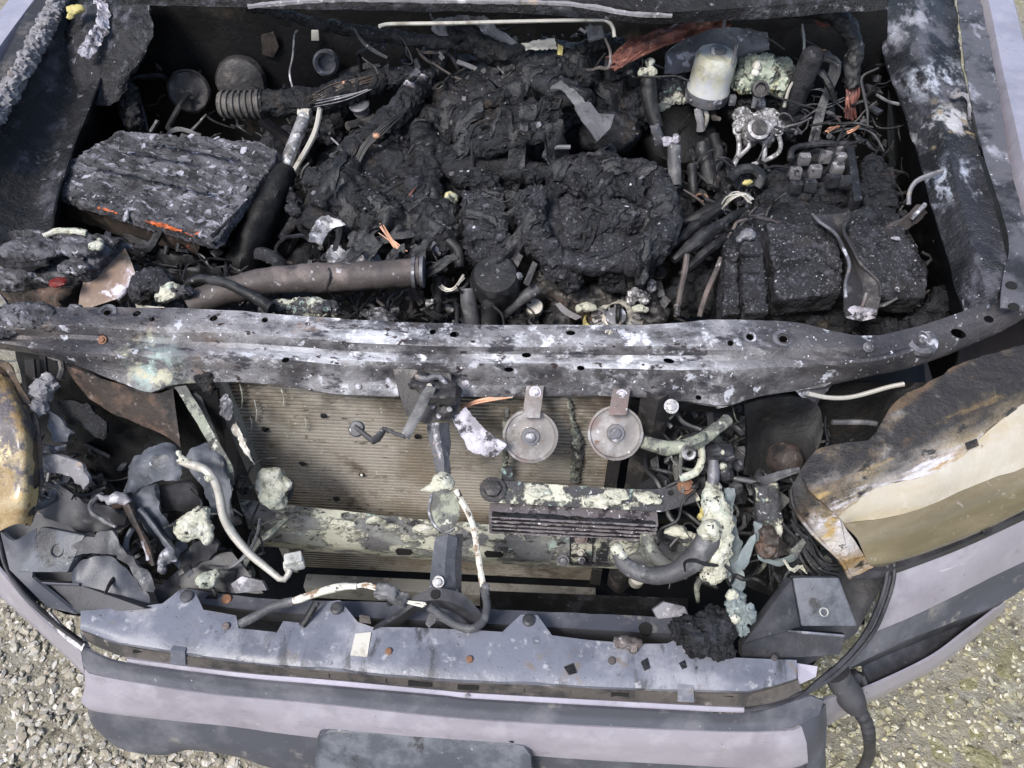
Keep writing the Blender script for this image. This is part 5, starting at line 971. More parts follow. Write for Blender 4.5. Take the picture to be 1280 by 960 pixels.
part('bore', lathe([(10*m_, 0), (10*m_, .012), (7*m_, .013), (6.5*m_, .004), (0, .003)], at(949, 112, 1.055), (0, -.8, .6), 20), K['dark_metal'], cl)
single('dark_canister', rough(lathe([(.0, .10), (.016, .098), (.022, .088), (.023, 0), (.020, -.06)], at(995, 118, 1.03), (.1, -.1, 1), 24), .002, 40), K['char_grey'], 'upright charred cylinder to the right of the corroded pump', 'canister')
single('cylinder_foot', lump([('s', 987, 152, .97, 17, (1, 1, .8)), ('s', 985, 168, .95, 12)], .004, .006, 40, .005, 90), K['char'], 'charred knob below the upright cylinder', 'knob')
single('metal_strip', sweep(NB(), W([(1003, 31, 1.13), (1005, 48, 1.12), (1004, 70, 1.10), (996, 94, 1.07), (986, 112, 1.05), (980, 134, 1.02)]), [.003, .004, .004, .004, .005, .006], 6, flat=(1, .6)), K['pale_metal'], 'long bright bent strip leaning on the upright charred cylinder', 'strip')
single('burnt_cable', strands([(1016, 68, 1.08), (1036, 70, 1.08), (1044, 84, 1.06), (1036, 110, 1.03), (1026, 140, 1.0), (1018, 176, .97)], 9, 6, 2), K['rubber_grey'], 'burnt cable hooked over beside the upright cylinder', 'cable')
single('copper_loop', strands([(1015, 22, 1.14), (1024, 30, 1.135), (1036, 31, 1.135), (1048, 27, 1.135)], 5, 3, 1), K['copper'], 'small loop of bare copper wire below the thick charred loom', 'wire')
single('copper_scrap', strands([(1018, 70, 1.09), (1024, 62, 1.095), (1030, 66, 1.09)], 5, 4, 1), K['copper_bright'], 'frayed copper end at the hook of the burnt cable', 'wire')
for pts, lab in (([(1012, 112, 1.04), (1028, 110, 1.04), (1040, 124, 1.02), (1062, 144, 1.0)], 'thin wires crossing towards the copper end of the loom'), ([(1004, 150, 1.0), (1020, 138, 1.01), (1040, 130, 1.02), (1056, 122, 1.02)], 'thin frayed wires fanning out right of the upright cylinder'), ([(945, 42, 1.14), (962, 48, 1.13), (980, 62, 1.1)], 'single rusty wire above the corroded pump'), ([(1036, 168, .99), (1070, 160, 1.0), (1092, 168, .99), (1106, 188, .97)], 'twisted wires behind the fuse box')):
    single('loose_wire', strands(pts, 2, 3, .7), K['rubber_grey'], lab, 'wire')
for u, v, lab in ((1066, 162, 'copper glint behind the fuse box'), (1040, 160, 'second dull copper glint left of the one behind the fuse box')):
    single('copper_scrap', strands([(u-6, v+3, 1.0), (u, v, 1.005), (u+7, v-4, 1.0)], 4, 3, 1), K['copper_bright'], lab, 'wire')
# vertical hoses between engine and right rear
vh = thing('heater_hose', 'black vertical hose with white crusted clamp behind the engine', 'hose', at(813, 130, .95))
part('hose', T([(810, 92, 1.08), (811, 112, 1.06), (814, 136, 1.03), (822, 160, 1.0)], [9, 10, 9, 8], seg=14, wob=.06), K['rubber'], vh)
part('clamp', lump([('s', 804, 90, 1.09, 7, (1, .6, 1)), ('s', 814, 89, 1.09, 7, (1, .7, 1.1)), ('s', 812, 78, 1.10, 6)], .0025, .003, 60), K['foam'], vh)
part('end_fitting', T([(818, 156, 1.01), (822, 168, .99), (823, 178, .97)], 7, wob=.4), K['steel_grey'], vh)
vh2 = thing('fitting_hose', 'shorter black hose with white metal fitting right of the engine', 'hose', at(842, 200, .9))
part('hose', T([(843, 184, 1.0), (843, 205, .98), (844, 232, .95)], 8.5, seg=12), K['rubber_grey'], vh2)
part('fitting', lump([('b', 833, 177, 1.01, (.016, .014, .014), .1), ('b', 845, 176, 1.012, (.012, .014, .022), .1)], .0025, .002, 60), K['ash_white'], vh2)
for pts, r, lab in (([(865, 206, .97), (866, 228, .95), (868, 252, .92)], 6, 'stiff black stub hose nearest the alloy valve block'), ([(876, 180, .97), (884, 210, .94), (888, 240, .91)], 10, 'charred sleeve below the brake fluid reservoir'), ([(892, 170, .97), (898, 196, .95), (890, 225, .92)], 7, 'charred hose between the reservoir and the valve block')):
    single('black_hose', T(pts, r, wob=.15, seg=12), K['rubber'], lab, 'hose')
single('rust_ring', sweep(NB(), [at(877, 247, .94)+V((cos(a)*.012, sin(a)*.012, 0)) for a in [radians(d) for d in range(0, 300, 20)]], .002, 6), K['rust'], 'small rusty open ring beside the stub hose', 'ring')
single('torn_cover', lump([('s', 800, 110, 1.02, 26, (1, 1, .6)), ('s', 776, 96, 1.04, 22, (1, .8, .5)), ('t', [(760, 92, 1.06), (790, 84, 1.07), (800, 100, 1.05)], 9), ('s', 790, 140, .99, 26)], .004, .012, 30, .008, 70), K['char'], 'torn black cover between the engine crust and the vertical hose', 'cover')
single('servo_drum', rough(lathe([(0, .03), (.05, .028), (.075, .018), (.085, 0), (.085, -.04)], at(848, 168, .93), (0, -.5, .85), 40), .002, 30), K['soot'], 'sooty round drum deep below the heater hose', 'drum')
single('speckled_housing', lump([('s', 842, 112, 1.0, 24, (1, .9, .7)), ('s', 828, 124, .99, 14)], .004, .007, 40, .006, 100), K['foamy_dark'], 'speckled dark housing left of the brake fluid reservoir', 'housing')

# ================================================================ RIGHT OF THE BAY
bat = thing('battery', 'burnt battery with pitted black crust held down by a forked strap', 'battery', at(1035, 340, .75))
part('case', lump([('p', [(905, 300, .965), (925, 262, .98), (990, 250, .985), (1120, 258, .985), (1160, 330, .96), (1160, 372, .93), (1050, 372, .93), (960, 392, .92), (903, 396, .92)], .16)], .006, .005, 30, .005, 70), K['char'], bat)
def cellblock(outline, th=.05):
    part('cell_block', lump([('p', outline, th)], .0034, .003, 30, .003, 110), K['char_grey'], bat)
cellblock([(926, 300, .992), (952, 300, .992), (962, 390, .955), (930, 392, .955)])
cellblock([(958, 278, 1.0), (1040, 280, 1.0), (1054, 330, .985), (1050, 366, .965), (972, 376, .96)])
cellblock([(1062, 282, 1.0), (1128, 282, 1.0), (1158, 340, .975), (1158, 372, .955), (1082, 372, .96), (1064, 320, .99)])
cellblock([(906, 312, .975), (922, 306, .98), (926, 392, .945), (904, 396, .945)], .06)
for v in (318, 340):
    part('moulded_step', box(at(937, v, .990-.0006*(v-318)), (.032, .006, .008), 0, .002), K['char_grey'], bat)
part('lead_blob', foamlump([('s', 935, 293, 1.0, 9, (1.1, 1, .8)), ('s', 924, 300, .995, 5)]), K['steel_grey'], bat)
part('lead_blob', foamlump([('s', 1118, 298, 1.0, 5, (1.4, .8, .6)), ('s', 1122, 362, .985, 4, (.6, 1.4, .6))]), K['ash_white'], bat)
st = [W([(1016, 268, 1.018), (1024, 276, 1.017), (1044, 291, 1.016), (1056, 314, 1.012), (1062, 332, 1.006), (1057, 352, .999), (1057, 372, .99), (1058, 394, .975)]),
      W([(1040, 268, 1.012), (1045, 280, 1.006), (1051, 292, 1.005), (1060, 312, 1.001), (1067, 330, .996), (1078, 356, .987), (1078, 374, .98), (1077, 394, .968)]),
      W([(1061, 265, 1.018), (1060, 274, 1.018), (1054, 288, 1.016), (1065, 310, 1.012), (1076, 330, 1.006), (1098, 352, .999), (1101, 370, .99), (1096, 394, .975)])]
part('hold_down_strap', rough(loft(st, 44, 4, .004), .0012, 40), K['dark_metal'], bat)
part('strap_flange', T([(1016, 268, 1.02), (1024, 277, 1.02), (1044, 292, 1.018), (1056, 314, 1.014), (1062, 332, 1.008), (1057, 352, 1.0), (1057, 372, .992)], 2), K['steel_grey'], bat)
part('strap_flange', T([(1061, 265, 1.02), (1060, 274, 1.02), (1054, 288, 1.018), (1065, 310, 1.014), (1076, 330, 1.008), (1098, 352, 1.0), (1101, 370, .992)], 2), K['dark_metal'], bat)
part('ash_end', rough(plate(W([(1056, 388, .978), (1070, 384, .985), (1096, 388, .98), (1094, 398, .966), (1076, 402, .962), (1058, 398, .966)]), .006), .002, 70), K['ash_white'], bat)
part('strap_bolt', T([(1078, 382, .985), (1081, 374, .998), (1083, 366, 1.006)], 2), K['disc'], bat)
part('terminal_clamp', rough(loft([W([(1110, 284, 1.0), (1130, 274, 1.01), (1152, 256, 1.02)]), W([(1112, 294, .985), (1136, 286, .99), (1160, 266, 1.0)])], 16, 4, .008), .003, 50), K['rustpipe'], bat)
part('terminal_edge', T([(1140, 272, 1.015), (1150, 262, 1.02), (1156, 256, 1.022)], 3), K['alu'], bat)
BV3 = surface([o for o in bat.children if o.name.split('.')[0] in ('cell_block', 'case')])
rnd = random.Random(24)
sp = []
for k in range(1700):
    c = at(rnd.uniform(905, 1160), rnd.uniform(262, 392), .98); sp.append((c.x, c.y))
part('crust_flakes', flakes(BV3, sp, 8, .0007, .0032, 2.2), K['flake'], bat, kind='stuff', sharp=20)
single('earth_strap', sweep(NB(), W([(1178, 214, 1.05), (1160, 220, 1.05), (1145, 227, 1.045), (1137, 240, 1.03), (1136, 256, 1.015)]), .0058, 8, flat=(1, .6)), K['mid_ash'], 'pale grey strap arching from the right wing to the battery', 'strap')
K['relay'] = M('relay', (.12, .115, .12), .7, L=[((.26, .25, .26), 50, .5, .64, {'m': [('n', .2, .9)]}), ((.03, .03, .03), 60, .52, .62)], bump=[(200, .001)])
fb = thing('fuse_box', 'melted fuse box behind the battery with rows of square relays', 'fuse box', at(1050, 220, .9))
part('base', lump([('p', [(978, 212, .985), (1000, 190, .99), (1066, 180, .99), (1070, 250, .98), (985, 262, .98)], .07), ('s', 975, 235, .96, 24), ('s', 1000, 250, .97, 20), ('s', 960, 260, .95, 20)], .0042, .007, 35, .007, 80), K['char'], fb)
part('base', lump([('p', [(1078, 195, 1.0), (1104, 192, 1.0), (1120, 215, .995), (1124, 258, .985), (1086, 256, .985), (1076, 235, .99)], .08)], .0042, .006, 35, .006, 80), K['char'], fb)
part('partition', rough(plate(W([(1058, 178, 1.025), (1066, 178, 1.025), (1078, 250, 1.005), (1068, 252, 1.005)]), .03), .003, 40), K['rubber'], fb)
for (u, v) in [(1005, 199), (1032, 196), (1049, 188), (994, 216), (1019, 214), (1046, 211), (1040, 226), (1012, 232), (994, 234), (1056, 228), (1050, 199)]:
    c = at(u, v, 1.008); part('relay', rough(box(c, (.022, .017, .022), random.uniform(-.15, .15), .004, rx=random.uniform(-.15, .15)), .0016, 120), K['relay' if v < 220 else 'char_grey'], fb)
part('cover_rim', T([(988, 200, 1.01), (992, 186, 1.02), (1020, 180, 1.022), (1060, 180, 1.02)], 4, wob=.3), K['rubber'], fb)
sl = thing('cable_loops', 'looped scorched cable straps left of the battery', 'cable', at(930, 240, .95))
part('loop', sweep(NB(), W([(904, 262, .98), (912, 248, 1.0), (926, 243, 1.01), (938, 246, 1.01), (934, 258, .99)]), .007, 8, flat=(1, .5)), K['rubber_grey'], sl)
part('loop_strand', strands([(906, 258, .99), (914, 246, 1.01), (928, 241, 1.02), (938, 250, 1.01)], 6, 4, 1), K['pale_metal'], sl)
part('loop', T([(912, 226, 1.0), (922, 214, 1.01), (940, 212, 1.01), (952, 222, 1.0), (946, 234, .985)], 7, wob=.3), K['rubber'], sl)
part('yellow_scrap', foamlump([('s', 934, 228, 1.005, 6, (1.3, .6, .5), .5)], .003), K['yellow'], sl)
rnd = random.Random(12)
for k, (pts, r, lab) in enumerate([([(842, 326, .95), (872, 300, .97), (905, 278, .98), (930, 262, .98)], 8, 'uppermost black cable sweeping from the engine to the fuse box'), ([(850, 344, .93), (880, 318, .95), (905, 298, .96), (925, 284, .97)], 7, 'second black cable below the uppermost one'), ([(838, 310, .95), (862, 288, .96), (890, 268, .97), (908, 256, .98)], 6, 'thin black cable along the engine side of the cables'), ([(846, 280, .93), (872, 270, .94), (896, 258, .95), (915, 240, .97)], 7, 'black cable behind the looped straps')]):
    single('black_cable', T(pts, [r*.6, r, r*1.1, r*.8, r*.5], wob=.4, wf=45, seg=10), K['rubber'], lab, 'cable')
single('rusty_rod', T([(859, 318, .96), (856, 340, .94), (850, 368, .92), (846, 396, .89)], 4, wob=.15), K['rustpipe'], 'rusty upright rod with crimped end behind the beam', 'rod')
single('rusty_rod', T([(902, 322, .95), (894, 342, .93), (884, 364, .91), (874, 396, .88)], 3.6, wob=.15), K['rustpipe'], 'rusty curved rod beside the left edge of the battery', 'rod')
single('rod_crimp', lump([('s', 846, 384, .905, 5), ('s', 846, 392, .90, 4)], .002, .002), K['steel_grey'], 'small crimp at the foot of the rusty upright rod', 'crimp')
single('drain_hose', T([(1168, 300, .95), (1190, 330, .93), (1204, 356, .91), (1216, 384, .89)], 2.5), K['mid_ash'], 'thin pale tube down the inside of the right wing', 'tube')
single('bay_debris', lump([('s', 1180, 376, .90, 20), ('s', 1165, 396, .88, 18), ('s', 1150, 404, .87, 22), ('s', 1195, 360, .9, 12), ('s', 1040, 405, .87, 22, (1.6, .8, .6)), ('s', 1100, 408, .86, 20, (1.4, .8, .6))], .005, .01, 30, .007, 80), K['char'], 'heap of charred debris between battery and right wing', 'debris')
single('bay_debris', lump([('s', 860, 370, .84, 26), ('s', 880, 350, .86, 24), ('s', 870, 300, .88, 26), ('s', 850, 260, .88, 26), ('s', 880, 200, .90, 26), ('s', 910, 235, .90, 26), ('s', 830, 380, .82, 22), ('s', 900, 380, .84, 22)], .006, .012, 25, .008, 70), K['char'], 'black tangle of burnt debris between engine and battery', 'debris')
single('bay_debris', lump([('s', 300, 320, .80, 40), ('s', 340, 290, .82, 30), ('s', 240, 330, .84, 30), ('s', 380, 330, .82, 30), ('s', 360, 200, .82, 40), ('s', 400, 150, .85, 36)], .007, .012, 25, .008, 70), K['char'], 'black heap of burnt debris below the charred duct', 'debris')

# ================================================================ FRONT: condenser, horns, oil cooler, latch
cond = thing('condenser', 'bronze finned cooling pack upright behind the cross member', 'radiator', on(560, 740, 0))
yc = -.005
# flat tubes, one above the other, with gaps between
q = NB(); zt, zb = on(560, 470, yc).z, on(560, 716, yc).z
xl_t, xr_t = on(290, 480, yc).x, on(800, 480, yc).x
n = int((zt-zb)/.0088)
for k in range(n):
    z = zb+(zt-zb)*(k+.5)/n
    xl, xr = -.348, .258
    v = [(xl, yc, z-.0021), (xr, yc, z-.0021), (xr, yc, z+.0021), (xl, yc, z+.0021)]
    b0 = [q.verts.new((x, yc-.003, zz)) for x, _, zz in v]; b1 = [q.verts.new((x, yc+.0025, zz)) for x, _, zz in v]
    q.faces.new(b0); q.faces.new(b1[::-1])
    for i in range(4): q.faces.new((b0[i], b1[i], b1[(i+1) % 4], b0[(i+1) % 4]))
bmesh.ops.recalc_face_normals(q, faces=q.faces)
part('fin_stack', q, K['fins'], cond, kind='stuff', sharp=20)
part('core', box(V((-.045, yc+.0095, (zt+zb)/2)), (.608, .012, zt-zb), 0, 0), K['gapfin'], cond)
part('end_tank', loft([[V((-.366, yc-.014, zt)), V((-.366, yc-.014, zb))], [V((-.346, yc-.016, zt)), V((-.346, yc-.016, zb))]], 20, 2, .02), K['pale_metal'], cond)
part('end_tank', loft([[V((.258, yc-.01, zt)), V((.258, yc-.01, zb))], [V((.278, yc-.012, zt)), V((.278, yc-.012, zb))]], 20, 2, .02), K['dark_metal'], cond)
part('lower_tank', box(V((-.03, yc-.03, zb-.028)), (.60, .03, .05), 0, .004), K['pale_metal'], cond)
part('side_tank', rough(loft([[V((.292, yc-.01, zt)), V((.292, yc-.01, zb))], [V((.315, yc-.03, zt)), V((.315, yc-.03, zb))], [V((.34, yc-.01, zt)), V((.34, yc-.01, zb))]], 20, 3, .004, curve=True), .002, 30), K['dark_metal'], cond)
q = NB()
for k in range(9): box(V((.40, .03, zb+.05+k*(zt-zb)/9)), (.09, .01, .022), 0, .002, q)
part('louvre', q, K['rubber'], cond, kind='stuff')
# hanging threads of melted plastic over the fins
q = NB()
for (u, v, l) in [(352, 487, 20), (318, 500, 26), (300, 480, 30), (380, 520, 18), (312, 520, 18)]:
    y_ = yc-.007; P1 = [on(u, v, y_), on(u+3, v+l*.5, y_-.002), on(u+2, v+l, y_)]
    sweep(q, P1, .0012, 5, wob=.6)
part('melted_thread', q, K['foam'], cond, kind='stuff')
for (u, v) in [(452, 594), (331, 537), (404, 520), (522, 546), (420, 624), (378, 580)]:
    c = on(u, v, yc-.006); part('dark_spot', rough(lathe([(0, .002), (.004, .0015), (.006, -.001)], c, (0, -1, 0), 10), .002, 120), K['char'], cond)
c = on(452, 594, yc-.008); part('pale_spot', lathe([(0, .002), (.0025, .001), (.003, -.001)], c, (0, -1, .2), 10), K['foam'], cond)
for pts, lab in (([(530+185, 480, 0)], ''),):
    pass
single('foam_streak', lump([('t', Y([(711, 497), (714, 520), (720, 545), (722, 570), (718, 600)], -.012), [2, 3, 7, 7, 6])], .0025, .004, 70, .004, 150), K['foamy_hose'], 'mouldy green streak hanging between the two horns', 'residue')
single('foam_stalk', lump([('t', Y([(634, 512), (632, 545), (632, 575), (628, 604)], -.03), [3, 4, 4, 6])], .0025, .003, 70, .003, 150), K['foamy_hose'], 'thin foam coated stalk below the left horn', 'residue')
# brackets at the left end of the condenser
single('support_strip', rough(loft([W([(218, 484, .95), (236, 512, .935), (256, 546, .91), (278, 584, .88), (284, 606, .85)]), W([(232, 482, .95), (250, 510, .935), (268, 544, .91), (290, 582, .88), (292, 606, .85)])], 30, 2, .004), .0015, 40), K['foamy_hose'], 'pale green dusted metal strip slanting down left of the condenser', 'bracket')
single('support_strip', rough(loft([W([(240, 492, .94), (260, 540, .89), (282, 600, .83)]), W([(249, 490, .94), (270, 540, .89), (291, 596, .83)])], 30, 2, .004), .0015, 40), K['dark_metal'], 'blackened metal strip beside the condenser tank', 'bracket')
single('crinkled_clip', rough(loft([W([(276, 500, .94), (284, 494, .945), (292, 510, .93)]), W([(274, 512, .93), (280, 524, .92), (290, 526, .92)])], 14, 8, .003), .007, 55, 4, .004, 120), K['steel_grey'], 'crinkled foil clip at the upper left corner of the condenser', 'clip')
single('crinkled_clip', rough(loft([W([(294, 526, .92), (306, 552, .90), (312, 566, .885)]), W([(290, 532, .91), (300, 558, .89), (318, 582, .87)])], 14, 5, .003), .006, 55, 4, .004, 120), K['pale_metal'], 'crinkled metal clip halfway down the condenser tank', 'clip')
single('charred_grommet', lump([('s', 257, 470, .955, 14, (1, .8, 1)), ('s', 262, 484, .945, 8)], .003, .004, 50, .006, 110), K['char'], 'round charred grommet under the left part of the beam', 'grommet')
single('foam_clump', foamlump([('s', 340, 600, .80, 18, (1, .7, 1.1)), ('s', 342, 622, .785, 18, (1, .7, 1)), ('s', 328, 604, .80, 10), ('s', 354, 606, .80, 10)], .008), K['foam'], 'large cream foam clump at the lower left corner of the condenser', 'foam')

# horns
def horn(u, v, y, ru, rv, tab, label, tilt):
    c = on(u, v, y); m_ = mpp(c); r = ru*m_
    t = thing('horn', label, 'horn', c, 'disc horns under the beam')
    ax = V(tilt)
    part('disc', rough(lathe([(r*.55, -.028), (r*.9, -.012), (r*.98, -.006), (r, 0), (r*.985, .004), (r*.9, .0045), (r*.86, .0015), (r*.6, .0), (r*.33, .003), (r*.30, .0065), (r*.16, .007), (0, .007)], c, ax, 48), .0012, 30), K['disc'], t)
    n = V(ax).normalized()
    part('centre_bolt', bolt(c+n*.006, ax, r*.2, .007), K['steel_grey'], t)
    w_ = tab[3]
    part('bracket', plate([at(tab[0]-w_, tab[1], tab[2]), at(tab[0]+w_, tab[1], tab[2]), c+RGT*w_*m_+V((0, .004, r*.9)), c-RGT*w_*m_+V((0, .004, r*.9))], .003, .0008), K['disc'], t)
    cc = at(tab[0], tab[1]+8, tab[2]-.004); part('bracket_bolt', bolt(cc, (0, -.7, .7), 5*m_, .006), K['ash_white'], t)
horn(663, 545, -.075, 35, 32, (669, 482, .966, 11), 'rusty disc horn nearer the bonnet latch', (.0, -.80, .62))
horn(769, 541, -.075, 35, 30, (777, 486, .966, 11), 'rusty disc horn nearer the oil cooler hoses with a dark scorched centre', (.02, -.72, .72))
c = on(766, 543, -.0865); m_ = mpp(c)
# copper strip under the beam
single('copper_strip', strands([(576, 509, .93), (600, 502, .94), (640, 495, .945)], 5, 4, 1.4), K['copper_bright'], 'strip of frayed copper wires under the beam beside the latch', 'wire')

# oil cooler
oc = thing('oil_cooler', 'small stacked plate oil cooler crusted with white foam below the horns', 'oil cooler', on(720, 650, -.13))
top = W([(605, 622, .842), (604, 612, .848), (610, 603, .854), (622, 600, .856), (700, 606, .852), (800, 612, .848), (822, 611, .848), (850, 602, .852), (862, 601, .852), (868, 610, .848), (876, 625, .838), (850, 634, .832), (828, 640, .829), (700, 633, .834), (612, 628, .838)])
part('top_plate', rough(plate(top, .005, .001), .0006, 60), K['foamy_dark'], oc)
for k in range(5):
    z = .828-.0105*k; m_ = mpp(at(700, 640, z))
    cl_ = at(612, 626, .838); cr_ = at(822, 638, .829)
    a0, a1 = V((cl_.x, cl_.y, z)), V((cr_.x, cr_.y, z-.006)); d = (a1-a0); back_ = V((-.01, .03, 0))
    part('cooler_plate', sweep(NB(), [a0, a0.lerp(a1, .25), a0.lerp(a1, .5), a0.lerp(a1, .75), a1], .0075, 12, n=50, flat=(.30, 3.2), side=(0, 0, 1), smooth=False, wob=.10, wf=90), K['cooler'], oc)
zc_ = .806; part('cooler_core', sweep(NB(), [V((a0.x+.004, a0.y, zc_)), V((a1.x-.004, a1.y, zc_-.006))], .0066, 4, n=6, flat=(3.6, 3.25), side=(0, 0, 1), smooth=False), K['char'], oc)  # dark core just behind plate edges stands in for shade between plates
for u, v, z in ((672, 613, .852), (760, 624, .845), (770, 618, .848), (810, 622, .845), (745, 628, .841)):
    part('foam_patch', foamlump([('s', u, v, z, 13, (1.3, .8, .25)), ('s', u+9, v+3, z, 8, (1.2, .8, .3))]), K['foam'], oc)
part('port', bolt(at(616, 612, .852), (0, -.3, 1), 11*mpp(at(616, 612, .85)), .009), K['dark_metal'], oc)
part('bolt', bolt(at(857, 608, .853), (0, -.35, 1), 7*mpp(at(857, 608, .85)), .007), K['rust'], oc)
c = at(838, 616, .848); part('bolt_hole', lathe([(0, .002), (3*m_, .002), (3.2*m_, -.001)], c, (0, -.3, 1), 12), K['hole'], oc)
part('leg_bracket', loft([Y([(628, 585), (640, 585)], -.11), Y([(626, 606), (642, 606)], -.12)], 4, 2, .004), K['foamy_dark'], oc)
# hoses
uh = thing('cooler_hose', 'thick grey rubber hose curving up in a U from the oil cooler', 'hose', at(830, 710, .7))
part('hose', rough(T([(772, 688, .80), (778, 703, .79), (796, 715, .785), (822, 720, .785), (846, 714, .79), (868, 698, .81), (882, 680, .825), (888, 664, .84)], [8, 10, 11, 11, 12, 15, 16, 15], seg=18), .001, 50), K['rubber_grey'], uh)
part('crusted_end', foamlump([('s', 772, 686, .805, 8), ('s', 778, 694, .80, 7)], .004), K['foam'], uh)
part('crusted_end', foamlump([('s', 887, 664, .85, 15, (1, .8, 1.3)), ('s', 884, 682, .83, 9, (1, .6, 1))], .005), K['foam'], uh)
single('inner_hose', T([(808, 668, .79), (812, 684, .785), (824, 700, .78), (842, 712, .775), (858, 716, .77)], [9, 10, 10, 9, 8], seg=14), K['foamy_hose'], 'shorter speckled hose inside the U of the thick grey hose', 'hose')
single('upper_hose', rough(T([(802, 552, .90), (814, 556, .905), (836, 560, .91), (860, 556, .915), (882, 546, .92), (898, 534, .925), (909, 525, .925)], [8, 9, 9, 9, 9, 8, 8], seg=16), .0015, 60), K['foamy_hose'], 'pale green crusted hose bending up under the right of the beam', 'hose')
nutc = at(861, 566, .92); m_ = mpp(nutc)
single('flare_nut', lathe([(4*m_, -.004), (4*m_, .006), (7*m_, .007), (9*m_, .004), (9*m_, -.012)], nutc, (.1, -.8, .6), 20), K['alu'], 'bright open ended nut under the pale green crusted hose', 'nut')
single('green_pipe', T([(876, 558, .905), (877, 574, .895), (872, 588, .885), (862, 594, .88), (850, 598, .875)], 5, seg=12), K['foam'], 'cream pipe bent at right angles beside the bright nut', 'pipe')
single('clear_bracket', sweep(NB(), W([(852, 566, .91), (850, 584, .89), (852, 600, .87)]), .003, 6), K['foamy_hose'], 'thin crusted wire left of the bright nut', 'wire')
cc_ = foamlump([('t', [(888, 600, .87), (893, 625, .86), (898, 655, .84), (896, 690, .81), (892, 715, .79), (886, 728, .78)], [9, 15, 18, 15, 18, 12]), ('s', 905, 640, .845, 10), ('s', 905, 690, .81, 10, (.8, 1, 1.3)), ('s', 880, 700, .80, 10)], .008)
single('foam_column', cc_, K['foam'], 'tall column of cream foam crust right of the oil cooler', 'foam')
single('fitting', T([(892, 575, .89), (892, 590, .88), (891, 606, .87)], [6, 8, 7], seg=12), K['steel_grey'], 'grey fitting at the head of the cream foam column', 'fitting')
single('foam_fleck', foamlump([('s', 876, 645, .83, 8, (.7, .6, 1)), ('s', 880, 636, .835, 5)]), K['yellow'], 'yellowish foam fleck left of the tall foam column', 'foam')
for (u, v, r, lab) in ((842, 664, 12, 'pale crusted pad just below the oil cooler end'), (860, 668, 8, 'small crusted pad nearer the foam column')):
    single('foam_pad', foamlump([('s', u, v, .80, r, (1.2, .7, .5)), ('s', u+r, v+3, .795, r*.6)]), K['foam'], lab, 'foam')
single('dust_sheet', rough(loft([W([(902, 610, .86), (906, 660, .83), (912, 720, .78), (924, 740, .77)]), W([(917, 606, .86), (922, 650, .83), (930, 700, .79), (934, 716, .78)])], 30, 6, .004, jag=.006), .004, 20), K['green_sheet'], 'grey green plastic sheet hanging right of the foam column', 'plastic sheet')
single('dust_sheet', rough(loft([W([(936, 676, .83), (926, 690, .82), (920, 706, .81)]), W([(944, 668, .84), (940, 690, .82), (930, 712, .80)])], 14, 4, .004), .003, 40), K['green_sheet'], 'small curled pale green sheet right of the hanging plastic', 'plastic sheet')
single('dark_fitting', lump([('b', 896, 572, .875, (.045, .03, .035), .1), ('s', 905, 590, .86, 12), ('s', 880, 585, .865, 10)], .0035, .003, 50, .003, 110), K['plastic'], 'black moulded fitting behind the bright nut', 'fitting')
single('foam_fleck', foamlump([('s', 904, 582, .885, 6, (.8, .7, 1)), ('s', 903, 566, .895, 4)]), K['foam'], 'pale foam fleck on the black moulded fitting', 'foam')

# latch
la = thing('bonnet_latch', 'sooty bonnet latch with bent lever hanging from the middle of the beam', 'latch', at(545, 560, .8))
part('mount_plate', rough(plate(W([(491, 459, .985), (520, 462, .99), (563, 466, .988), (566, 480, .98), (576, 498, .965), (575, 520, .945), (556, 522, .942), (538, 531, .935), (522, 528, .937), (508, 520, .945), (498, 494, .965)]), .006, .001), .004, 30, 4, .002, 90), K['dark_metal'], la)
part('latch_body', lump([('b', 548, 492, .985, (.05, .03, .02), .1), ('b', 528, 478, .99, (.03, .03, .014), -.3), ('s', 556, 514, .955, 12), ('s', 570, 490, .975, 8)], .003, .003, 50, .003, 110), K['dark_metal'], la)
part('latch_hook', T([(520, 470, 1.0), (532, 474, 1.0), (548, 470, 1.0), (560, 484, .99)], 4, seg=6), K['steel_grey'], la)
for u, v, z in ((537, 483, 1.0), (541, 508, .965), (549, 520, .955), (562, 512, .965)):
    cc = at(u, v, z); part('rivet', lathe([(0, .005), (3.5*mpp(cc), .004), (4*mpp(cc), -.004)], cc, (0, -.5, .8), 12), K['pale_metal' if v < 500 else 'steel_grey'], la)
part('lever', sweep(NB(), W([(543, 490, 1.0), (536, 488, 1.002), (528, 504, .985), (518, 524, .965), (506, 546, .945)]), .0075, 8, flat=(1, .35), side=RGT), K['rubber_grey'], la)
part('lever_arm', sweep(NB(), W([(506, 546, .945), (494, 542, .945), (481, 536, .945), (474, 546, .94), (466, 551, .938), (456, 543, .94), (444, 535, .942)]), [.006, .006, .007, .009, .010, .008, .010], 8, flat=(1, .45), side=(0, -.4, 1)), K['rubber_grey'], la)
part('lever_pad', rough(lathe([(0, .005), (.010, .004), (.012, 0), (.010, -.004)], at(446, 536, .942), (0, -.6, .8), 20), .001, 60), K['rubber_grey'], la)
up_ = loft([W([(533, 528, .93), (537, 550, .915), (541, 572, .895), (546, 594, .87)]), W([(548, 528, .945), (551, 552, .93), (555, 576, .905), (555, 596, .88)]), W([(562, 528, .93), (563, 552, .915), (563, 576, .895), (563, 596, .87)])], 24, 4, .004)
part('upper_stay', rough(up_, .002, 40, 4, .002, 100), K['steel_grey'], la)
part('foam_joint', foamlump([('s', 555, 602, .875, 13, (1.1, .8, .8)), ('s', 546, 610, .87, 8), ('s', 562, 608, .87, 7), ('s', 536, 612, .87, 8, (1.3, .6, .6))], .006), K['foam'], la)
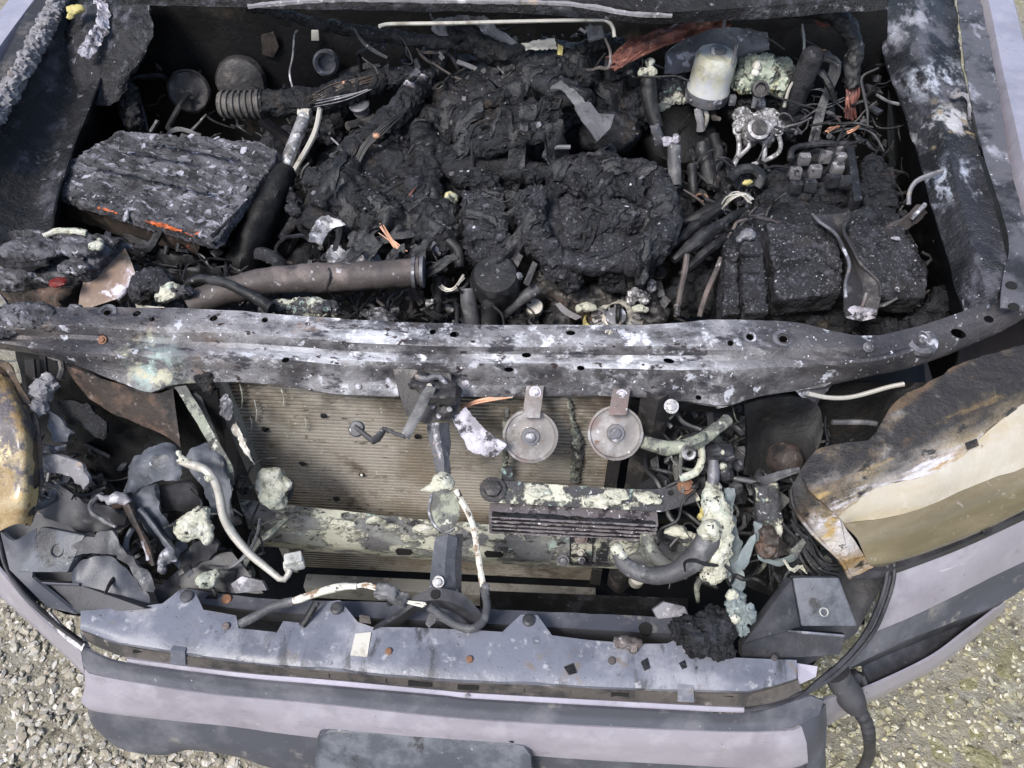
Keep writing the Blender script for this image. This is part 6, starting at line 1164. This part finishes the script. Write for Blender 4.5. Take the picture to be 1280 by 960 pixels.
part('ash_flap', rough(loft([W([(562, 521, .945), (576, 545, .93), (590, 566, .915), (622, 570, .905)]), W([(582, 511, .95), (600, 530, .94), (618, 546, .93), (632, 556, .92)])], 24, 8, .004), .004, 30, 4, .003, 90), K['ash_white'], la)
part('stay_clip', T([(540, 618, .87), (536, 636, .855), (542, 654, .84), (556, 666, .835), (568, 660, .84)], 2), K['steel_grey'], la)
part('stay_clip', rough(loft([W([(540, 616, .872), (540, 640, .85), (548, 662, .835)]), W([(556, 612, .88), (560, 640, .855), (560, 664, .838)]), W([(572, 620, .87), (575, 640, .855), (568, 658, .84)])], 18, 4, .004), .002, 40), K['foamy_hose'], la)
part('lower_stay', loft([W([(544, 672, .835), (540, 700, .81), (536, 740, .775)]), W([(560, 668, .845), (557, 700, .82), (554, 740, .785)]), W([(572, 672, .838), (570, 700, .812), (570, 742, .777)])], 18, 4, .006), K['plastic_grey'], la)
part('stay_flange', loft([W([(571, 668, .84), (569, 704, .81), (570, 744, .775)]), W([(579, 668, .835), (577, 704, .805), (577, 744, .77)])], 18, 1, .004), K['foamy_dark'], la)
cc = at(548, 727, .80); part('stay_bolt', bolt(cc, (0, -.6, .8), 5*mpp(cc), .006), K['alu'], la)
arch = loft([W([(468, 782, .775), (500, 762, .79), (520, 744, .80), (545, 735, .805), (575, 741, .80), (595, 758, .79), (608, 778, .775)]), W([(466, 788, .775), (500, 770, .79), (522, 755, .797), (546, 750, .80), (572, 756, .797), (590, 768, .787), (602, 786, .772)]), W([(478, 792, .755), (506, 776, .765), (524, 764, .77), (546, 760, .772), (568, 766, .77), (584, 778, .763), (592, 792, .75)])], 50, 4, .004)
part('foot_arch', rough(arch, .001, 30), K['plastic'], la)
cc = at(544, 743, .803); part('bolt_hole', lathe([(0, .002), (6*mpp(cc), .002), (6.4*mpp(cc), -.003)], cc, (0, -.3, 1), 14), K['hole'], la)
part('arch_tab', rough(plate(W([(531, 780, .785), (536, 768, .79), (545, 766, .79), (544, 778, .785), (536, 786, .78)]), .004), .002, 60), K['steel_grey'], la)
wh = thing('latch_wire', 'scorched white wire looping down from the latch to the tie bar', 'wire', at(600, 700, .75))
part('scorched_length', T([(570, 612, .88), (578, 628, .87), (590, 652, .855), (597, 690, .825), (603, 728, .79), (605, 738, .785)], 4, seg=8, wob=.25), K['wire_white'], wh)
part('connector', lump([('s', 606, 736, .79, 7, (.8, .8, 1.4)), ('s', 607, 744, .785, 5)], .002, .001), K['rubber_grey'], wh)
part('black_tail', T([(606, 742, .785), (609, 758, .785), (604, 776, .788), (590, 786, .79), (572, 782, .79), (552, 770, .80), (536, 758, .81)], 5.5, seg=10), K['rubber_grey'], wh)
lh = thing('lamp_harness', 'cable with scorched white sleeve lying along the left of the tie bar', 'cable', at(400, 750, .77))
part('black_end', T([(300, 780, .78), (320, 770, .785), (341, 758, .79), (366, 752, .792)], 6, seg=10), K['rubber_grey'], lh)
part('white_sleeve', T([(362, 753, .793), (380, 747, .796), (405, 739, .80), (430, 733, .803), (446, 733, .803)], [4, 5, 5.5, 5, 4], seg=10, wob=.2), K['wire_white'], lh)
part('frayed_wire', strands([(440, 733, .803), (460, 732, .805), (478, 737, .805), (505, 750, .80), (530, 756, .81)], 5, 3, 1.3), K['wire_white'], lh)
part('plug', lump([('b', 483, 741, .805, (.03, .018, .018), -.25), ('b', 500, 749, .80, (.022, .016, .016), -.3)], .0025, .001, 60), K['rubber_grey'], lh)
part('plug_drip', T([(487, 748, .80), (487, 756, .79)], 4), K['rubber'], lh)
single('frame_strut', T([(378, 782, .775), (388, 766, .785), (396, 752, .79)], 5), K['rubber'], 'short black strut behind the tallest left tab of the panel', 'strut')
single('sticker', plate([p+V((0, 0, .0)) for p in W([(444, 792, .7772), (464, 790, .7772), (459, 821, .7758), (438, 819, .7758)])], .0012), K['cream'], 'cream rectangular sticker on the grille panel', 'sticker')
single('paper_clip', plate(W([(449, 768, .785), (462, 770, .785), (464, 780, .781), (449, 778, .781)]), .003, .0008), K['brown'], 'small tan clip above the cream sticker', 'clip')
single('char_lump', lump([('s', 876, 796, .80, 30, (1, .8, .7)), ('s', 860, 790, .80, 20), ('s', 900, 808, .79, 16), ('s', 905, 790, .80, 18, (.7, 1, 1)), ('s', 892, 778, .805, 18), ('s', 912, 815, .785, 9)], .0035, .006, 50, .008, 110), K['char'], 'matt black lump of char sitting on the right of the grille panel', 'char')
single('rust_flake', lump([('s', 784, 803, .785, 14, (1.3, .7, .35)), ('s', 792, 808, .783, 8)], .003, .004, 60, .003, 130), K['rustpipe'], 'flat brown flake on the rear edge of the grille panel', 'flake')
single('melted_scrap', lump([('s', 918, 752, .82, 14, (.9, .8, 1.2)), ('s', 912, 770, .805, 10), ('s', 934, 768, .81, 12, (.8, .8, 1.3)), ('s', 926, 785, .795, 9)], .003, .007, 50, .005, 120), K['green_sheet'], 'crumpled pale green scrap behind the char lump', 'scrap')
single('melted_scrap', foamlump([('s', 915, 744, .835, 9, (1, .8, .9)), ('s', 918, 774, .815, 6)], .005), K['foam'], 'whitish knob on top of the crumpled pale green scrap', 'scrap')
single('bolt_stub', lump([('s', 540, 390-14, .90, 3)], .002, .001), K['alu'], 'tiny bright stub behind the middle of the beam', 'stub')
for (u, v, lab) in ((764, 752, 'pale angle bracket below the right cooler hose'), (310, 728, 'pale angle bracket left of the lower condenser')):
    uu = 838 if u == 764 else 310; vv = 760 if u == 764 else 728
    single('angle_bracket', plate(W([(uu-22, vv+2, .78), (uu-8, vv-8, .785), (uu+18, vv-2, .782), (uu+24, vv+10, .775), (uu-16, vv+14, .772)]), .012, .002), K['mid_ash'], lab, 'bracket')
single('capsule', lathe([(0, .0), (.012, .001), (.014, .01), (.014, .045), (.010, .05), (0, .05)], on(794, 728, -.06), (0, -.3, 1), 20), K['cream'], 'pale round capsule below the oil cooler hoses', 'capsule')
# lower right cavity
single('shroud_plate', rough(loft([W([(930, 505, .93), (980, 496, .935), (1022, 505, .925), (1030, 540, .90)]), W([(935, 548, .88), (965, 540, .88), (1000, 560, .87), (1015, 585, .86)]), W([(930, 592, .84), (960, 600, .83), (990, 604, .83), (1010, 610, .83)])], 30, 6, .004, curve=True), .003, 20), K['soot'], 'smooth dark brown plate hanging below the right of the beam', 'plate')
single('bulb_boss', rough(lathe([(0, .02), (.016, .016), (.024, .004), (.026, -.02)], at(985, 575, .875), (.1, -.7, .7), 24), .002, 40), K['brown'], 'dark shiny boss beside the inner end of the right headlight', 'boss')
mb = thing('melted_bracket', 'blackened upright bracket with melted foot beside the right headlight', 'bracket', at(965, 660, .8))
part('column', lump([('p', [(945, 606, .87), (975, 604, .87), (980, 660, .83), (978, 690, .80), (946, 688, .80)], .03)], .0035, .003, 40, .003, 110), K['foamy_dark'], mb)
part('melted_foot', lump([('s', 964, 682, .82, 18, (1, .8, .9)), ('s', 958, 668, .83, 10)], .003, .005, 50, .004, 110), K['brown'], mb)
part('pale_skin', rough(loft([W([(943, 652, .84), (944, 680, .81), (952, 702, .79), (980, 706, .785), (1000, 696, .79)]), W([(952, 656, .842), (952, 682, .815), (960, 698, .797), (982, 700, .793), (1006, 686, .80)])], 26, 3, .004), .003, 50), K['green_sheet'], mb)
part('thread', strands([(982, 700, .795), (990, 712, .79), (998, 706, .79), (1006, 716, .785)], 4, 6, .8), K['foam'], mb)
for (pts, lab) in (([(1010, 492, .95), (1036, 497, .945), (1066, 496, .945), (1110, 484, .955), (1130, 480, .96)], 'thin pale rod under the right end of the beam'), ([(1040, 528, .92), (1080, 528, .92), (1096, 530, .92)], 'dark rod behind the right headlight')):
    single('cross_rod', T(pts, 3 if 'pale' in lab else 3.5), K['pale_metal' if 'pale' in lab else 'rubber_grey'], lab, 'rod')
single('melted_wires', strands([(985, 650, .84), (1000, 672, .82), (1012, 696, .80), (1030, 712, .79), (1050, 715, .785)], 9, 14, 2.4), K['rubber'], 'tangle of melted black wires under the right headlight', 'wires')
single('pale_fragment', rough(plate(W([(988, 688, .82), (1004, 672, .83), (1008, 678, .828), (996, 696, .81)]), .003), .002, 60), K['foamy_hose'], 'pale curled fragment among the melted black wires', 'scrap')
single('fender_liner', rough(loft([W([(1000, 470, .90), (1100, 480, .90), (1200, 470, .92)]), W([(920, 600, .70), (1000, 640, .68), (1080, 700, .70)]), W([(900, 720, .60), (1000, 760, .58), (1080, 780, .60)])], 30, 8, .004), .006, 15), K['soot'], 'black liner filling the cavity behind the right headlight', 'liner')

# ================================================================ LOWER LEFT: melted shrouds in the wing cavity
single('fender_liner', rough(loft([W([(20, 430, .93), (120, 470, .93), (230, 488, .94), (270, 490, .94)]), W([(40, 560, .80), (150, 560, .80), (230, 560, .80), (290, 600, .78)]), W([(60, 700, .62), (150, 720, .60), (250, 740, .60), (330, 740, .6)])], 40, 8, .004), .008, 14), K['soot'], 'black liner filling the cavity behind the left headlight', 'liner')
single('brown_plate', rough(loft([W([(80, 456, .955), (130, 474, .95), (190, 492, .945), (216, 486, .945)]), W([(110, 500, .90), (150, 520, .89), (200, 540, .88), (226, 560, .87)])], 24, 6, .004, curve=True), .004, 20), K['brown'], 'brown scorched plate under the left of the beam', 'plate')
single('curved_panel', rough(loft([W([(70, 496, .90), (110, 510, .895), (134, 530, .88)]), W([(74, 520, .88), (104, 536, .87), (130, 548, .86)])], 16, 4, .006, curve=True, jag=.006), .006, 30, 4, .004, 80), K['char'], 'small crusted dark panel in the left wing cavity', 'panel')
single('headlamp_lump', lump([('s', 52, 490, .93, 14, (1, .8, 1.2)), ('s', 46, 512, .92, 10), ('s', 62, 480, .935, 10)], .0035, .006, 50, .006, 110), K['mid_ash'], 'crusty grey lump beside the left headlight', 'lump')
single('hanging_rod', T([(76, 448, .96), (78, 462, .95), (74, 474, .945)], 4, wob=.3), K['dark_metal'], 'short dark rod under the left end of the beam', 'rod')
single('lamp_clip', rough(loft([W([(62, 512, .915), (82, 530, .90), (88, 540, .895)]), W([(58, 530, .90), (66, 556, .88), (84, 552, .885)])], 14, 5, .004, jag=.006), .005, 50), K['plastic_grey'], 'broken grey clip just right of the left headlight', 'clip')
single('lamp_clip', rough(loft([W([(52, 556, .88), (70, 560, .88), (82, 558, .88)]), W([(50, 566, .87), (66, 568, .87), (80, 564, .87)])], 14, 3, .004), .004, 60), K['steel_grey'], 'crumpled metallic clip below the broken grey clip', 'clip')
single('melted_strap', rough(loft([W([(48, 568, .88), (80, 572, .885), (100, 586, .875), (110, 604, .86)]), W([(56, 586, .86), (80, 594, .86), (96, 606, .85), (108, 614, .845)])], 24, 4, .005, curve=True, jag=.006), .003, 40), K['mid_ash'], 'brownish grey melted strap reaching out from the left headlight', 'strap')
single('duct_panel', rough(loft([W([(54, 600, .84), (90, 620, .835), (130, 632, .825), (160, 642, .81)]), W([(46, 640, .80), (86, 660, .80), (120, 664, .79), (156, 656, .79)])], 24, 5, .004, curve=True, jag=.004), .003, 20), K['plastic'], 'smooth black duct panel above the left bracket', 'panel')
# big melted shroud
sh = thing('melted_shroud', 'warped dark grey plastic shroud in the left wing cavity', 'shroud', at(210, 640, .7))
part('hood', rough(loft([W([(154, 612, .84), (158, 588, .87), (176, 566, .90), (200, 556, .91), (220, 558, .905), (230, 575, .89)]), W([(160, 612, .86), (168, 592, .885), (186, 576, .905), (204, 570, .91), (220, 574, .905), (230, 590, .89)]), W([(168, 616, .85), (182, 606, .87), (196, 600, .885), (210, 600, .885), (222, 604, .88), (228, 604, .875)])], 34, 6, .005, curve=True, jag=.004), .003, 22, 4, .0015, 90), K['plastic_grey'], sh)
part('side_leg', rough(loft([W([(152, 610, .85), (160, 630, .83), (176, 654, .81), (204, 690, .77), (222, 712, .75)]), W([(170, 606, .86), (180, 624, .84), (196, 650, .815), (214, 676, .785), (230, 690, .765)]), W([(192, 606, .87), (194, 622, .85), (204, 642, .82), (218, 664, .79), (232, 680, .77)])], 30, 5, .005, curve=True, jag=.004), .003, 22, 4, .0015, 90), K['plastic_grey'], sh)
part('inner_face', rough(loft([W([(194, 608, .85), (226, 604, .86), (246, 612, .85)]), W([(204, 640, .80), (232, 640, .80), (252, 640, .80)])], 16, 5, .004, jag=.004), .003, 25), K['plastic'], sh)
part('right_bulge', rough(loft([W([(232, 574, .89), (244, 562, .90), (262, 556, .90), (278, 566, .89), (286, 584, .875)]), W([(236, 586, .885), (250, 576, .895), (266, 574, .895), (280, 584, .885), (290, 602, .865)]), W([(252, 606, .86), (262, 600, .865), (274, 604, .86), (284, 618, .845), (288, 634, .83)]), W([(262, 640, .80), (270, 640, .80), (278, 642, .80), (284, 648, .80), (286, 654, .8)])], 30, 6, .005, curve=True, jag=.004), .003, 22, 4, .0015, 90), K['plastic_grey'], sh)
part('torn_bottom', rough(loft([W([(220, 700, .76), (245, 676, .785), (262, 670, .79), (276, 680, .78)]), W([(226, 716, .74), (246, 704, .75), (262, 698, .755), (268, 690, .765)])], 20, 4, .005, jag=.005), .004, 30), K['plastic'], sh)
single('foam_clump', foamlump([('s', 243, 658, .81, 22, (1.1, .8, .8)), ('s', 252, 644, .82, 12), ('s', 232, 664, .80, 12), ('s', 258, 670, .80, 10)], .009), K['foam'], 'cream foam clump lodged inside the warped shroud', 'foam')
single('foam_clump', foamlump([('s', 260, 726, .77, 14, (1, .8, .8)), ('s', 268, 718, .775, 8)], .006), K['foam'], 'smaller cream foam clump at the foot of the warped shroud', 'foam')
pt = thing('bent_tube', 'silver tube bent around the warped shroud down to a grey connector', 'tube', at(300, 680, .8))
part('tube', T([(226, 576, .92), (244, 582, .92), (258, 588, .92), (268, 600, .91), (274, 618, .89), (279, 644, .865), (290, 666, .84), (308, 688, .82), (326, 704, .805), (342, 717, .795), (352, 725, .79), (358, 722, .79), (363, 712, .795)], [5, 6, 5, 5.5, 5.5, 5.5, 5.5, 5.5, 5, 5, 4.5, 4, 4], seg=12), K['pale_metal'], pt)
part('crusted_end', foamlump([('s', 228, 576, .925, 6, (1.4, .7, .7)), ('s', 262, 598, .915, 7, (1, .8, .8)), ('s', 224, 566, .93, 4)], .004), K['foam'], pt)
part('connector', box(at(368, 702, .80), (.026, .018, .026), .3, .003), K['connector'], pt)
part('connector_tab', box(at(360, 708, .795), (.012, .012, .014), .3, .002), K['connector'], pt)
part('connector_tab', box(at(377, 703, .80), (.008, .012, .016), .3, .002), K['connector'], pt)
br = thing('bone_bracket', 'twisted brown metal strut in front of the warped shroud', 'bracket', at(170, 660, .75))
part('strut', rough(T([(140, 630, .85), (156, 628, .85), (166, 646, .835), (176, 668, .815), (186, 690, .795), (190, 704, .78)], [8, 9, 9, 8, 9, 10], flat=(1, .5), seg=10), .003, 40), K['brown'], br)
part('strut_head', lump([('s', 146, 624, .86, 11, (1.6, .7, .6)), ('s', 130, 622, .855, 7, (1.4, .7, .6))], .003, .003, 50), K['mid_ash'], br)
part('bright_edge', T([(178, 676, .815), (184, 688, .80), (186, 700, .79)], 3), K['ash_white'], br)
single('melted_strut', rough(T([(174, 636, .84), (190, 654, .82), (206, 676, .80), (216, 688, .79)], [5, 7, 7, 9], flat=(1, .6), seg=10), .003, 40), K['plastic_grey'], 'melted grey strut with knobbed end right of the twisted brown strut', 'strut')
single('strut_lump', lump([('s', 214, 692, .79, 11, (1, .8, .8)), ('s', 206, 700, .78, 9), ('s', 203, 712, .77, 6)], .003, .003, 50), K['steel_grey'], 'greyish lump at the end of the melted grey strut', 'lump')
mf = loft([W([(82, 690, .82), (106, 672, .84), (116, 668, .845), (128, 666, .845), (142, 668, .84), (152, 682, .825), (166, 696, .81), (182, 712, .79), (188, 722, .78)]), W([(84, 698, .815), (108, 686, .825), (118, 686, .825), (130, 690, .82), (144, 692, .815), (156, 706, .80), (166, 720, .785), (178, 734, .775), (188, 736, .77)])], 40, 4, .004, jag=.005)
single('melted_flap', rough(mf, .004, 30, 4, .002, 80), K['rubber_grey'], 'curled grey plastic flap arching over the left bumper bracket', 'flap')
single('flap_underside', rough(loft([W([(92, 704, .80), (120, 694, .81), (146, 700, .80), (168, 726, .775), (180, 742, .765)]), W([(90, 730, .785), (110, 742, .775), (140, 750, .77), (165, 758, .765), (184, 758, .762)])], 24, 5, .004, curve=True, jag=.004), .002, 30), K['trim'], 'dusty dark panel below the curled grey flap', 'panel')
single('loop_strap', T([(166, 660, .83), (158, 676, .815), (160, 694, .80), (172, 706, .79)], 4, flat=(1, .6)), K['plastic_grey'], 'thin grey loop behind the twisted brown strut', 'strap')
single('dark_tray', rough(loft([W([(190, 740, .74), (240, 700, .75), (290, 690, .75)]), W([(200, 756, .72), (260, 740, .72), (330, 742, .72)])], 20, 5, .004), .004, 25), K['plastic'], 'black tray below the smaller foam clump', 'tray')
for (u, v, w_, lab) in ((30, 460, 12, 'dark upright bar in the left wing cavity'), (48, 452, 8, 'thinner upright bar in the left wing cavity')):
    single('upright_bar', loft([W([(u, v-10, .97), (u+w_, v-10, .97)]), W([(u+6, v+50, .88), (u+6+w_, v+50, .88)])], 3, 6, .006), K['dark_metal'], lab, 'bar')

# ================================================================ HEATER CABLE at the right corner
cb = thing('heater_cable', 'black power cable plugged into the right of the bumper', 'cable', at(1070, 900, .5))
part('plug', rough(T([(1046, 842, .66), (1054, 856, .645), (1064, 874, .625), (1072, 886, .61)], [16, 17, 18, 13], seg=14, smooth=True), .001, 40), K['plastic'], cb)
part('plug_rib', T([(1072, 842, .62), (1076, 852, .61), (1076, 862, .60)], [10, 11, 9], flat=(1, .5), seg=12), K['plastic'], cb)
P9 = [at(1074, 888, .605), at(1082, 902, .585), at(1086, 916, .56), at(1087, 930, .52)]
C9 = catmull(P9, 36); m_ = mpp(C9[18])
part('strain_relief', sweep(NB(), C9, [(9.5 if (i//3) % 2 else 8)*m_*(1-.006*i) for i in range(37)], 12, n=36), K['plastic'], cb)
part('cord', T([(1086, 922, .545), (1087, 940, .49), (1080, 958, .42), (1066, 976, .33), (1050, 1000, .2), (1030, 1030, .08)], 6.5, seg=12), K['plastic'], cb)
single('char_flake', lump([('s', 1234, 665, .818, 6, (1.2, .7, .5)), ('s', 1238, 660, .822, 3)], .002, .003, 90, .002, 160), K['char'], 'black flake on the painted corner under the right headlight', 'flake')
for (u, v, z, r, lab) in ((639, 926, .668, 4, 'largest of the black specks on the painted bumper above the plate pad'), (650, 925, .662, 2.5, 'small black speck just right of the largest speck'), (584, 865+5, .736, 4, 'pale crumb on the dark bumper strip left of centre'), (656, 888, .716, 4, 'pale crumb on the dark bumper strip near the middle')):
    single('crumb', lump([('s', u, v, z, r, (1.1, .8, .5))], .0018, .001, 90, .001, 160), K['char' if 'black' in lab else 'mid_ash'], lab, 'crumb')

# ================================================================ tangles of burnt wire and scrap that fill the gaps of the bay
K['scrap'] = island_mat('scrap', [(.020, .020, .023), (.045, .045, .05), (.012, .012, .014), (.09, .088, .095), (.03, .028, .027), (.06, .05, .045), (.10, .10, .11), (.022, .022, .025), (.03, .03, .035), (.016, .016, .018)], .5, (.025, .025, .028))
WIRES = {}; SCRAP = NB()
def tangle(box_, z0, z1, n, seed, rr=(1.0, 3.4), mats=('rubber', 'char', 'rubber_grey'), step=(.012, .034)):
    rnd = random.Random(seed); B = WIRES
    for k in range(n):
        u, v = rnd.uniform(box_[0], box_[1]), rnd.uniform(box_[2], box_[3]); p = at(u, v, rnd.uniform(z0, z1))
        d = V((rnd.gauss(0, 1), rnd.gauss(0, 1), rnd.gauss(0, .45))).normalized(); pts = [p]; st = rnd.uniform(*step)
        for i in range(rnd.randint(3, 7)):
            d = (d+V((rnd.gauss(0, .55), rnd.gauss(0, .55), rnd.gauss(0, .35)-.08))).normalized(); p = p+d*st; pts.append(p)
        m = rnd.choice(mats); r = rnd.uniform(*rr)**1.0*.0012
        if rnd.random() < .12: r *= 2
        sweep(B.setdefault(m, NB()), pts, [r*.8, r, r*1.1, r, r*.6], 6, n=min(26, 4*len(pts)), wob=.22, wf=120)
def scraps(box_, z0, z1, n, seed, s0=.004, s1=.02):
    rnd = random.Random(seed); q = SCRAP
    for k in range(n):
        c = at(rnd.uniform(box_[0], box_[1]), rnd.uniform(box_[2], box_[3]), rnd.uniform(z0, z1)); s = s0+(s1-s0)*rnd.random()**2.2
        R = Matrix.Translation(c) @ Matrix.Rotation(rnd.uniform(0, 6), 4, 'Z') @ Matrix.Rotation(rnd.uniform(-.9, .9), 4, 'X') @ Matrix.Rotation(rnd.uniform(-.9, .9), 4, 'Y')
        t = rnd.random()
        if t < .55: bmesh.ops.create_cube(q, size=1, matrix=R @ Matrix.Diagonal((s*rnd.uniform(.8, 2.2), s*rnd.uniform(.5, 1.2), s*rnd.uniform(.08, .5), 1)))
        elif t < .8: bmesh.ops.create_cone(q, cap_ends=True, segments=9, radius1=s*.5, radius2=s*.45, depth=s*rnd.uniform(.3, 2), matrix=R)
        else: bmesh.ops.create_icosphere(q, subdivisions=1, radius=s*.6, matrix=R @ Matrix.Diagonal((1.2, .8, .6, 1)))
ALLM = ('rubber', 'char', 'melt', 'rubber', 'char', 'rubber_grey', 'melt', 'rubber', 'rustpipe')
for i, (bx, z0, z1, nw, ns) in enumerate([((385, 560, 255, 345), .89, .95, 45, 100), ((800, 905, 150, 335), .82, .93, 90, 150), ((990, 1100, 40, 180), .92, 1.04, 50, 80), ((470, 790, 40, 95), 1.06, 1.12, 55, 80),
    ((150, 350, 292, 392), .84, .93, 55, 120), ((540, 830, 335, 402), .80, .89, 36, 130), ((150, 400, 70, 235), .84, .96, 50, 90), ((890, 985, 225, 300), .92, .975, 50, 70), ((1050, 1210, 160, 410), .80, .92, 60, 110), ((420, 560, 365, 400), .82, .90, 30, 60), ((820, 1000, 60, 130), .90, .97, 35, 60)]):
    tangle(bx, z0, z1, nw, 100+i, mats=ALLM); scraps(bx, z0-.02, z1-.01, ns, 200+i)
for i, (bx, z0, z1, nw, ns) in enumerate([((90, 330, 500, 740), .68, .80, 60, 150), ((20, 130, 470, 640), .76, .86, 30, 60), ((895, 1050, 560, 735), .70, .80, 50, 110), ((800, 930, 500, 620), .80, .88, 40, 60), ((920, 1090, 500, 620), .74, .84, 40, 70)]):
    tangle(bx, z0, z1, nw, 120+i, mats=('rubber', 'rubber_grey', 'plastic', 'foamy_hose', 'melt')); scraps(bx, z0-.02, z1-.02, ns, 220+i, .005, .028)
for m, b_ in WIRES.items(): setting('burnt_wires', b_, K[m], 'stuff')
rough(SCRAP, .002, 90); setting('burnt_scraps', SCRAP, K['scrap'], 'stuff', sharp=25)
